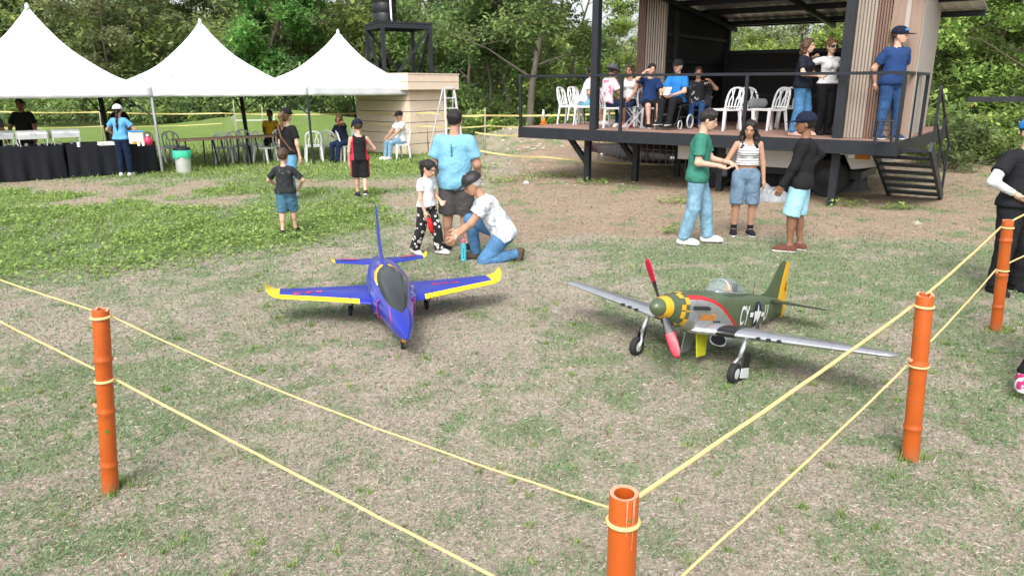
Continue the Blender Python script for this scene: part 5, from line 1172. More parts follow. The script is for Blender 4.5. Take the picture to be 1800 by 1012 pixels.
    g3 = NG('propeller_paint', .35, 0, .3); rad = g3.op('POWER', g3.op('ADD', g3.op('MULTIPLY', g3.y, g3.y), g3.op('MULTIPLY', g3.z, g3.z)), .5); PP = g3.done(g3.mix(g3.op('LESS_THAN', rad, .80), (0.40, 0.005, 0.032), BK))
    phi = R(31)
    for q in (0, math.pi):
        mb = MB(); rows = []; c0, s0 = math.cos(phi + q), math.sin(phi + q)
        for r_, ch, tw, th in ((.20, .16, .9, .10), (.45, .24, .80, .06), (.75, .30, .62, .045), (1.05, .31, .48, .035), (1.30, .28, .38, .028), (1.47, .20, .33, .02), (1.55, .07, .31, .01)):
            row = []
            for k in range(12):
                a = 2 * math.pi * k / 12; u = math.cos(a) * ch / 2; v = math.sin(a) * th / 2; tx = u * math.sin(tw) + v * math.cos(tw); ty = u * math.cos(tw) - v * math.sin(tw); row.append((.50 + tx, ty * c0 + r_ * s0, -ty * s0 + r_ * c0))
            rows.append(row + row[:1])
        mb.sheet(rows); mb.f.append(tuple(range(len(mb.v) - 13, len(mb.v) - 1))); mb.mi.append(0); mb.build('blade', PP, prop, True)
    # exhausts, scoop, intake
    for s_ in (-1, 1):
        mb = MB(); mb.box((2.05, s_ * (.465), .08), (.95, .06, .12)); mb.build('exhaust_shroud', BLK, t, bevel=.02)
        for k in range(6): mb = MB(); mb.tube([(1.66 + k * .155, s_ * .47, .08), (1.73 + k * .155, s_ * .55, .07)], .045, 6); mb.build('exhaust_stub', BLK, t)
    SC = mat('warbird_silver', (0.56, 0.57, 0.58), .35, metal=.8, var=.15, scale=3); sh = Hull([(4.55, -.86, -1.28, .30), (4.8, -.82, -1.34, .34), (5.4, -.7, -1.32, .34), (6.2, -.6, -1.12, .28), (7.0, -.5, -.75, .15)], 3); sh.mesh('belly_scoop', SC, t, 24, 28); mb = MB(); mb.lathe([(0.001, 0), (.2, 0), (.2, .01)], 20, (4.545, 0, -1.07), Matrix(((0, 0, 1), (0, 1.35, 0), (-.9, 0, 0)))); mb.build('scoop_mouth', BLK, t)
    mb = MB(); mb.lathe([(0.001, 0), (.17, 0), (.20, .25), (.12, .5)], 16, (.84, 0, -.42), Matrix(((0, 0, 1), (0, .9, 0), (-.7, 0, 0)))); mb.build('chin_intake', BLK, t)
    # canopy
    gl = bpy.data.materials.new('canopy_glass'); gl.use_nodes = True; tr = gl.node_tree; b = tr.nodes['Principled BSDF']; b.inputs['Roughness'].default_value = .05; b.inputs['Base Color'].default_value = (.62, .70, .74, 1); b.inputs['Specular IOR Level'].default_value = .8; tp_ = tr.nodes.new('ShaderNodeBsdfTransparent'); tp_.inputs[0].default_value = (.86, .90, .92, 1); mx_ = tr.nodes.new('ShaderNodeMixShader'); mx_.inputs[0].default_value = .78; lnk(tr, b.outputs[0], mx_.inputs[1]); lnk(tr, tp_.outputs[0], mx_.inputs[2]); lnk(tr, mx_.outputs[0], tr.nodes['Material Output'].inputs[0])
    ch = Hull([(3.38, .60, .36, .18), (3.62, .80, .36, .30), (3.95, .97, .36, .36), (4.4, 1.05, .36, .38), (4.9, .97, .36, .36), (5.4, .84, .36, .29), (5.85, .62, .36, .14)], 2.1); ch.mesh('canopy', gl, t, 36, 32)
    mb = MB(); 
    for xx in (3.93, 3.99):
        tq, bq, wq = ch.at(xx); 
    tq, bq, wq = (float(v[0]) for v in ch.at(3.95)); ring = []
    for k in range(13):
        a = math.pi * k / 12; ring.append((3.95, (wq + .012) * math.cos(a), .58 + (tq + .012 - .58) * abs(math.sin(a)) ** .9))
    mb.tube(ring, .022, 6); mb.build('canopy_frame', SC, t, True)
    mb = MB(); mb.tube([(3.42, .16, .58), (3.95, .37, .60), (4.4, .40, .60), (5.4, .30, .60), (5.85, .12, .60)], .022, 6); mb.tube([(3.42, -.16, .58), (3.95, -.37, .60), (4.4, -.40, .60), (5.4, -.30, .60), (5.85, -.12, .60)], .022, 6); mb.build('canopy_rail', SC, t, True)
    pl = [Prim((4.55, 0, .40), (4.6, 0, .62), .20, .15), Prim((4.55, 0, .78), (4.55, 0, .86), .105, .10), Prim((4.5, .15, .55), (4.2, .18, .48), .07, .05), Prim((4.5, -.15, .55), (4.2, -.18, .48), .07, .05)]
    lo, hi = bounds(pl, .05); V, F = nets(field(pl, .06), lo, hi, .035); me = np_mesh('pilot_figure', V, F, True); po = mobj('pilot_figure', me, [mat('pilot_tan', (.52, .36, .14), .8), mat('pilot_brown', (.16, .07, .04), .6)], t); me.polygons.foreach_set('material_index', (V[F].mean(1)[:, 2] > .82).astype(np.int32))
    mb = MB(); mb.box((4.95, 0, .66), (.08, .26, .45)); mb.build('headrest', BLK, t)
    # landing gear
    for s_ in (-1, 1):
        y = s_ * 1.74; top = Vector((2.75, y, -.62)); ax = Vector((2.36, y, -1.64)); mb = MB(); mb.tube([top, top.lerp(ax, .55)], .075, 10); mb.tube([top.lerp(ax, .5), ax + Vector((.02, -s_ * .13, .18)), ax + Vector((0, -s_ * .13, 0)), ax], .05, 8); mb.build('gear_strut', SC, t, True)
        mb = MB(); mb.bar(top.lerp(ax, .5) + Vector((.09, 0, 0)), top.lerp(ax, .7) + Vector((.17, 0, 0)), .03); mb.bar(top.lerp(ax, .7) + Vector((.17, 0, 0)), ax + Vector((.03, -s_ * .1, .12)), .03); mb.build('torque_link', SC, t)
        a, bb = MB(), MB(); wheel(a, bb, ax, .31, .20, (0, 1, 0)); wh = a.build('wheel', RUB, t, True, auto=40); bb.build('rim', STEEL, wh, True, auto=40)
        g4 = NG('gear_door_paint', .45, 0, .1); GD = MATS.get('gear_door') or g4.done(g4.mix(g4.between(g4.z, -1.46, -1.0), (.62, .63, .64), BK)); MATS['gear_door'] = GD
        d0 = top.lerp(ax, .38) + Vector((.12, s_ * .10, 0)); d1 = ax + Vector((.20, s_ * .16, -.14)); mb = MB(); mb.add([d0 + Vector((-.16, 0, 0)), d0 + Vector((.26, 0, 0)), d1 + Vector((.42, 0, .0)), d1 + Vector((-.12, 0, .03))] + [d0 + Vector((-.16, s_ * .02, 0)), d0 + Vector((.26, s_ * .02, 0)), d1 + Vector((.42, s_ * .02, .0)), d1 + Vector((-.12, s_ * .02, .03))], [(0, 1, 2, 3), (7, 6, 5, 4), (0, 4, 5, 1), (1, 5, 6, 2), (2, 6, 7, 3), (3, 7, 4, 0)]); mb.build('gear_door', GD, t)
        mb = MB(); x0, y0 = 2.55, s_ * .18; pts = [(x0, y0, -.78), (x0 + .75, y0, -.80), (x0 + .66, y0 + s_ * .10, -1.46), (x0 + .10, y0 + s_ * .10, -1.52)]; pts += [(p[0], p[1] + s_ * .022, p[2]) for p in pts]; mb.add(pts, [(0, 1, 2, 3), (7, 6, 5, 4), (0, 4, 5, 1), (1, 5, 6, 2), (2, 6, 7, 3), (3, 7, 4, 0)]); mb.build('inner_gear_door', mat('chromate', (.50, .50, .02), .6, var=.12) if s_ < 0 else SC, t)
    tw = MB(); tw.tube([(7.7, 0, -.5), (7.85, 0, -.95)], .05, 8); tw.build('tail_strut', SC, t); a, bb = MB(), MB(); wheel(a, bb, (7.9, 0, -1.0), .13, .10, (0, 1, 0)); wh = a.build('tail_wheel', RUB, t, True); bb.build('rim', STEEL, wh, True)
    mb = MB(); mb.tube([(6.6, 0, .55), (6.6, 0, .95)], .012, 5); mb.build('antenna', BLK, t)
    # writing and insignia
    WHT = mat('insignia_white', (.80, .80, .80), .5, var=.04); NAV = mat('insignia_blue', (.010, .014, .045), .5, var=.05)
    for s_ in (-1, 1):
        order = (('CY', 4.84, .66), ('U', 7.16, .50)) if s_ < 0 else (('U', 5.62, .50), ('CY', 7.0, .66))
        drape_text(order[0][0], .92, order[0][1], -.46, s_, H, WHT, t, 'code_letters', .62, 1.0, .014, .014) if s_ < 0 else drape_text(order[0][0], .74, order[0][1] + .3, -.36, s_, H, WHT, t, 'code_letters', .62, 1.0, .014, .014)
        drape_text(order[1][0], .82, order[1][1] + (0 if s_ < 0 else .5), -.34, s_, H, WHT, t, 'code_letters', .62, 1.0, .014, .014)
        cx, cz, r_ = 6.42, -.12, .42; poly_on_side([(cx + r_ * math.cos(a * math.pi / 12), cz + r_ * 1.1 * math.sin(a * math.pi / 12)) for a in range(24)], s_, H, NAV, t, 'insignia_disc', .012, 2)
        poly_on_side([(cx - .78, cz - .13), (cx + .74, cz - .13), (cx + .74, cz + .13), (cx - .78, cz + .13)], s_, H, NAV, t, 'insignia_bar_border', .010, 3)
        for a_, b_ in ((-.74, -.43), (.43, .70)): poly_on_side([(cx + a_, cz - .085), (cx + b_, cz - .085), (cx + b_, cz + .085), (cx + a_, cz + .085)], s_, H, WHT, t, 'insignia_bar', .017, 3)
        star = [(cx + (r_ * .88 if k % 2 == 0 else r_ * .33) * math.sin(k * math.pi / 5), cz + (r_ * .95 if k % 2 == 0 else r_ * .36) * math.cos(k * math.pi / 5)) for k in range(10)]; poly_on_side(star, s_, H, WHT, t, 'insignia_star', .019, 2)
        drape_text('GUNFIGHTER', .23, 2.02 if s_ < 0 else 3.15, -.30, s_, H, mat('nose_orange', (.75, .27, .02), .5, var=.03), t, 'nose_name', .72, 1.15, .012, .010)
        drape_text('4', .22, 2.45, -.62, s_, H, NAV, t, 'nose_number', .8, 1.0, .012, .004)
        for k in range(3): poly_on_side([(3.0 + k * .16, -.40), (3.11 + k * .16, -.40), (3.11 + k * .16, -.32), (3.0 + k * .16, -.32)], s_, H, NAV, t, 'tally_mark', .012, 1)
warbird()
def jet():
    th = R(105.0); t = thing('model_aircraft', 'blue model jet with yellow wing edges and a dark grey canopy', 'model plane', (-.77, 5.2, 0), th)
    BL = (0.012, 0.025, 0.33); YL = (0.86, 0.66, 0.010); MG = (0.46, 0.015, 0.14); OR = (0.80, 0.16, 0.02)
    H = Hull([(.07, .219, .201, .010), (.12, .240, .182, .026), (.25, .285, .148, .066), (.45, .330, .126, .104), (.75, .372, .112, .146), (1.05, .398, .108, .180), (1.35, .412, .108, .196), (1.65, .415, .122, .188), (1.95, .400, .160, .148), (2.2, .365, .20, .098), (2.42, .335, .215, .075)], 2.25)
    g = NG('jet_paint', .32, 0, .35); n = g.noise(4); ay = g.op('ABSOLUTE', g.y); base = g.mix(n, (0.010, 0.022, 0.29), (0.015, 0.030, 0.37))
    pin = g.op('LESS_THAN', g.op('ABSOLUTE', g.op('SUBTRACT', g.op('ADD', ay, g.op('MULTIPLY', g.x, .06)), .112)), .0035); pin = g.op('MULTIPLY', pin, g.between(g.x, .30, 1.5)); pin = g.op('MULTIPLY', pin, g.op('GREATER_THAN', g.z, .24))
    col = g.mix(pin, base, MG); H.mesh('fuselage', g.done(col), t, 90, 44)
    # flame swoosh around the rear of the canopy
    ch = Hull([(.36, .305, .20, .012), (.45, .345, .20, .048), (.65, .416, .22, .090), (.9, .462, .25, .114), (1.15, .484, .28, .121), (1.35, .474, .30, .107), (1.52, .435, .32, .066), (1.62, .405, .33, .02)], 2.1)
    ch.mesh('canopy', mat('jet_canopy', (0.030, 0.036, 0.038), .30, var=.1, scale=5, coat=.15), t, 50, 32)
    ym = mat('jet_yellow', YL, .3, var=.04, coat=.4); om = mat('jet_orange', OR, .3, var=.05, coat=.4); mm = mat('jet_magenta', MG, .35, var=.05, coat=.3); wm = mat('jet_white_mark', (.75, .75, .78), .4)
    for s_ in (-1, 1):
        for nm, xr, off0, off1, mm_ in (('canopy_flash', (1.08, 1.66), .0, .034, ym), ('canopy_flash_edge', (1.25, 1.70), .034, .050, om)):
            mb = MB(); gr = []
            for i in range(17):
                x = xr[0] + (xr[1] - xr[0]) * i / 16; w = float(ch.at(min(x, 1.615))[2][0]); f = math.sin(math.pi * min(1, .15 + .85 * i / 16) * .5); row = []
                for k in range(4):
                    yy = w * .98 + (off0 + (off1 - off0) * k / 3) * f * (1 if x < 1.6 else .7); tt, bb_, ww = (float(v[0]) for v in H.at(x)); zz = (tt + bb_) / 2 + (tt - bb_) / 2 * (1 - min(.999, abs(yy) / ww) ** H.p) ** (1 / H.p); row.append((x, s_ * yy, zz + .004))
                gr.append(row)
            mb.sheet(gr); mb.build(nm, mm_, t, True)
    # wings
    for s_ in (-1, 1):
        g2 = MATS.get('jet_wing')
        if g2 is None:
            q = NG('jet_wing', .45, 0, .12); yy = q.op('ABSOLUTE', q.y); le = q.op('ADD', q.op('MULTIPLY', q.op('SUBTRACT', yy, .15), .37), .985); strip = q.op('LESS_THAN', q.x, q.op('ADD', le, .06)); strip = q.op('MULTIPLY', strip, q.op('GREATER_THAN', yy, .285)); strip = q.op('MAXIMUM', strip, q.op('GREATER_THAN', yy, .96)); seam = q.op('LESS_THAN', q.op('ABSOLUTE', q.op('SUBTRACT', yy, .36)), .0025); hing = q.op('MULTIPLY', q.op('LESS_THAN', q.op('ABSOLUTE', q.op('SUBTRACT', q.x, q.op('ADD', q.op('MULTIPLY', yy, .02), 1.47))), .0025), q.op('GREATER_THAN', yy, .3)); g2 = q.done(q.mix(q.op('MAXIMUM', seam, hing), q.mix(strip, q.mix(q.noise(3), (0.011, 0.024, 0.30), (0.016, 0.032, 0.37)), YL), (.01, .01, .12))); MATS['jet_wing'] = g2
        secs = [(.06, .93, .76, .222, .55), (.15, .985, .68, .228, .6), (.4, 1.078, .56, .238, .62), (.7, 1.19, .43, .250, .65), (.95, 1.275, .335, .260, .65), (1.005, 1.305, .30, .268, .6), (1.045, 1.345, .26, .285, .5), (1.066, 1.395, .205, .308, .4), (1.078, 1.445, .145, .330, .32), (1.082, 1.50, .075, .345, .25)]
        w = wing([(y * s_, x, c, z, k) for y, x, c, z, k in secs], 'wing', g2, t)
        # magenta lettering on the upper side
        for body, yy in ((('II', .46), ('5', .66)) if s_ > 0 else (('P', .47), ('5.', .68))): pass
        cu = bpy.data.curves.new('wing_letters', 'FONT'); cu.body = 'P-5.II' if s_ > 0 else 'P-5.0'; cu.size = .115; cu.offset = .006; cu.resolution_u = 2; tmp = bpy.data.objects.new('tmp', cu); C.objects.link(tmp); me = bpy.data.meshes.new_from_object(tmp.evaluated_get(bpy.context.evaluated_depsgraph_get())); bpy.data.objects.remove(tmp); me.transform(Matrix.Scale(1.05, 4, (1, 0, 0)))
        bm = bmesh.new(); bm.from_mesh(me); bmesh.ops.subdivide_edges(bm, edges=[e for e in bm.edges if e.calc_length() > .03], cuts=2); Y_ = [q_[0] for q_ in secs]; fx = [q_[0] for q_ in FOIL[:10]][::-1]; fz = [q_[1] for q_ in FOIL[:10]][::-1]
        for v in bm.verts:
            yy = (.40 + v.co.x) * s_ if s_ > 0 else -(.80 - v.co.x); xx = 1.20 + .12 * abs(yy) + (.14 - v.co.y) * 1.15 * .9; ay_ = abs(yy); xl = np.interp(ay_, Y_, [q_[1] for q_ in secs]); c_ = np.interp(ay_, Y_, [q_[2] for q_ in secs]); z_ = np.interp(ay_, Y_, [q_[3] for q_ in secs]); k_ = np.interp(ay_, Y_, [q_[4] for q_ in secs])
            v.co = (xx, (.84 - (.0 + v.co.x)) if s_ > 0 else -(.40 + v.co.x), 0); ay_ = abs(v.co.y); xl = np.interp(ay_, Y_, [q_[1] for q_ in secs]); c_ = np.interp(ay_, Y_, [q_[2] for q_ in secs]); z_ = np.interp(ay_, Y_, [q_[3] for q_ in secs]); k_ = np.interp(ay_, Y_, [q_[4] for q_ in secs]); v.co.z = z_ + np.interp((v.co.x - xl) / c_, fx, fz) * c_ * k_ + .0025
        bm.to_mesh(me); bm.free(); o = mobj('wing_letters', me, mm, w)
        g3 = MATS.get('jet_tail')
        if g3 is None:
            q = NG('jet_tail', .45, 0, .12); yy = q.op('ABSOLUTE', q.y); g3 = q.done(q.mix(q.op('GREATER_THAN', yy, .445), BL, YL)); MATS['jet_tail'] = g3
        s2 = wing([(.04 * s_, 2.08, .30, .318, .6), (.2 * s_, 2.13, .25, .322, .6), (.44 * s_, 2.21, .17, .33, .55), (.475 * s_, 2.235, .145, .345, .5), (.49 * s_, 2.27, .11, .37, .4)], 'tailplane', g3, t)
        mb = MB(); gr = [[(2.235 + .04 * f + .05 * k, s_ * (.22 + .17 * f), .346 + .006 * f) for k in (0, .5, 1)] for f in (0, .33, .66, 1)]; mb.sheet(gr); mb.build('tail_mark', mm, s2)
        # side intake
        mb = MB(); rows = []
        for x, y0, y1, z0, z1 in ((.80, .125, .150, .17, .32), (.90, .13, .178, .15, .335), (1.05, .14, .196, .14, .345), (1.25, .15, .197, .14, .34), (1.45, .15, .18, .15, .33)):
            rows.append([(x, s_ * y0, z1), (x, s_ * y1, z1 - .02), (x, s_ * (y1 + .004), (z0 + z1) / 2), (x, s_ * y1, z0 + .02), (x, s_ * y0, z0)])
        mb.sheet(rows); mb.build('intake', mat('jet_blue', BL, .22, var=.06, coat=.6), t, True); mb = MB(); mb.add([(.803, s_ * .118, .315), (.803, s_ * .150, .30), (.803, s_ * .153, .245), (.803, s_ * .150, .19), (.803, s_ * .118, .175)], [(0, 1, 2, 3, 4)]); mb.build('intake_mouth', BLK, t); mb = MB(); mb.tube([(.79, s_ * .128, .33), (.795, s_ * .156, .305), (.795, s_ * .160, .245), (.795, s_ * .156, .185), (.79, s_ * .128, .16)], .004, 6); mb.build('intake_lip', mm, t)
        # main gear
        y = s_ * .335; mb = MB(); mb.tube([(1.40, y, .24), (1.44, y, .12)], .013, 8); mb.tube([(1.44, y, .12), (1.47, y, .05)], .009, 8); mb.build('gear_leg', mat('dark_metal', (.08, .08, .085), .4, metal=.6), t); a, bb = MB(), MB(); wheel(a, bb, (1.47, y + s_ * .02, .048), .048, .03, (0, 1, 0)); wh = a.build('wheel', RUB, t, True, auto=40); bb.build('rim', BLK, wh, True, auto=40); mb = MB(); mb.box((1.42, y + s_ * .035, .17), (.10, .004, .13)); mb.build('gear_door', mat('jet_blue', BL), t)
        drape_text('JET', .07, 1.55 if s_ < 0 else 1.75, .30, s_, H, wm, t, 'side_letters', 1, 1, .003, 0)
    fin = wing([(0, 1.72, .72, .36, .20), (0, 1.88, .56, .42, .35), (0, 2.04, .42, .52, .45), (0, 2.18, .32, .66, .45), (0, 2.30, .24, .82, .45), (0, 2.36, .17, .865, .3)], 'fin', mat('jet_blue', BL), t, vertical=True, tk=1.15)
    mb = MB(); mb.lathe([(.055, 0), (.055, .04), (.045, .04), (.04, -.1), (0.001, -.1)], 20, (2.43, 0, .275), Matrix(((0, 0, 1), (0, 1, 0), (-1, 0, 0)))); mb.build('exhaust_nozzle', BLK, t, True, auto=40)
    mb = MB(); mb.box((.33, .0, .145), (.10, .035, .05)); mb.build('nose_gear_door', ym, t, bevel=.006); mb = MB(); mb.box((.335, .0, .115), (.08, .03, .02)); mb.build('nose_gear_trim', om, t)
    dm = mat('bright_metal', (.45, .45, .46), .35, metal=.8); mb = MB(); mb.tube([(.40, 0, .15), (.42, 0, .09)], .010, 8); mb.tube([(.42, .016, .09), (.44, .016, .042)], .006, 6); mb.tube([(.42, -.016, .09), (.44, -.016, .042)], .006, 6); mb.build('nose_gear_leg', dm, t); a, bb = MB(), MB(); wheel(a, bb, (.44, 0, .042), .042, .022, (0, 1, 0)); wh = a.build('nose_wheel', RUB, t, True, auto=40); bb.build('rim', BLK, wh, True, auto=40)
jet()
# ------------------------------------------------------------------ the people
K = cloth
BLKC = K('cloth_black', (0.016, 0.016, 0.018)); WHTC = K('cloth_white', (0.78, 0.79, 0.80), .04); NAVY = K('cloth_navy', (0.012, 0.016, 0.035)); GREYC = K('cloth_charcoal', (0.085, 0.080, 0.079), .15)
JEAN = denim('denim_blue', (0.055, 0.125, 0.235)); JEANL = denim('denim_light', (0.20, 0.345, 0.46), .45); JEAND = denim('denim_navy', (0.016, 0.026, 0.062), .25); WSHOE = K('shoe_white', (0.72, 0.71, 0.69), .06); BSHOE = K('shoe_black', (0.018, 0.019, 0.022))
def patt(name, a, b, scale, lo, hi, kind='NOISE'):
    g = NG(name, .85, 0, 0)
    if kind == 'STRIPE': f = g.op('GREATER_THAN', g.op('MODULO', g.op('ADD', g.z, 5.0), scale), scale * lo); return g.done(g.mix(f, a, b))
    if kind == 'DOTS':
        v = g.t.nodes.new('ShaderNodeTexVoronoi'); v.inputs['Scale'].default_value = scale; lnk(g.t, g.vec, v.inputs['Vector']); f = g.between(v.outputs['Distance'], lo, hi); return g.done(g.mix(f, a, b))
    r = g.t.nodes.new('ShaderNodeMapRange'); r.inputs[1].default_value = lo; r.inputs[2].default_value = hi; lnk(g.t, g.noise(scale), r.inputs[0]); return g.done(g.mix(r.outputs[0], a, b))
def stand(label, px, py, rz, h, **kw):
    F = Figure(h, **kw); p = G(px, py); p.z = hgt(p.x, p.y) - .004; return F, person(label, p, R(rz), F)
LO = .0125   # coarser skin for people far from the camera
# -- the group by the blue jet
F, r = stand('big man in light blue t-shirt and dark shorts seen from behind', 803, 440, 172, 1.78, fat=1.30, hands=[(.15, -.10, .50), (-.15, -.10, .50)], feet=[(.072, .01, .045), (-.072, -.02, .045)], head=(.05, .12, 0), shoulder=.112)
F.body(r, SKIN['tan']); F.shirt(r, K('cloth_sky', (0.20, 0.44, 0.60)), .72, -.075, .014, seed=2); F.pants(r, GREYC, .50, .012, .012, name='shorts'); F.shoes(r, BSHOE, K('sole_grey', (.35, .35, .36))); F.hair(r, HAIRM['black'])
mb = MB()
for k in range(6): mb.box((.0, .205 - .004 * k, 1.36 - .026 * k), (.012 + .006 * (k % 2), .012, .014))
mb.build('back_print', K('print_dark_blue', (.03, .08, .16)), r)
F, r = stand('girl in white t-shirt and black flower print trousers beside the big man', 752, 446, 62, 1.20, child=True, hands=[(.05, -.15, .56), (-.11, -.06, .46)], feet=[(.05, -.12, .045), (-.05, .13, .055)], foot_pitch=(0, .35), head=(-.1, .45, 0), elbow=[(.6, .6, -.4), (-.6, .8, -.2)])
F.body(r, SKIN['light']); F.shirt(r, WHTC, .55, -.01, .010, seed=4); F.pants(r, patt('flower_print', (0.014, 0.013, 0.014), (0.66, 0.62, 0.62), 17, .13, .36, 'DOTS'), 1.0, .010, .016); F.shoes(r, WSHOE); F.hair(r, HAIRM['black'], 'pony')
hp = F.wr[1] * F.h; fan = thing('red_case', 'red case hanging from the right hand of the girl', 'case'); fan.matrix_world = Matrix.Translation(r.location) @ Matrix.Rotation(R(62), 4, 'Z') @ Matrix.Translation(Vector(hp) + Vector((-.02, -.06, -.11))); mb = MB(); mb.tube([(0, 0, .05), (0, -.02, -.02), (.0, -.05, -.13)], [.028, .034, .024], 10); mb.build('case', K('red_plastic', (.60, .02, .02), .05, .4), fan, True)
mb = MB(); mb.torus((0, .0, .07), .022, .004, 'X', 14, 6); mb.build('strap', BLKC, fan)
KN = G(880, 456)
F = Figure(1.74, fat=1.08, pelvis=(0, .02, .205), lean=.56, head=(.0, .45, 0), hands=[(.06, -.33, .18), (-.02, -.29, .22)], elbow=[(.5, .3, -1), (-.5, .3, -1)], feet=[(.06, .10, .055), (-.085, -.16, .045)], knee=[(.1, -1, -.5), (-.15, -1, .6)], foot_pitch=(1.25, 0)); r = person('grey haired man in white printed shirt and jeans kneeling on the grass', (KN.x, KN.y, -.01), R(-78), F)
F.body(r, SKIN['tan']); F.shirt(r, patt('leaf_print', (0.78, 0.79, 0.81), (0.30, 0.36, 0.45), 24, .48, .62), .60, -.05, .014, seed=6, collar=True); F.pants(r, denim('denim_mid', (0.085, 0.20, 0.36)), 1.0, .009); F.shoes(r, K('shoe_brown', (.10, .07, .05)), BSHOE); F.hair(r, HAIRM['grey']); F.cap(r, mat('cap_black_mesh', (.018, .018, .02), .5, var=.6, scale=60), back=False)
mb = MB(); w_ = F.wr[0] * F.h; mb.torus(w_, .033, .008, 'Y', 16, 6); mb.build('watch', K('watch_silver', (.5, .5, .52), .1, .3), r)
# -- children and woman walking towards the tents
F, r = stand('boy in black printed t-shirt and denim shorts walking away on the grass', 508, 412, 178, 1.20, child=True, fat=1.06, hands=[(.13, -.13, .55), (-.13, -.13, .55)], feet=[(.055, .05, .05), (-.05, -.10, .045)], foot_pitch=(.25, 0), elbow=[(1, .5, 0), (-1, .5, 0)], res=.010)
F.body(r, SKIN['light']); F.shirt(r, patt('grey_print', (0.014, 0.015, 0.018), (0.10, 0.11, 0.13), 13, .60, .70), .78, -.03, .014, seed=8); F.pants(r, denim('denim_teal', (0.07, 0.165, 0.25)), .50, .011, .010, name='shorts'); F.shoes(r, BSHOE, WSHOE); F.hair(r, HAIRM['brown'])
F, r = stand('woman in black t-shirt, black cap and blue jeans walking behind the boy', 514, 350, 160, 1.66, female=True, hands=[(.14, -.08, .48), (-.15, .0, .44)], feet=[(.05, -.10, .045), (-.06, .20, .10)], foot_pitch=(0, .8), res=.011)
F.body(r, SKIN['light']); F.shirt(r, BLKC, .65, -.02, .010, seed=3); F.pants(r, denim('denim_sky', (0.13, 0.32, 0.50)), 1.0, .006); F.shoes(r, WSHOE); F.hair(r, HAIRM['blond'], 'pony'); F.cap(r, BLKC)
mb = MB(); q = [Vector(F.sh[0] * F.h) + Vector((-.03, .09, .06)), Vector((0, .19, 1.15)), Vector((-.15, .13, .92)), Vector((-.18, .02, .88))]; mb.tube(q, .015, 6); mb.build('bag_strap', K('leather_brown', (.16, .08, .04)), r)
F, r = stand('boy in black sleeveless basketball kit with red side stripe and cap', 636, 349, 196, 1.44, child=True, hands=[(.13, -.06, .44), (-.10, -.14, .60)], feet=[(.04, -.08, .045), (-.04, .14, .09)], foot_pitch=(0, .6), head=(.3, .2, 0), elbow=[(1, .5, 0), (-1, .6, -.2)], res=.010)
red_side = lambda c: (np.abs(c[:, 0]) > .080).astype(int); REDC = K('cloth_red', (.55, .03, .07))
F.body(r, SKIN['light']); F.shirt(r, [BLKC, REDC], .2, -.03, .014, tank=True, seed=5, mfun=red_side, name='vest'); F.pants(r, [BLKC, REDC], .47, .016, .014, name='shorts', mfun=lambda c: (np.abs(c[:, 0]) > .106).astype(int)); F.shoes(r, BSHOE, WSHOE); F.hair(r, HAIRM['brown']); F.cap(r, NAVY); F.socks(r, BLKC, .03)
def seated(label, p, rz, h, seat=.455, **kw):
    kw.setdefault('feet', [(.062, -.235, .045), (-.062, -.235, .045)]); kw.setdefault('hands', [(.075, -.19, seat / h + .09), (-.075, -.19, seat / h + .09)]); kw.setdefault('elbow', [(.8, .6, -.4), (-.8, .6, -.4)]); kw.setdefault('res', LO)
    F = Figure(h, pelvis=(0, .03, seat / h + .052), **kw); return F, person(label, p, R(rz), F)
# -- under the tents
p = G(702, 279); p.z = 0; F, r = seated('seated man in white t-shirt, jeans and black cap beside the shed', p, -48, 1.70, lean=-.05, head=(.1, .15, 0)); F.body(r, SKIN['tan']); F.shirt(r, K('cloth_offwhite', (.62, .64, .66), .05), .6, -.03, .012); F.pants(r, JEANL, 1.0); F.shoes(r, WSHOE); F.hair(r, HAIRM['black']); F.cap(r, BLKC); chair(p, R(-48), 'white plastic chair under the man seated beside the shed')
p = at(478, 250, 22.4); p.z = 0; F, r = seated('person in mustard yellow t-shirt seated behind the long brown table', p, 12, 1.72, head=(0, .05, 0)); F.body(r, SKIN['dark']); F.shirt(r, K('cloth_mustard', (.55, .33, .02)), .6); F.pants(r, BLKC, 1.0); F.shoes(r, BSHOE); F.hair(r, HAIRM['black']); chair(p, R(12), 'plastic chair under the person in mustard yellow', 'g', 'grey plastic chairs')
p = at(604, 250, 21.0); p.z = 0; F, r = seated('person in dark top sitting bent over behind the boy in black', p, -30, 1.66, lean=.35, head=(.3, .25, .2), hands=[(.03, -.14, .62), (-.09, -.16, .42)]); F.body(r, SKIN['brown']); F.shirt(r, NAVY, .6); F.pants(r, JEAND, 1.0); F.shoes(r, BSHOE); F.hair(r, HAIRM['brown'], 'bob'); chair(p, R(-30), 'plastic chair under the person in dark top near the shed', 'g', 'grey plastic chairs')
F, r = stand('woman in light blue t-shirt and white cap standing at the buffet', 222, 309, 182, 1.63, female=True, fat=1.04, hands=[(.12, -.12, .56), (-.12, -.12, .56)], feet=[(.062, 0, .045), (-.062, 0, .045)], res=.011, elbow=[(1, .5, 0), (-1, .5, 0)]); F.body(r, SKIN['tan']); F.shirt(r, K('cloth_azure', (.12, .36, .66)), .6, -.01, .010); F.pants(r, JEAND, 1.0); F.shoes(r, WSHOE); F.hair(r, HAIRM['black'], 'braid'); F.cap(r, WHTC)
def behind(label, px, Y, rz, h, **kw):
    q = at(px, 250, Y); F = Figure(h, res=LO, **kw); return F, person(label, (q.x, q.y, 0), R(rz), F)
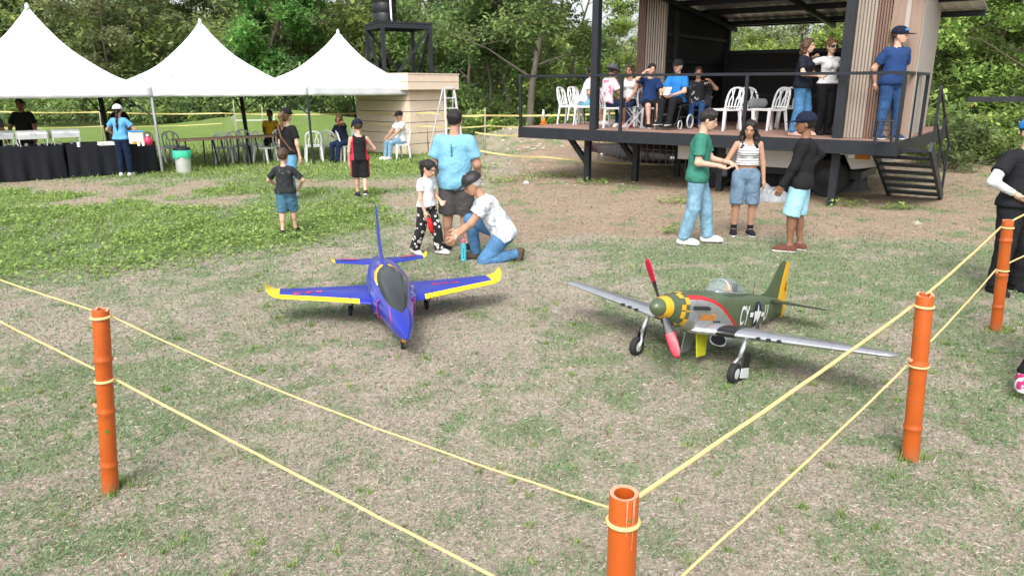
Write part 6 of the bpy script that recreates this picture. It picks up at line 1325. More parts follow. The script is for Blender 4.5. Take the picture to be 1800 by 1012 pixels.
F, r = behind('caterer in black shirt standing behind the chafing dishes', 47, 17.9, 8, 1.76, fat=1.12, hands=[(.17, -.10, .47), (-.17, -.10, .47)], elbow=[(1, .3, 0), (-1, .3, 0)]); F.body(r, SKIN['brown']); F.shirt(r, K('cloth_soot', (.012, .014, .012)), .75, -.03, .014); F.pants(r, BLKC, 1.0); F.shoes(r, BSHOE); F.hair(r, HAIRM['black'])
F, r = behind('person in dark grey cut by the left edge behind the buffet', -12, 17.2, 20, 1.7, fat=1.1); F.body(r, SKIN['brown']); F.shirt(r, GREYC, .7, -.03, .014); F.pants(r, BLKC, 1.0); F.shoes(r, BSHOE); F.hair(r, HAIRM['black'])
F, r = behind('person with black hair almost hidden behind the woman at the buffet', 216, 19.4, 0, 1.70, female=True); F.body(r, SKIN['brown']); F.shirt(r, BLKC, .7, -.03); F.pants(r, BLKC, 1.0); F.shoes(r, BSHOE); F.hair(r, HAIRM['black'], 'bun')
for px, py, rz, k, lab, g in [(468, 286, 70, 'w', 'white plastic chair side on at the left of the woman in black', 'w'), (497, 281, 20, 'w', 'white plastic chair behind the woman in black', 'w'), (552, 283, 200, 'w', 'white plastic chair directly behind the front pole between tents', 'w'), (588, 281, 160, 'g', 'pale plastic chair left of the boy in black kit', 'g'), (612, 282, 110, 'w', 'white plastic chair half hidden by the boy in black kit', 'w'), (398, 287, 190, 'g', 'grey plastic chair at the left of the long table row', 'g'), (420, 284, 185, 'g', 'grey plastic chair at the middle of the long table', 'g'), (438, 279, 175, 'g', 'grey plastic chair at the right of the long table', 'g'), (310, 284, 185, 'g', 'grey plastic chair behind the litter bin', 'g'), (284, 287, 90, 'w', 'white plastic chair beside the end of the buffet', 'w')]:
    q = G(px, py); q.z = 0; chair(q, R(rz), lab, k, 'white plastic chairs' if g == 'w' else 'grey plastic chairs')
# -- three people in front of the platform
F, r = stand('young man in green t-shirt and pale jeans facing right', 1218, 428, 74, 1.78, lean=.06, hands=[(.03, -.22, .61), (-.12, -.15, .60)], feet=[(.06, -.10, .045), (-.06, .07, .045)], head=(0, .28, 0), elbow=[(.4, .6, -1), (-.3, .8, -.8)])
F.body(r, SKIN['light']); F.shirt(r, K('cloth_green', (.045, .20, .145)), .72, -.055, .014, seed=9); F.pants(r, JEANL, 1.0, .011, .006); F.shoes(r, WSHOE, K('sole_white', (.7, .7, .7))); F.hair(r, HAIRM['black'], seed=5)
q = Vector(F.wr[1] * F.h); ph = thing('radio_controller', 'black hand held controller in the hand of the man in green', 'controller'); ph.matrix_world = Matrix.Translation(r.location) @ Matrix.Rotation(R(74), 4, 'Z') @ Matrix.Translation(q + Vector((.0, -.07, -.07))); mb = MB(); mb.box((0, 0, 0), (.05, .07, .12)); mb.build('case', BLK, ph, bevel=.012); mb = MB(); mb.tube([(0, .02, .05), (0, .03, .16)], .004, 6); mb.build('aerial', BLK, ph)
F, r = stand('young woman in striped crop top and long denim shorts with long black hair', 1303, 412, -8, 1.63, female=True, hands=[(.15, -.04, .42), (-.21, -.16, .64)], feet=[(.07, 0, .045), (-.07, 0, .045)], hipw=.056, head=(-.25, .30, .05), elbow=[(.6, .8, 0), (-.4, .4, -1)])
F.body(r, SKIN['tan']); F.shirt(r, patt('stripes', (0.03, 0.035, 0.05), (0.74, 0.75, 0.76), .034, .27, 0, 'STRIPE'), .2, .085, .009, tank=True, name='crop_top', wr=.002); F.pants(r, denim('denim_faded', (0.15, 0.225, 0.315), .45), .50, .009, .010, rise=.05, name='denim_shorts'); F.shoes(r, BSHOE, WSHOE); F.hair(r, HAIRM['black'], 'long', 7); F.socks(r, BLKC, .05)
mb = MB()
for s_ in (-1, 1): mb.tube([(s_ * .16, -.06, .80), (s_ * .175, -.07, .62), (s_ * .17, -.06, .40)], .007, 5)
mb.build('drawstring', K('cord_blue', (.10, .13, .2)), r)
q = Vector(F.wr[1] * F.h); ph = thing('phone', 'small phone held between the man in green and the young woman', 'phone'); ph.matrix_world = Matrix.Translation(r.location) @ Matrix.Rotation(R(-8), 4, 'Z') @ Matrix.Translation(q + Vector((-.06, -.05, -.01))) @ Matrix.Rotation(R(25), 4, 'X'); mb = MB(); mb.box((0, 0, 0), (.075, .15, .01)); mb.build('case', mat('phone_grey', (.35, .36, .38), .3), ph, bevel=.003); mb = MB(); mb.box((0, 0, .0065), (.066, .14, .002)); mb.build('screen', GLASSD, ph)
F, r = stand('man in black long sleeved shirt, light blue shorts and navy cap', 1396, 441, -118, 1.74, hands=[(.13, -.12, .46), (-.115, .03, .60)], feet=[(.055, -.03, .045), (-.055, .03, .045)], head=(.15, .02, 0), elbow=[(.5, 1, -.2), (-1, .6, 0)])
F.body(r, SKIN['brown']); F.shirt(r, BLKC, .96, -.06, .012, fullsleeve=True, seed=11, collar=True); F.pants(r, K('cloth_pale_blue', (.34, .60, .72)), .50, .012, .010, name='shorts'); F.shoes(r, K('loafer_brown', (.14, .055, .04)), WSHOE); F.hair(r, HAIRM['black']); F.cap(r, NAVY)
# -- man cut by the right edge, and a foot of one more person
F, r = stand('man in black polo shirt with white sleeves, hands on hips, at the right edge', 1762, 511, 12, 1.76, fat=1.12, hands=[(.13, -.03, .58), (-.095, -.07, .58)], elbow=[(1, .25, 0), (-1, .25, -.05)], feet=[(.085, 0, .045), (-.085, -.02, .045)], head=(-.2, 0, 0), shoulder=.112)
F.body(r, SKIN['light']); F.shirt(r, K('cloth_ink', (.018, .018, .022)), .62, -.02, .012, seed=12, collar=True); F.pants(r, BLKC, 1.0, .011, .004, seed=3, wr=.005); F.shoes(r, BSHOE); F.hair(r, HAIRM['black']); F.cap(r, K('cloth_bright_blue', (.03, .2, .55)))
SLV = K('sleeve_white', (.62, .62, .64))
for i in (0, 1):
    pr = [Prim(F.sh[i] * .45 + F.el[i] * .55, F.el[i], .033, .028), Prim(F.el[i], F.el[i] * .1 + F.wr[i] * .9, .028, .019, flat=True)]; F.add('arm_sleeve', field(pr, .012), pr, .006, SLV, r)
mb = MB(); bx = Vector(F.P * F.h) + Vector((-.02, 0, .335)); mb.box((bx.x, -.158, bx.z), (.11, .012, .05)); mb.build('badge', mat('badge_blue', (.05, .42, .75), .4), r, bevel=.004); mb = MB(); mb.box((bx.x, -.166, bx.z), (.08, .004, .012)); mb.build('badge_print', WHTC, r)
F, r = stand('person beyond the right edge whose magenta and white sneaker shows', 1890, 688, 0, 1.66, hands=[(.15, 0, .44), (-.10, 0, .48)], feet=[(.06, -.02, .045), (-.24, 0, .045)], foot_yaw=(.1, -.6), res=.011); F.body(r, SKIN['tan']); F.shirt(r, BLKC, .6); F.pants(r, BLKC, 1.0); F.shoes(r, patt('sneaker_pattern', (.72, .70, .72), (.45, .02, .13), 14, .48, .52), WSHOE); F.hair(r, HAIRM['black'])
# -- standing on the platform
def on_deck(label, px, py, rz, h, **kw):
    F = Figure(h, **kw); return F, person(label, DP(px, py), R(rz), F)
F, r = on_deck('woman in black t-shirt and blue jeans on the platform, turned to her friend', 1402, 239, 50, 1.68, female=True, fat=1.10, hands=[(.04, -.17, .62), (-.08, -.17, .62)], elbow=[(.8, .5, -.6), (-.8, .5, -.6)], head=(0, .05, 0), feet=[(.05, -.05, .045), (-.05, .04, .045)], res=.010)
F.body(r, SKIN['light']); F.shirt(r, K('cloth_night', (.014, .016, .026)), .68, -.03, .012); F.pants(r, denim('denim_bright', (.07, .19, .36)), 1.0, .009, .010); F.shoes(r, K('shoe_nude', (.5, .33, .26))); F.hair(r, HAIRM['brown'], 'bob')
F, r = on_deck('woman in white polo shirt and sunglasses with black trousers on the platform', 1445, 237, 8, 1.68, female=True, hands=[(.12, -.02, .58), (-.235, -.06, .80)], elbow=[(1, .3, 0), (-1, .5, -.3)], feet=[(.05, 0, .045), (-.05, 0, .045)], res=.010)
F.body(r, SKIN['light']); F.shirt(r, WHTC, .6, .01, .010, collar=True); F.pants(r, BLKC, 1.0, .006, .004); F.shoes(r, BSHOE); F.hair(r, HAIRM['blond'], 'bun'); F.glasses(r, BLK)
F, r = on_deck('man in blue polo shirt, jeans and navy cap standing alone on the platform', 1556, 245, 10, 1.80, fat=1.14, hands=[(.11, .10, .50), (-.11, .10, .50)], elbow=[(1, .4, 0), (-1, .4, 0)], feet=[(.075, -.02, .045), (-.085, 0, .045)], head=(.75, 0, 0), res=.010)
F.body(r, SKIN['light']); F.shirt(r, [K('cloth_royal', (.022, .055, .16)), WHTC], .68, -.03, .013, seed=14, collar=True, mfun=lambda c: np.zeros(len(c), int)); F.pants(r, denim('denim_deep', (.035, .085, .20)), 1.0, .008); F.shoes(r, K('shoe_navy', (.03, .05, .12)), WSHOE); F.hair(r, HAIRM['brown']); F.cap(r, NAVY); F.glasses(r, mat('blue_lens', (.02, .25, .6), .1, var=0), True)
# -- seated on the platform
def dseat(label, px, py, rz, h, **kw):
    p = DP(px, py); F, r = seated(label, p, rz, h, **kw); return F, r, p
F, r, p = dseat('person in white shirt and light blue shorts seated behind the platform column', 1030, 219, 70, 1.68, lean=.30); F.body(r, SKIN['tan']); F.shirt(r, K('cloth_pearl', (.72, .73, .76), .04), .7, -.02, .013); F.pants(r, K('cloth_light_blue', (.20, .45, .62)), .5, name='shorts'); F.shoes(r, WSHOE); F.hair(r, HAIRM['black']); chair(p, R(70), 'white plastic chair under the person in light blue shorts')
F, r, p = dseat('person in grey bucket hat and pink shirt seated with back turned', 1066, 224, 118, 1.68, lean=.22, head=(.1, .3, 0)); F.body(r, SKIN['brown']); F.shirt(r, patt('pink_print', (.74, .66, .70), (.62, .16, .30), 6, .52, .60), .7, -.02, .013); F.pants(r, JEAND, .5, name='shorts'); F.shoes(r, K('shoe_red', (.5, .03, .03))); F.hair(r, HAIRM['black']); F.cap(r, K('cloth_hat_grey', (.10, .10, .115)), bucket=True, name='bucket_hat'); chair(p, R(118), 'white plastic chair under the person in grey bucket hat')
F, r, p = dseat('woman in white tank top seated facing the camera left of the fluted wall', 1104, 222, -28, 1.66, female=True, head=(-.2, .15, 0)); F.body(r, SKIN['tan']); F.shirt(r, patt('tank_print', (.74, .74, .76), (.5, .4, .45), 9, .6, .7), .2, -.03, .010, tank=True, name='tank_top'); F.pants(r, JEAND, 1.0); F.shoes(r, WSHOE); F.hair(r, HAIRM['brown'], 'bob'); chair(p, R(-28), 'chair under the woman in white tank top', 'g', 'grey plastic chairs')
F, r, p = dseat('man in navy t-shirt and shorts seated, raising one hand to his face', 1140, 224, 4, 1.66, head=(.05, .05, .1), hands=[(.09, -.17, .36), (-.10, -.13, .70)], elbow=[(.8, .6, -.4), (-1, -.2, -.6)]); F.body(r, SKIN['light']); F.shirt(r, K('cloth_marine', (.018, .045, .14)), .7, -.02, .013); F.pants(r, BLKC, .45, name='shorts'); F.shoes(r, BSHOE, WSHOE); F.hair(r, HAIRM['black']); chair(p, R(4), 'chair under the man in navy t-shirt', 'g', 'grey plastic chairs')
def wheelchair(p, rz):
    t = thing('wheelchair', 'black wheelchair with pale wheels under the man in bright blue', 'wheelchair', p, rz); m = mat('chair_frame', (.05, .05, .055), .35, metal=.5); rim = mat('pale_tyre', (.50, .52, .55), .5)
    for s_ in (-1, 1):
        mb = MB(); mb.tube([(s_ * .24, .22, .95), (s_ * .24, .20, .50), (s_ * .24, -.22, .48), (s_ * .22, -.32, .15), (s_ * .20, -.42, .10)], .013, 8); mb.tube([(s_ * .24, .2, .25), (s_ * .24, -.2, .25)], .012, 8); mb.build('side_frame', m, t, True)
        mb = MB(); mb.torus((s_ * .29, .14, .155), .135, .018, 'X', 28, 8); w = mb.build('rear_wheel', rim, t, True); mb = MB()
        for k in range(6): a = math.pi * k / 6; mb.bar((s_ * .29, .14 + .13 * math.cos(a), .155 + .13 * math.sin(a)), (s_ * .29, .14 - .13 * math.cos(a), .155 - .13 * math.sin(a)), .006)
        mb.build('spokes', m, w); mb = MB(); mb.torus((s_ * .26, -.26, .10), .085, .014, 'X', 22, 8); mb.build('front_wheel', rim, t, True); mb = MB(); mb.bar((s_ * .26, -.26, .10), (s_ * .24, -.24, .28), .016); mb.build('fork', m, t)
        mb = MB(); mb.box((s_ * .10, -.44, .075), (.15, .16, .015)); mb.build('foot_rest', m, t); mb = MB(); mb.box((s_ * .26, .0, .66), (.05, .32, .03)); mb.build('arm_rest', BLK, t, bevel=.008)
    mb = MB(); mb.box((0, -.01, .455), (.44, .42, .03)); mb.build('seat', BLK, t, bevel=.008); mb = MB(); mb.box((0, .20, .70), (.44, .025, .45)); mb.build('backrest', BLK, t, bevel=.008)
p = DP(1184, 227); wheelchair(p, R(-38)); F, r = seated('man in bright blue polo shirt and black cap sitting in the wheelchair', p, -38, 1.72, seat=.48, fat=1.15, feet=[(.06, -.25, .10), (-.06, -.25, .10)], hands=[(.05, -.16, .40), (-.05, -.17, .40)]); F.body(r, SKIN['light']); F.shirt(r, K('cloth_cobalt', (.025, .19, .55)), .72, -.02, .013, collar=True); F.pants(r, BLKC, 1.0); F.shoes(r, BSHOE, WSHOE); F.hair(r, HAIRM['grey']); F.cap(r, BLKC)
mb = MB(); q = Vector(F.wr[0] * F.h); ph = thing('paper_sheet', 'folded white paper in the lap of the man in the wheelchair', 'paper'); ph.matrix_world = Matrix.Translation(p) @ Matrix.Rotation(R(-38), 4, 'Z') @ Matrix.Translation((-.0, -.36, .76)) @ Matrix.Rotation(R(50), 4, 'X'); mb.box((0, 0, 0), (.12, .20, .004)); mb.build('sheet', WHTC, ph); mb = MB(); mb.box((0, 0.01, .005), (.118, .18, .003)); mb.build('flap', WHTC, ph)
def camp_chair(p, rz):
    t = thing('camp_chair', 'grey folding camp chair under the person in black printed t-shirt', 'chair', p, rz); gm = K('canvas_grey', (.085, .095, .12))
    mb = MB(); gr = [[(x, .20 + .10 * z_ + .05 * math.sin((x / .30 + 1) * math.pi / 2), .42 + z_) for x in (-.30, -.15, 0, .15, .30)] for z_ in (0, .2, .4, .52)]; mb.sheet(gr); o = mb.build('backrest', gm, t, True); o.modifiers.new('t', 'SOLIDIFY').thickness = .012
    mb = MB(); gr = [[(x, y, .42 - .05 * math.cos(x / .28 * 1.4)) for x in (-.28, -.14, 0, .14, .28)] for y in (-.25, 0, .22)]; mb.sheet(gr); o = mb.build('seat', gm, t, True); o.modifiers.new('t', 'SOLIDIFY').thickness = .012
    for s_ in (-1, 1):
        for a, b in (((s_ * .28, -.26, 0), (-s_ * .28, -.24, .42)), ((s_ * .30, .24, 0), (-s_ * .28, .22, .42)), ((s_ * .30, .22, .40), (s_ * .31, .27, .96)), ((s_ * .29, -.26, 0), (s_ * .29, -.26, .62))): mb = MB(); mb.tube([a, b], .012, 6); mb.build('leg', BLK, t)
        mb = MB(); mb.box((s_ * .30, -.02, .63), (.05, .48, .02)); mb.build('arm_rest', gm, t)
p = DP(1222, 224); camp_chair(p, R(-14)); F, r = seated('person in black printed t-shirt and jeans seated in the camp chair', p, -14, 1.60, seat=.42, hands=[(.16, -.10, .60), (-.09, -.18, .36)], elbow=[(1, -.2, -.6), (-.8, .6, -.4)]); F.body(r, SKIN['tan']); F.shirt(r, patt('chest_print', (.014, .014, .016), (.55, .55, .56), 11, .58, .62), .7, -.02, .013); F.pants(r, denim('denim_indigo', (.03, .075, .19)), 1.0); F.shoes(r, K('shoe_tan', (.35, .22, .16))); F.hair(r, HAIRM['brown'])
for px, py, rz, lab in [(1003, 218, 62, 'white plastic chair at the left end of the platform'), (1020, 212, 50, 'white plastic chair tucked behind the leftmost chair on the platform'), (1272, 229, -62, 'white plastic chair above the head of the man in green'), (1325, 228, 20, 'white plastic chair with a grey bag hung on it'), (1352, 229, -70, 'white plastic chair directly left of the woman in black t-shirt'), (1384, 226, 165, 'white plastic chair partly behind the legs of the woman in black')]: chair(DP(px, py), R(rz), lab)
# ------------------------------------------------------------------ bamboo posts and rope
def bamboo_mat():
    g = NG('orange_bamboo', .42, 0, .18); n = g.noise(6); col = g.mix(n, (0.40, 0.062, 0.007), (0.54, 0.118, 0.011)); n2 = g.noise(16); spot = g.op('GREATER_THAN', n2, .69); col = g.mix(spot, col, (.10, .17, .02)); n3 = g.noise(38); r3 = g.t.nodes.new('ShaderNodeMapRange'); r3.inputs[1].default_value = .52; r3.inputs[2].default_value = .75; lnk(g.t, n3, r3.inputs[0]); col = g.mix(g.op('MULTIPLY', r3.outputs[0], .45), col, (.30, .09, .03)); low = g.t.nodes.new('ShaderNodeMapRange'); low.inputs[1].default_value = .16; low.inputs[2].default_value = .0; lnk(g.t, g.op('ADD', g.z, g.op('MULTIPLY', n3, .12)), low.inputs[0]); col = g.mix(g.op('MULTIPLY', low.outputs[0], .7), col, (.24, .15, .09)); return g.done(col)
BAM = bamboo_mat(); CUT = mat('bamboo_cut', (0.62, 0.30, 0.19), .7, var=.2, scale=30); ROPE = mat('yellow_rope', (0.74, 0.56, 0.24), .8, var=.15, scale=60, bump=.5, bscale=220)
def bamboo(base, top, r0, nodes, label, jag=0):
    base, top = Vector(base), Vector(top); t = thing('bamboo_post', label, 'post', base, 0, 'orange bamboo posts'); d = top - base; L = d.length; q = d.normalized(); M = Vector((0, 0, 1)).rotation_difference(q).to_matrix(); prof = [(r0 * 1.05, -.12)]; zs = sorted(nodes); prev = 0
    for z in zs: prof += [(r0 * (1.0 - .04 * z), z - .05), (r0 * (1.0 - .04 * z), z - .018), (r0 * 1.10, z - .006), (r0 * 1.12, z), (r0 * .97, z + .010), (r0 * .98, z + .03)]
    prof += [(r0 * .96, L - .004), (r0 * .93, L)]; n = 28; mb = MB(); rd = random.Random(int(base.x * 100)); jg = [rd.uniform(-1, .3) * jag for _ in range(n)]; vs = []; fs = []
    for i, (r_, z) in enumerate(prof):
        for k in range(n): a = 2 * math.pi * k / n; zz = z + (jg[k] if i >= len(prof) - 2 else 0); vs.append(M @ Vector((r_ * math.cos(a) * (1 + .02 * math.sin(2 * a)), r_ * math.sin(a), zz)))
    m = len(prof); inner = m; 
    for r_, z in ((r0 * .66, L - .002), (r0 * .64, L - .12)):
        for k in range(n): a = 2 * math.pi * k / n; vs.append(M @ Vector((r_ * math.cos(a), r_ * math.sin(a), z + (jg[k] if z > L - .05 else 0))))
    for i in range(m - 1): fs += [(i * n + k, i * n + (k + 1) % n, (i + 1) * n + (k + 1) % n, (i + 1) * n + k) for k in range(n)]
    mb.add(vs, fs); b = len(mb.v); mb.cur = 1
    rim = [((m - 1) * n + k, (m - 1) * n + (k + 1) % n, m * n + (k + 1) % n, m * n + k) for k in range(n)]; inn = [(m * n + k, m * n + (k + 1) % n, (m + 1) * n + (k + 1) % n, (m + 1) * n + k) for k in range(n)] + [tuple(range((m + 1) * n, (m + 2) * n))]
    mb.f += rim; mb.mi += [1] * len(rim); mb.f += inn; mb.mi += [0] * len(inn); mb.build('cane', [BAM, CUT], t, True, auto=50)
    rd = random.Random(3)
    for z in zs[:2]: mb = MB(); a = rd.uniform(0, 6); p = M @ Vector((r0 * 1.05 * math.cos(a), r0 * 1.05 * math.sin(a), z + .02)); mb.tube([p * 1.0, p + M @ Vector((.02 * math.cos(a), .02 * math.sin(a), .015))], [.012, .006], 7); mb.build('branch_stub', CUT, t)
    return t
P1b, P1t = Vector((-2.105, 3.46, 0)), Vector((-2.012, 3.46, 1.0)); P3b, P3t = Vector((2.268, 3.81, 0)), Vector((2.213, 3.81, .975)); P4b, P4t = Vector((4.20, 6.10, 0)), Vector((4.14, 6.10, .965)); P2b, P2t = Vector((.35, 2.03, 0)), Vector((.338, 1.985, .868))
bamboo(P1b, P1t, .040, [.16, .46, .74], 'orange bamboo post at the left with ragged top', .012); bamboo(P2b, P2t, .047, [.10, .42], 'orange bamboo post nearest the camera with a hollow top'); bamboo(P3b, P3t, .046, [.20, .58], 'orange bamboo post at the right in front of the warbird wing', .014); bamboo(P4b, P4t, .045, [.22, .50, .80], 'orange bamboo post farthest right by the man in black polo')
sp = [o for o in C.objects if o.name.startswith('bamboo_post') and 'nearest the camera' in o.get('label', '')][0]
for a_, L_ in ((-1.50, .12), (-1.05, .17), (-.95, .10)):
    mb = MB(); mb.add([(.0462 * math.cos(a_ + d_) - .012, .0462 * math.sin(a_ + d_) - .045, z_) for d_, z_ in ((-.05,   .867), (.05,   .867), (.012,   .867 - L_), (-.012,   .867 - L_))], [(0, 1, 2, 3)]); mb.build('split_mark', CUT, sp)
def lerp3(a, b, t): return a + (b - a) * t
def rope(label, marks, ends, sags, rads):
    t = thing('barrier_rope', label, 'rope', (0, 0, 0)); pts = [ends[0]] + [lerp3(b, tp, z / (tp.z)) for b, tp, r_, z in marks] + [ends[1]]
    rr = [0] + [m[2] for m in marks] + [0]; rd = random.Random(4)
    for i in range(len(pts) - 1):
        a, b = pts[i].copy(), pts[i + 1].copy(); d = (b - a).normalized(); side = Vector((d.y, -d.x, 0)); off = Vector((0, 0, .006)); a2 = a - side * (rr[i] + .002); b2 = b - side * (rr[i + 1] + .002); mb = MB(); mb.tube([a2.lerp(b2, k / 24) + Vector((rd.uniform(-1, 1) * .0012, 0, -sags[i] * 4 * (k / 24) * (1 - k / 24) + rd.uniform(-1, 1) * .0014)) for k in range(25)], rads[i], 8); mb.build('span', ROPE, t, True)
    for b, tp, r_, z in marks:
        p = lerp3(b, tp, z / tp.z); mb = MB(); mb.torus(p, r_ + .001, .0075, 'Z', 28, 8); mb.build('wrap', ROPE, t, True)
E1 = G(-120, 445, .95); E1b = G(-150, 482, .62); E2 = G(1960, 285, .93); E2b = G(2000, 345, .60)
z1 = [at(178, 557, 3.46).z, at(1098, 912, 2.0).z, at(1622, 538, 3.81).z, at(1770, 400, 6.10).z]; z2 = [at(186, 668, 3.46).z, .27, at(1612, 642, 3.81).z, at(1762, 475, 6.10).z]
rope('upper yellow rope strung between the orange bamboo posts', [(P1b, P1t, .040, z1[0]), (P2b, P2t, .046, z1[1]), (P3b, P3t, .045, z1[2]), (P4b, P4t, .044, z1[3])], (E1, E2), (.02, .050, .012, .01, .02), (.0050, .0038, .0085, .0085, .0085))
rope('lower yellow rope strung between the orange bamboo posts', [(P1b, P1t, .040, z2[0]), (P2b, P2t, .047, z2[1]), (P3b, P3t, .046, z2[2]), (P4b, P4t, .045, z2[3])], (E1b, E2b), (.02, .010, .02, .015, .02), (.0058, .0066, .0062, .007, .007))

# ------------------------------------------------------------------ small things
def bottle():
    p = G(815, 458); t = thing('water_bottle', 'turquoise water bottle with pink lid beside the kneeling man', 'bottle', p); mb = MB(); mb.lathe([(.030, 0), (.034, .006), (.034, .19), (.030, .21), (.024, .225)], 22); mb.build('body', mat('turquoise', (.10, .62, .72), .3, var=.05), t, True, auto=40); mb = MB(); mb.lathe([(.027, .222), (.028, .255), (.016, .262), (.014, .275), (0.001, .277)], 18); mb.build('lid', mat('pink_lid', (.75, .22, .36), .4), t, True, auto=40); mb = MB()
    for k in range(4): mb.box((0, -.0345, .05 + k * .033), (.018 - .004 * (k % 2), .002, .020))
    mb.build('print', mat('bottle_print', (.02, .16, .30), .4), t)
bottle()
def cone():
    p = DP(955, 219); t = thing('traffic_cone', 'small orange and white cone on the platform corner', 'cone', p); om = mat('cone_orange', (.80, .20, .02), .5); mb = MB(); mb.box((0, 0, .012), (.16, .16, .02)); mb.build('base', om, t, bevel=.004); mb = MB(); mb.lathe([(.062, .022), (.045, .14)], 18); mb.build('lower_cone', om, t, True); mb = MB(); mb.lathe([(.0455, .14), (.018, .33), (.012, .335), (0.001, .335)], 18); mb.build('upper_sleeve', mat('cone_white', (.72, .72, .72), .5), t, True)
cone()
def stool():
    p = DP(1552, 251); t = thing('folding_stool', 'small black slatted stool in front of the man in blue polo', 'stool', p, R(-20)); mb = MB(); mb.box((0, 0, .335), (.24, .20, .025)); mb.build('seat', BLK, t, bevel=.005)
    for s_ in (-1, 1):
        for k in (-1, 1): mb = MB(); mb.bar((s_ * .10, k * .08, .325), (s_ * .12, k * .10, 0), .025); mb.build('leg', BLK, t)
        for z in (.10, .2, .28): mb = MB(); mb.bar((s_ * .11, -.085, z), (s_ * .11, .085, z), .018); mb.build('slat', BLK, t)
    for z in (.10, .2, .28): mb = MB(); mb.bar((-.1, -.092, z), (.1, -.092, z), .018); mb.build('slat', BLK, t)
stool()
def fold_stool():
    p = DP(1113, 226); t = thing('folding_stool', 'pale metal folding stool frame beside the seated woman in white', 'stool', p, R(10)); m = mat('pale_steel', (.55, .57, .6), .35, metal=.5)
    for y in (-.14, .14):
        for s_ in (-1, 1): mb = MB(); mb.tube([(s_ * .20, y, 0), (-s_ * .16, y, .42)], .012, 7); mb.build('leg', m, t)
    mb = MB(); mb.box((0, 0, .425), (.36, .30, .012)); mb.build('seat', K('canvas_grey', (.085, .095, .12)), t)
fold_stool()
def bag():
    p = DP(1328, 228); b = thing('shoulder_bag', 'grey shoulder bag lying on the white chair seat', 'bag', (p.x, p.y, DZ + .45), R(20)); pr = [Prim((-.14, 0, .08), (.14, 0, .08), .09, .09, (0, 1, 0), 1.4)]; V, F = nets(lambda P: pr[0].d(P) - wrinkle(P, .006, 2), (-.26, -.12, -.03), (.26, .12, .2), .014); mobj('body', np_mesh('body', V, F, True), K('bag_grey', (.20, .20, .21)), b); mb = MB(); mb.tube([(-.15, 0, .14), (-.1, .02, .26), (.1, .02, .26), (.15, 0, .14)], .01, 6); mb.build('strap', BLKC, b, True)
bag()
# stones and rubble on the soil heap behind the platform
STONE = [mat('stone_grey', (.42, .39, .36), .9, var=.25, scale=8, bump=.4), mat('stone_pale', (.58, .54, .49), .9, var=.2, scale=8, bump=.4)]
def stone_mesh(seed):
    rd = random.Random(seed); bm = bmesh.new(); bmesh.ops.create_icosphere(bm, subdivisions=1, radius=1)
    for v in bm.verts: v.co *= rd.uniform(.7, 1.2); v.co.z *= .6
    me = bpy.data.meshes.new('stone'); bm.to_mesh(me); bm.free(); return me
SM = [stone_mesh(k) for k in range(4)]
for k, me in enumerate(SM): me.materials.append(STONE[k % 2])
rd = random.Random(5); mb = MB(); N_ = 420; vs = []; fs = []
for i in range(N_):
    px, py = (rd.uniform(850, 1060), rd.uniform(232, 275)) if i < 300 else (rd.uniform(840, 1240), rd.uniform(285, 330)); p = G(px, py); p.z = hgt(p.x, p.y); me = SM[i % 4]; s_ = rd.uniform(.02, .075) * (1 if i < 300 else .5); b = len(vs); a = rd.uniform(0, 6.28); vs += [(p.x + s_ * (v.co.x * math.cos(a) - v.co.y * math.sin(a)), p.y + s_ * (v.co.x * math.sin(a) + v.co.y * math.cos(a)), p.z + s_ * v.co.z * .8) for v in me.vertices]; fs += [tuple(j + b for j in f.vertices) for f in me.polygons]
mb.add(vs, fs); tag(mb.build('rubble', STONE[1], None), 'scattered rubble stones on the soil heap left of the platform', 'rubble', kind='stuff')
# clods and leaves lying on the lawn
rd = random.Random(9); mb = MB(); LIT = mat('dry_leaf', (.20, .115, .06), .8, var=.4)
for i in range(170):
    y = math.exp(rd.uniform(math.log(2.2), math.log(12))); x = rd.uniform(-.75, .75) * y; z = hgt(x, y) + .006; a = rd.uniform(0, 6.28); s_ = rd.uniform(.006, .02); u = Vector((math.cos(a), math.sin(a), rd.uniform(-.3, .3))) * s_; w = Vector((-math.sin(a), math.cos(a), rd.uniform(-.3, .3))) * s_ * .6; p = Vector((x, y, z)); mb.add([p - u, p + w + Vector((0, 0, s_ * .5)), p + u, p - w], [(0, 1, 2), (0, 2, 3)])
tag(mb.build('fallen_leaves', LIT, None), 'small dry fallen leaves scattered on the lawn', 'leaves', kind='stuff')
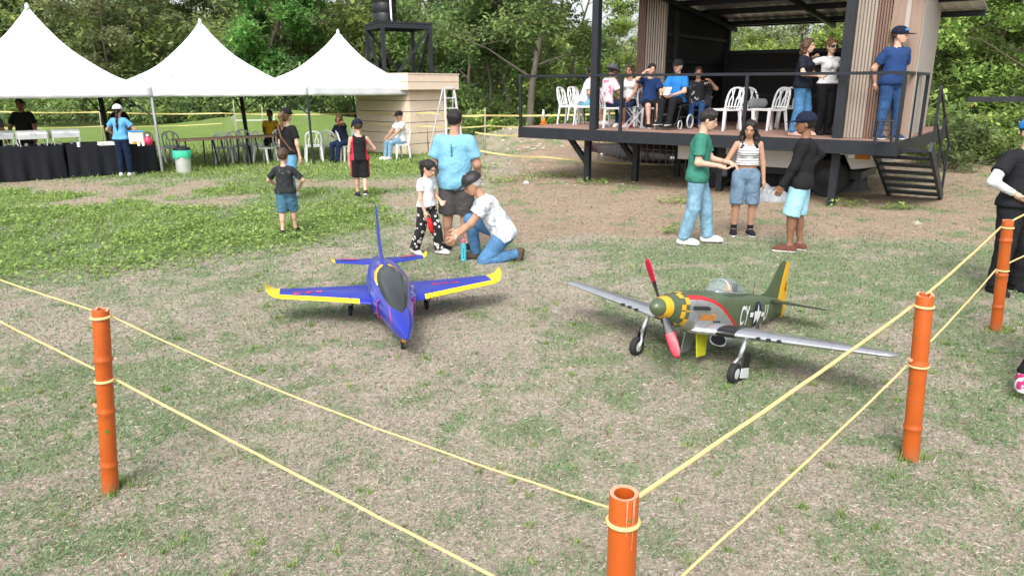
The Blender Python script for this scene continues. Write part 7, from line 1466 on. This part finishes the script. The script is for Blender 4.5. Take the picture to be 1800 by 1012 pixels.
# ------------------------------------------------------------------ tape lines and stakes in the background
TAPE = mat('yellow_tape', (.60, .50, .20), .6, var=.2, scale=2); STAKE = mat('stake_wood', (.40, .34, .26), .85, var=.25)
def tape(label, pts, w=.06):
    t = thing('barrier_tape', label, 'tape', (0, 0, 0)); P = [at(px, py, Y) for px, py, Y in pts]
    for i in range(len(P) - 1):
        mb = MB(); gr = []
        for k in range(13):
            f = k / 12; p = P[i].lerp(P[i + 1], f) + Vector((0, 0, -.05 * 4 * f * (1 - f))); tw = .35 * math.sin(f * 7 + i * 2); gr.append([p + Vector((0, w * .5 * math.sin(tw), w * .5 * math.cos(tw))), p - Vector((0, w * .5 * math.sin(tw), w * .5 * math.cos(tw)))])
        mb.sheet(gr); o = mb.build('tape_span', TAPE, t); o.modifiers.new('t', 'SOLIDIFY').thickness = .002
tape('upper yellow tape across the field behind the tents', [(-60, 194, 27), (180, 197, 27.5), (390, 199, 28), (640, 199, 24.4)], .045); tape('lower yellow tape across the field behind the tents', [(-60, 224, 26), (180, 222, 27), (390, 217, 28)], .03); tape('yellow tape stretched across the front of the shed', [(643, 196, 23.2), (755, 198, 22.6), (850, 203, 22), (1135, 196, 21)], .05); tape('second yellow tape across the shed front, lower', [(643, 216, 23.2), (755, 222, 22.6), (860, 221, 22.2), (985, 221, 21.6)], .035); tape('yellow tape sagging over the soil heap', [(835, 233, 21), (930, 237, 20.6), (1120, 252, 20)], .04); tape('lowest yellow tape running to the platform support', [(838, 264, 20), (960, 276, 19.5), (1200, 290, 18.5)], .04)
def stake(px, pyb, Y, h, label):
    p = at(px, pyb, Y); z0 = hgt(p.x, p.y); t = thing('stake', label, 'stake', (p.x, p.y, z0), 0, 'thin stakes holding the tape'); mb = MB(); mb.tube([(0, 0, -.1), (.02, 0, h)], [.022, .018], 7); mb.build('pole', STAKE, t, True); mb = MB(); mb.torus((.017, 0, h * .93), .024, .006, 'Z', 12, 6); mb.build('tie', TAPE, t)
stake(180, 240, 27.5, 1.25, 'thin stake behind the slanting tent legs'); stake(415, 240, 28, 1.5, 'thin pale stake left of the rear tent leg'); stake(464, 240, 28.2, 1.3, 'thin pale stake above the person in mustard yellow'); stake(500, 240, 28, 1.3, 'thin pale stake behind the black cap of the walking woman'); stake(852, 240, 22, 1.35, 'thin stake right of the ladder')
def gate():
    t = thing('goal_frame', 'pale thin rail frame standing on the far grass', 'frame', at(448, 210, 29)); t.location.z = 0; m = mat('white_paint', (.6, .6, .58), .6)
    for x in (-.75, .75): mb = MB(); mb.tube([(x, 0, 0), (x, 0, 1.0)], .03, 7); mb.build('post', m, t)
    for z in (.75, .98): mb = MB(); mb.tube([(-.75, 0, z), (.75, 0, z)], .022, 7); mb.build('rail', m, t)
gate()
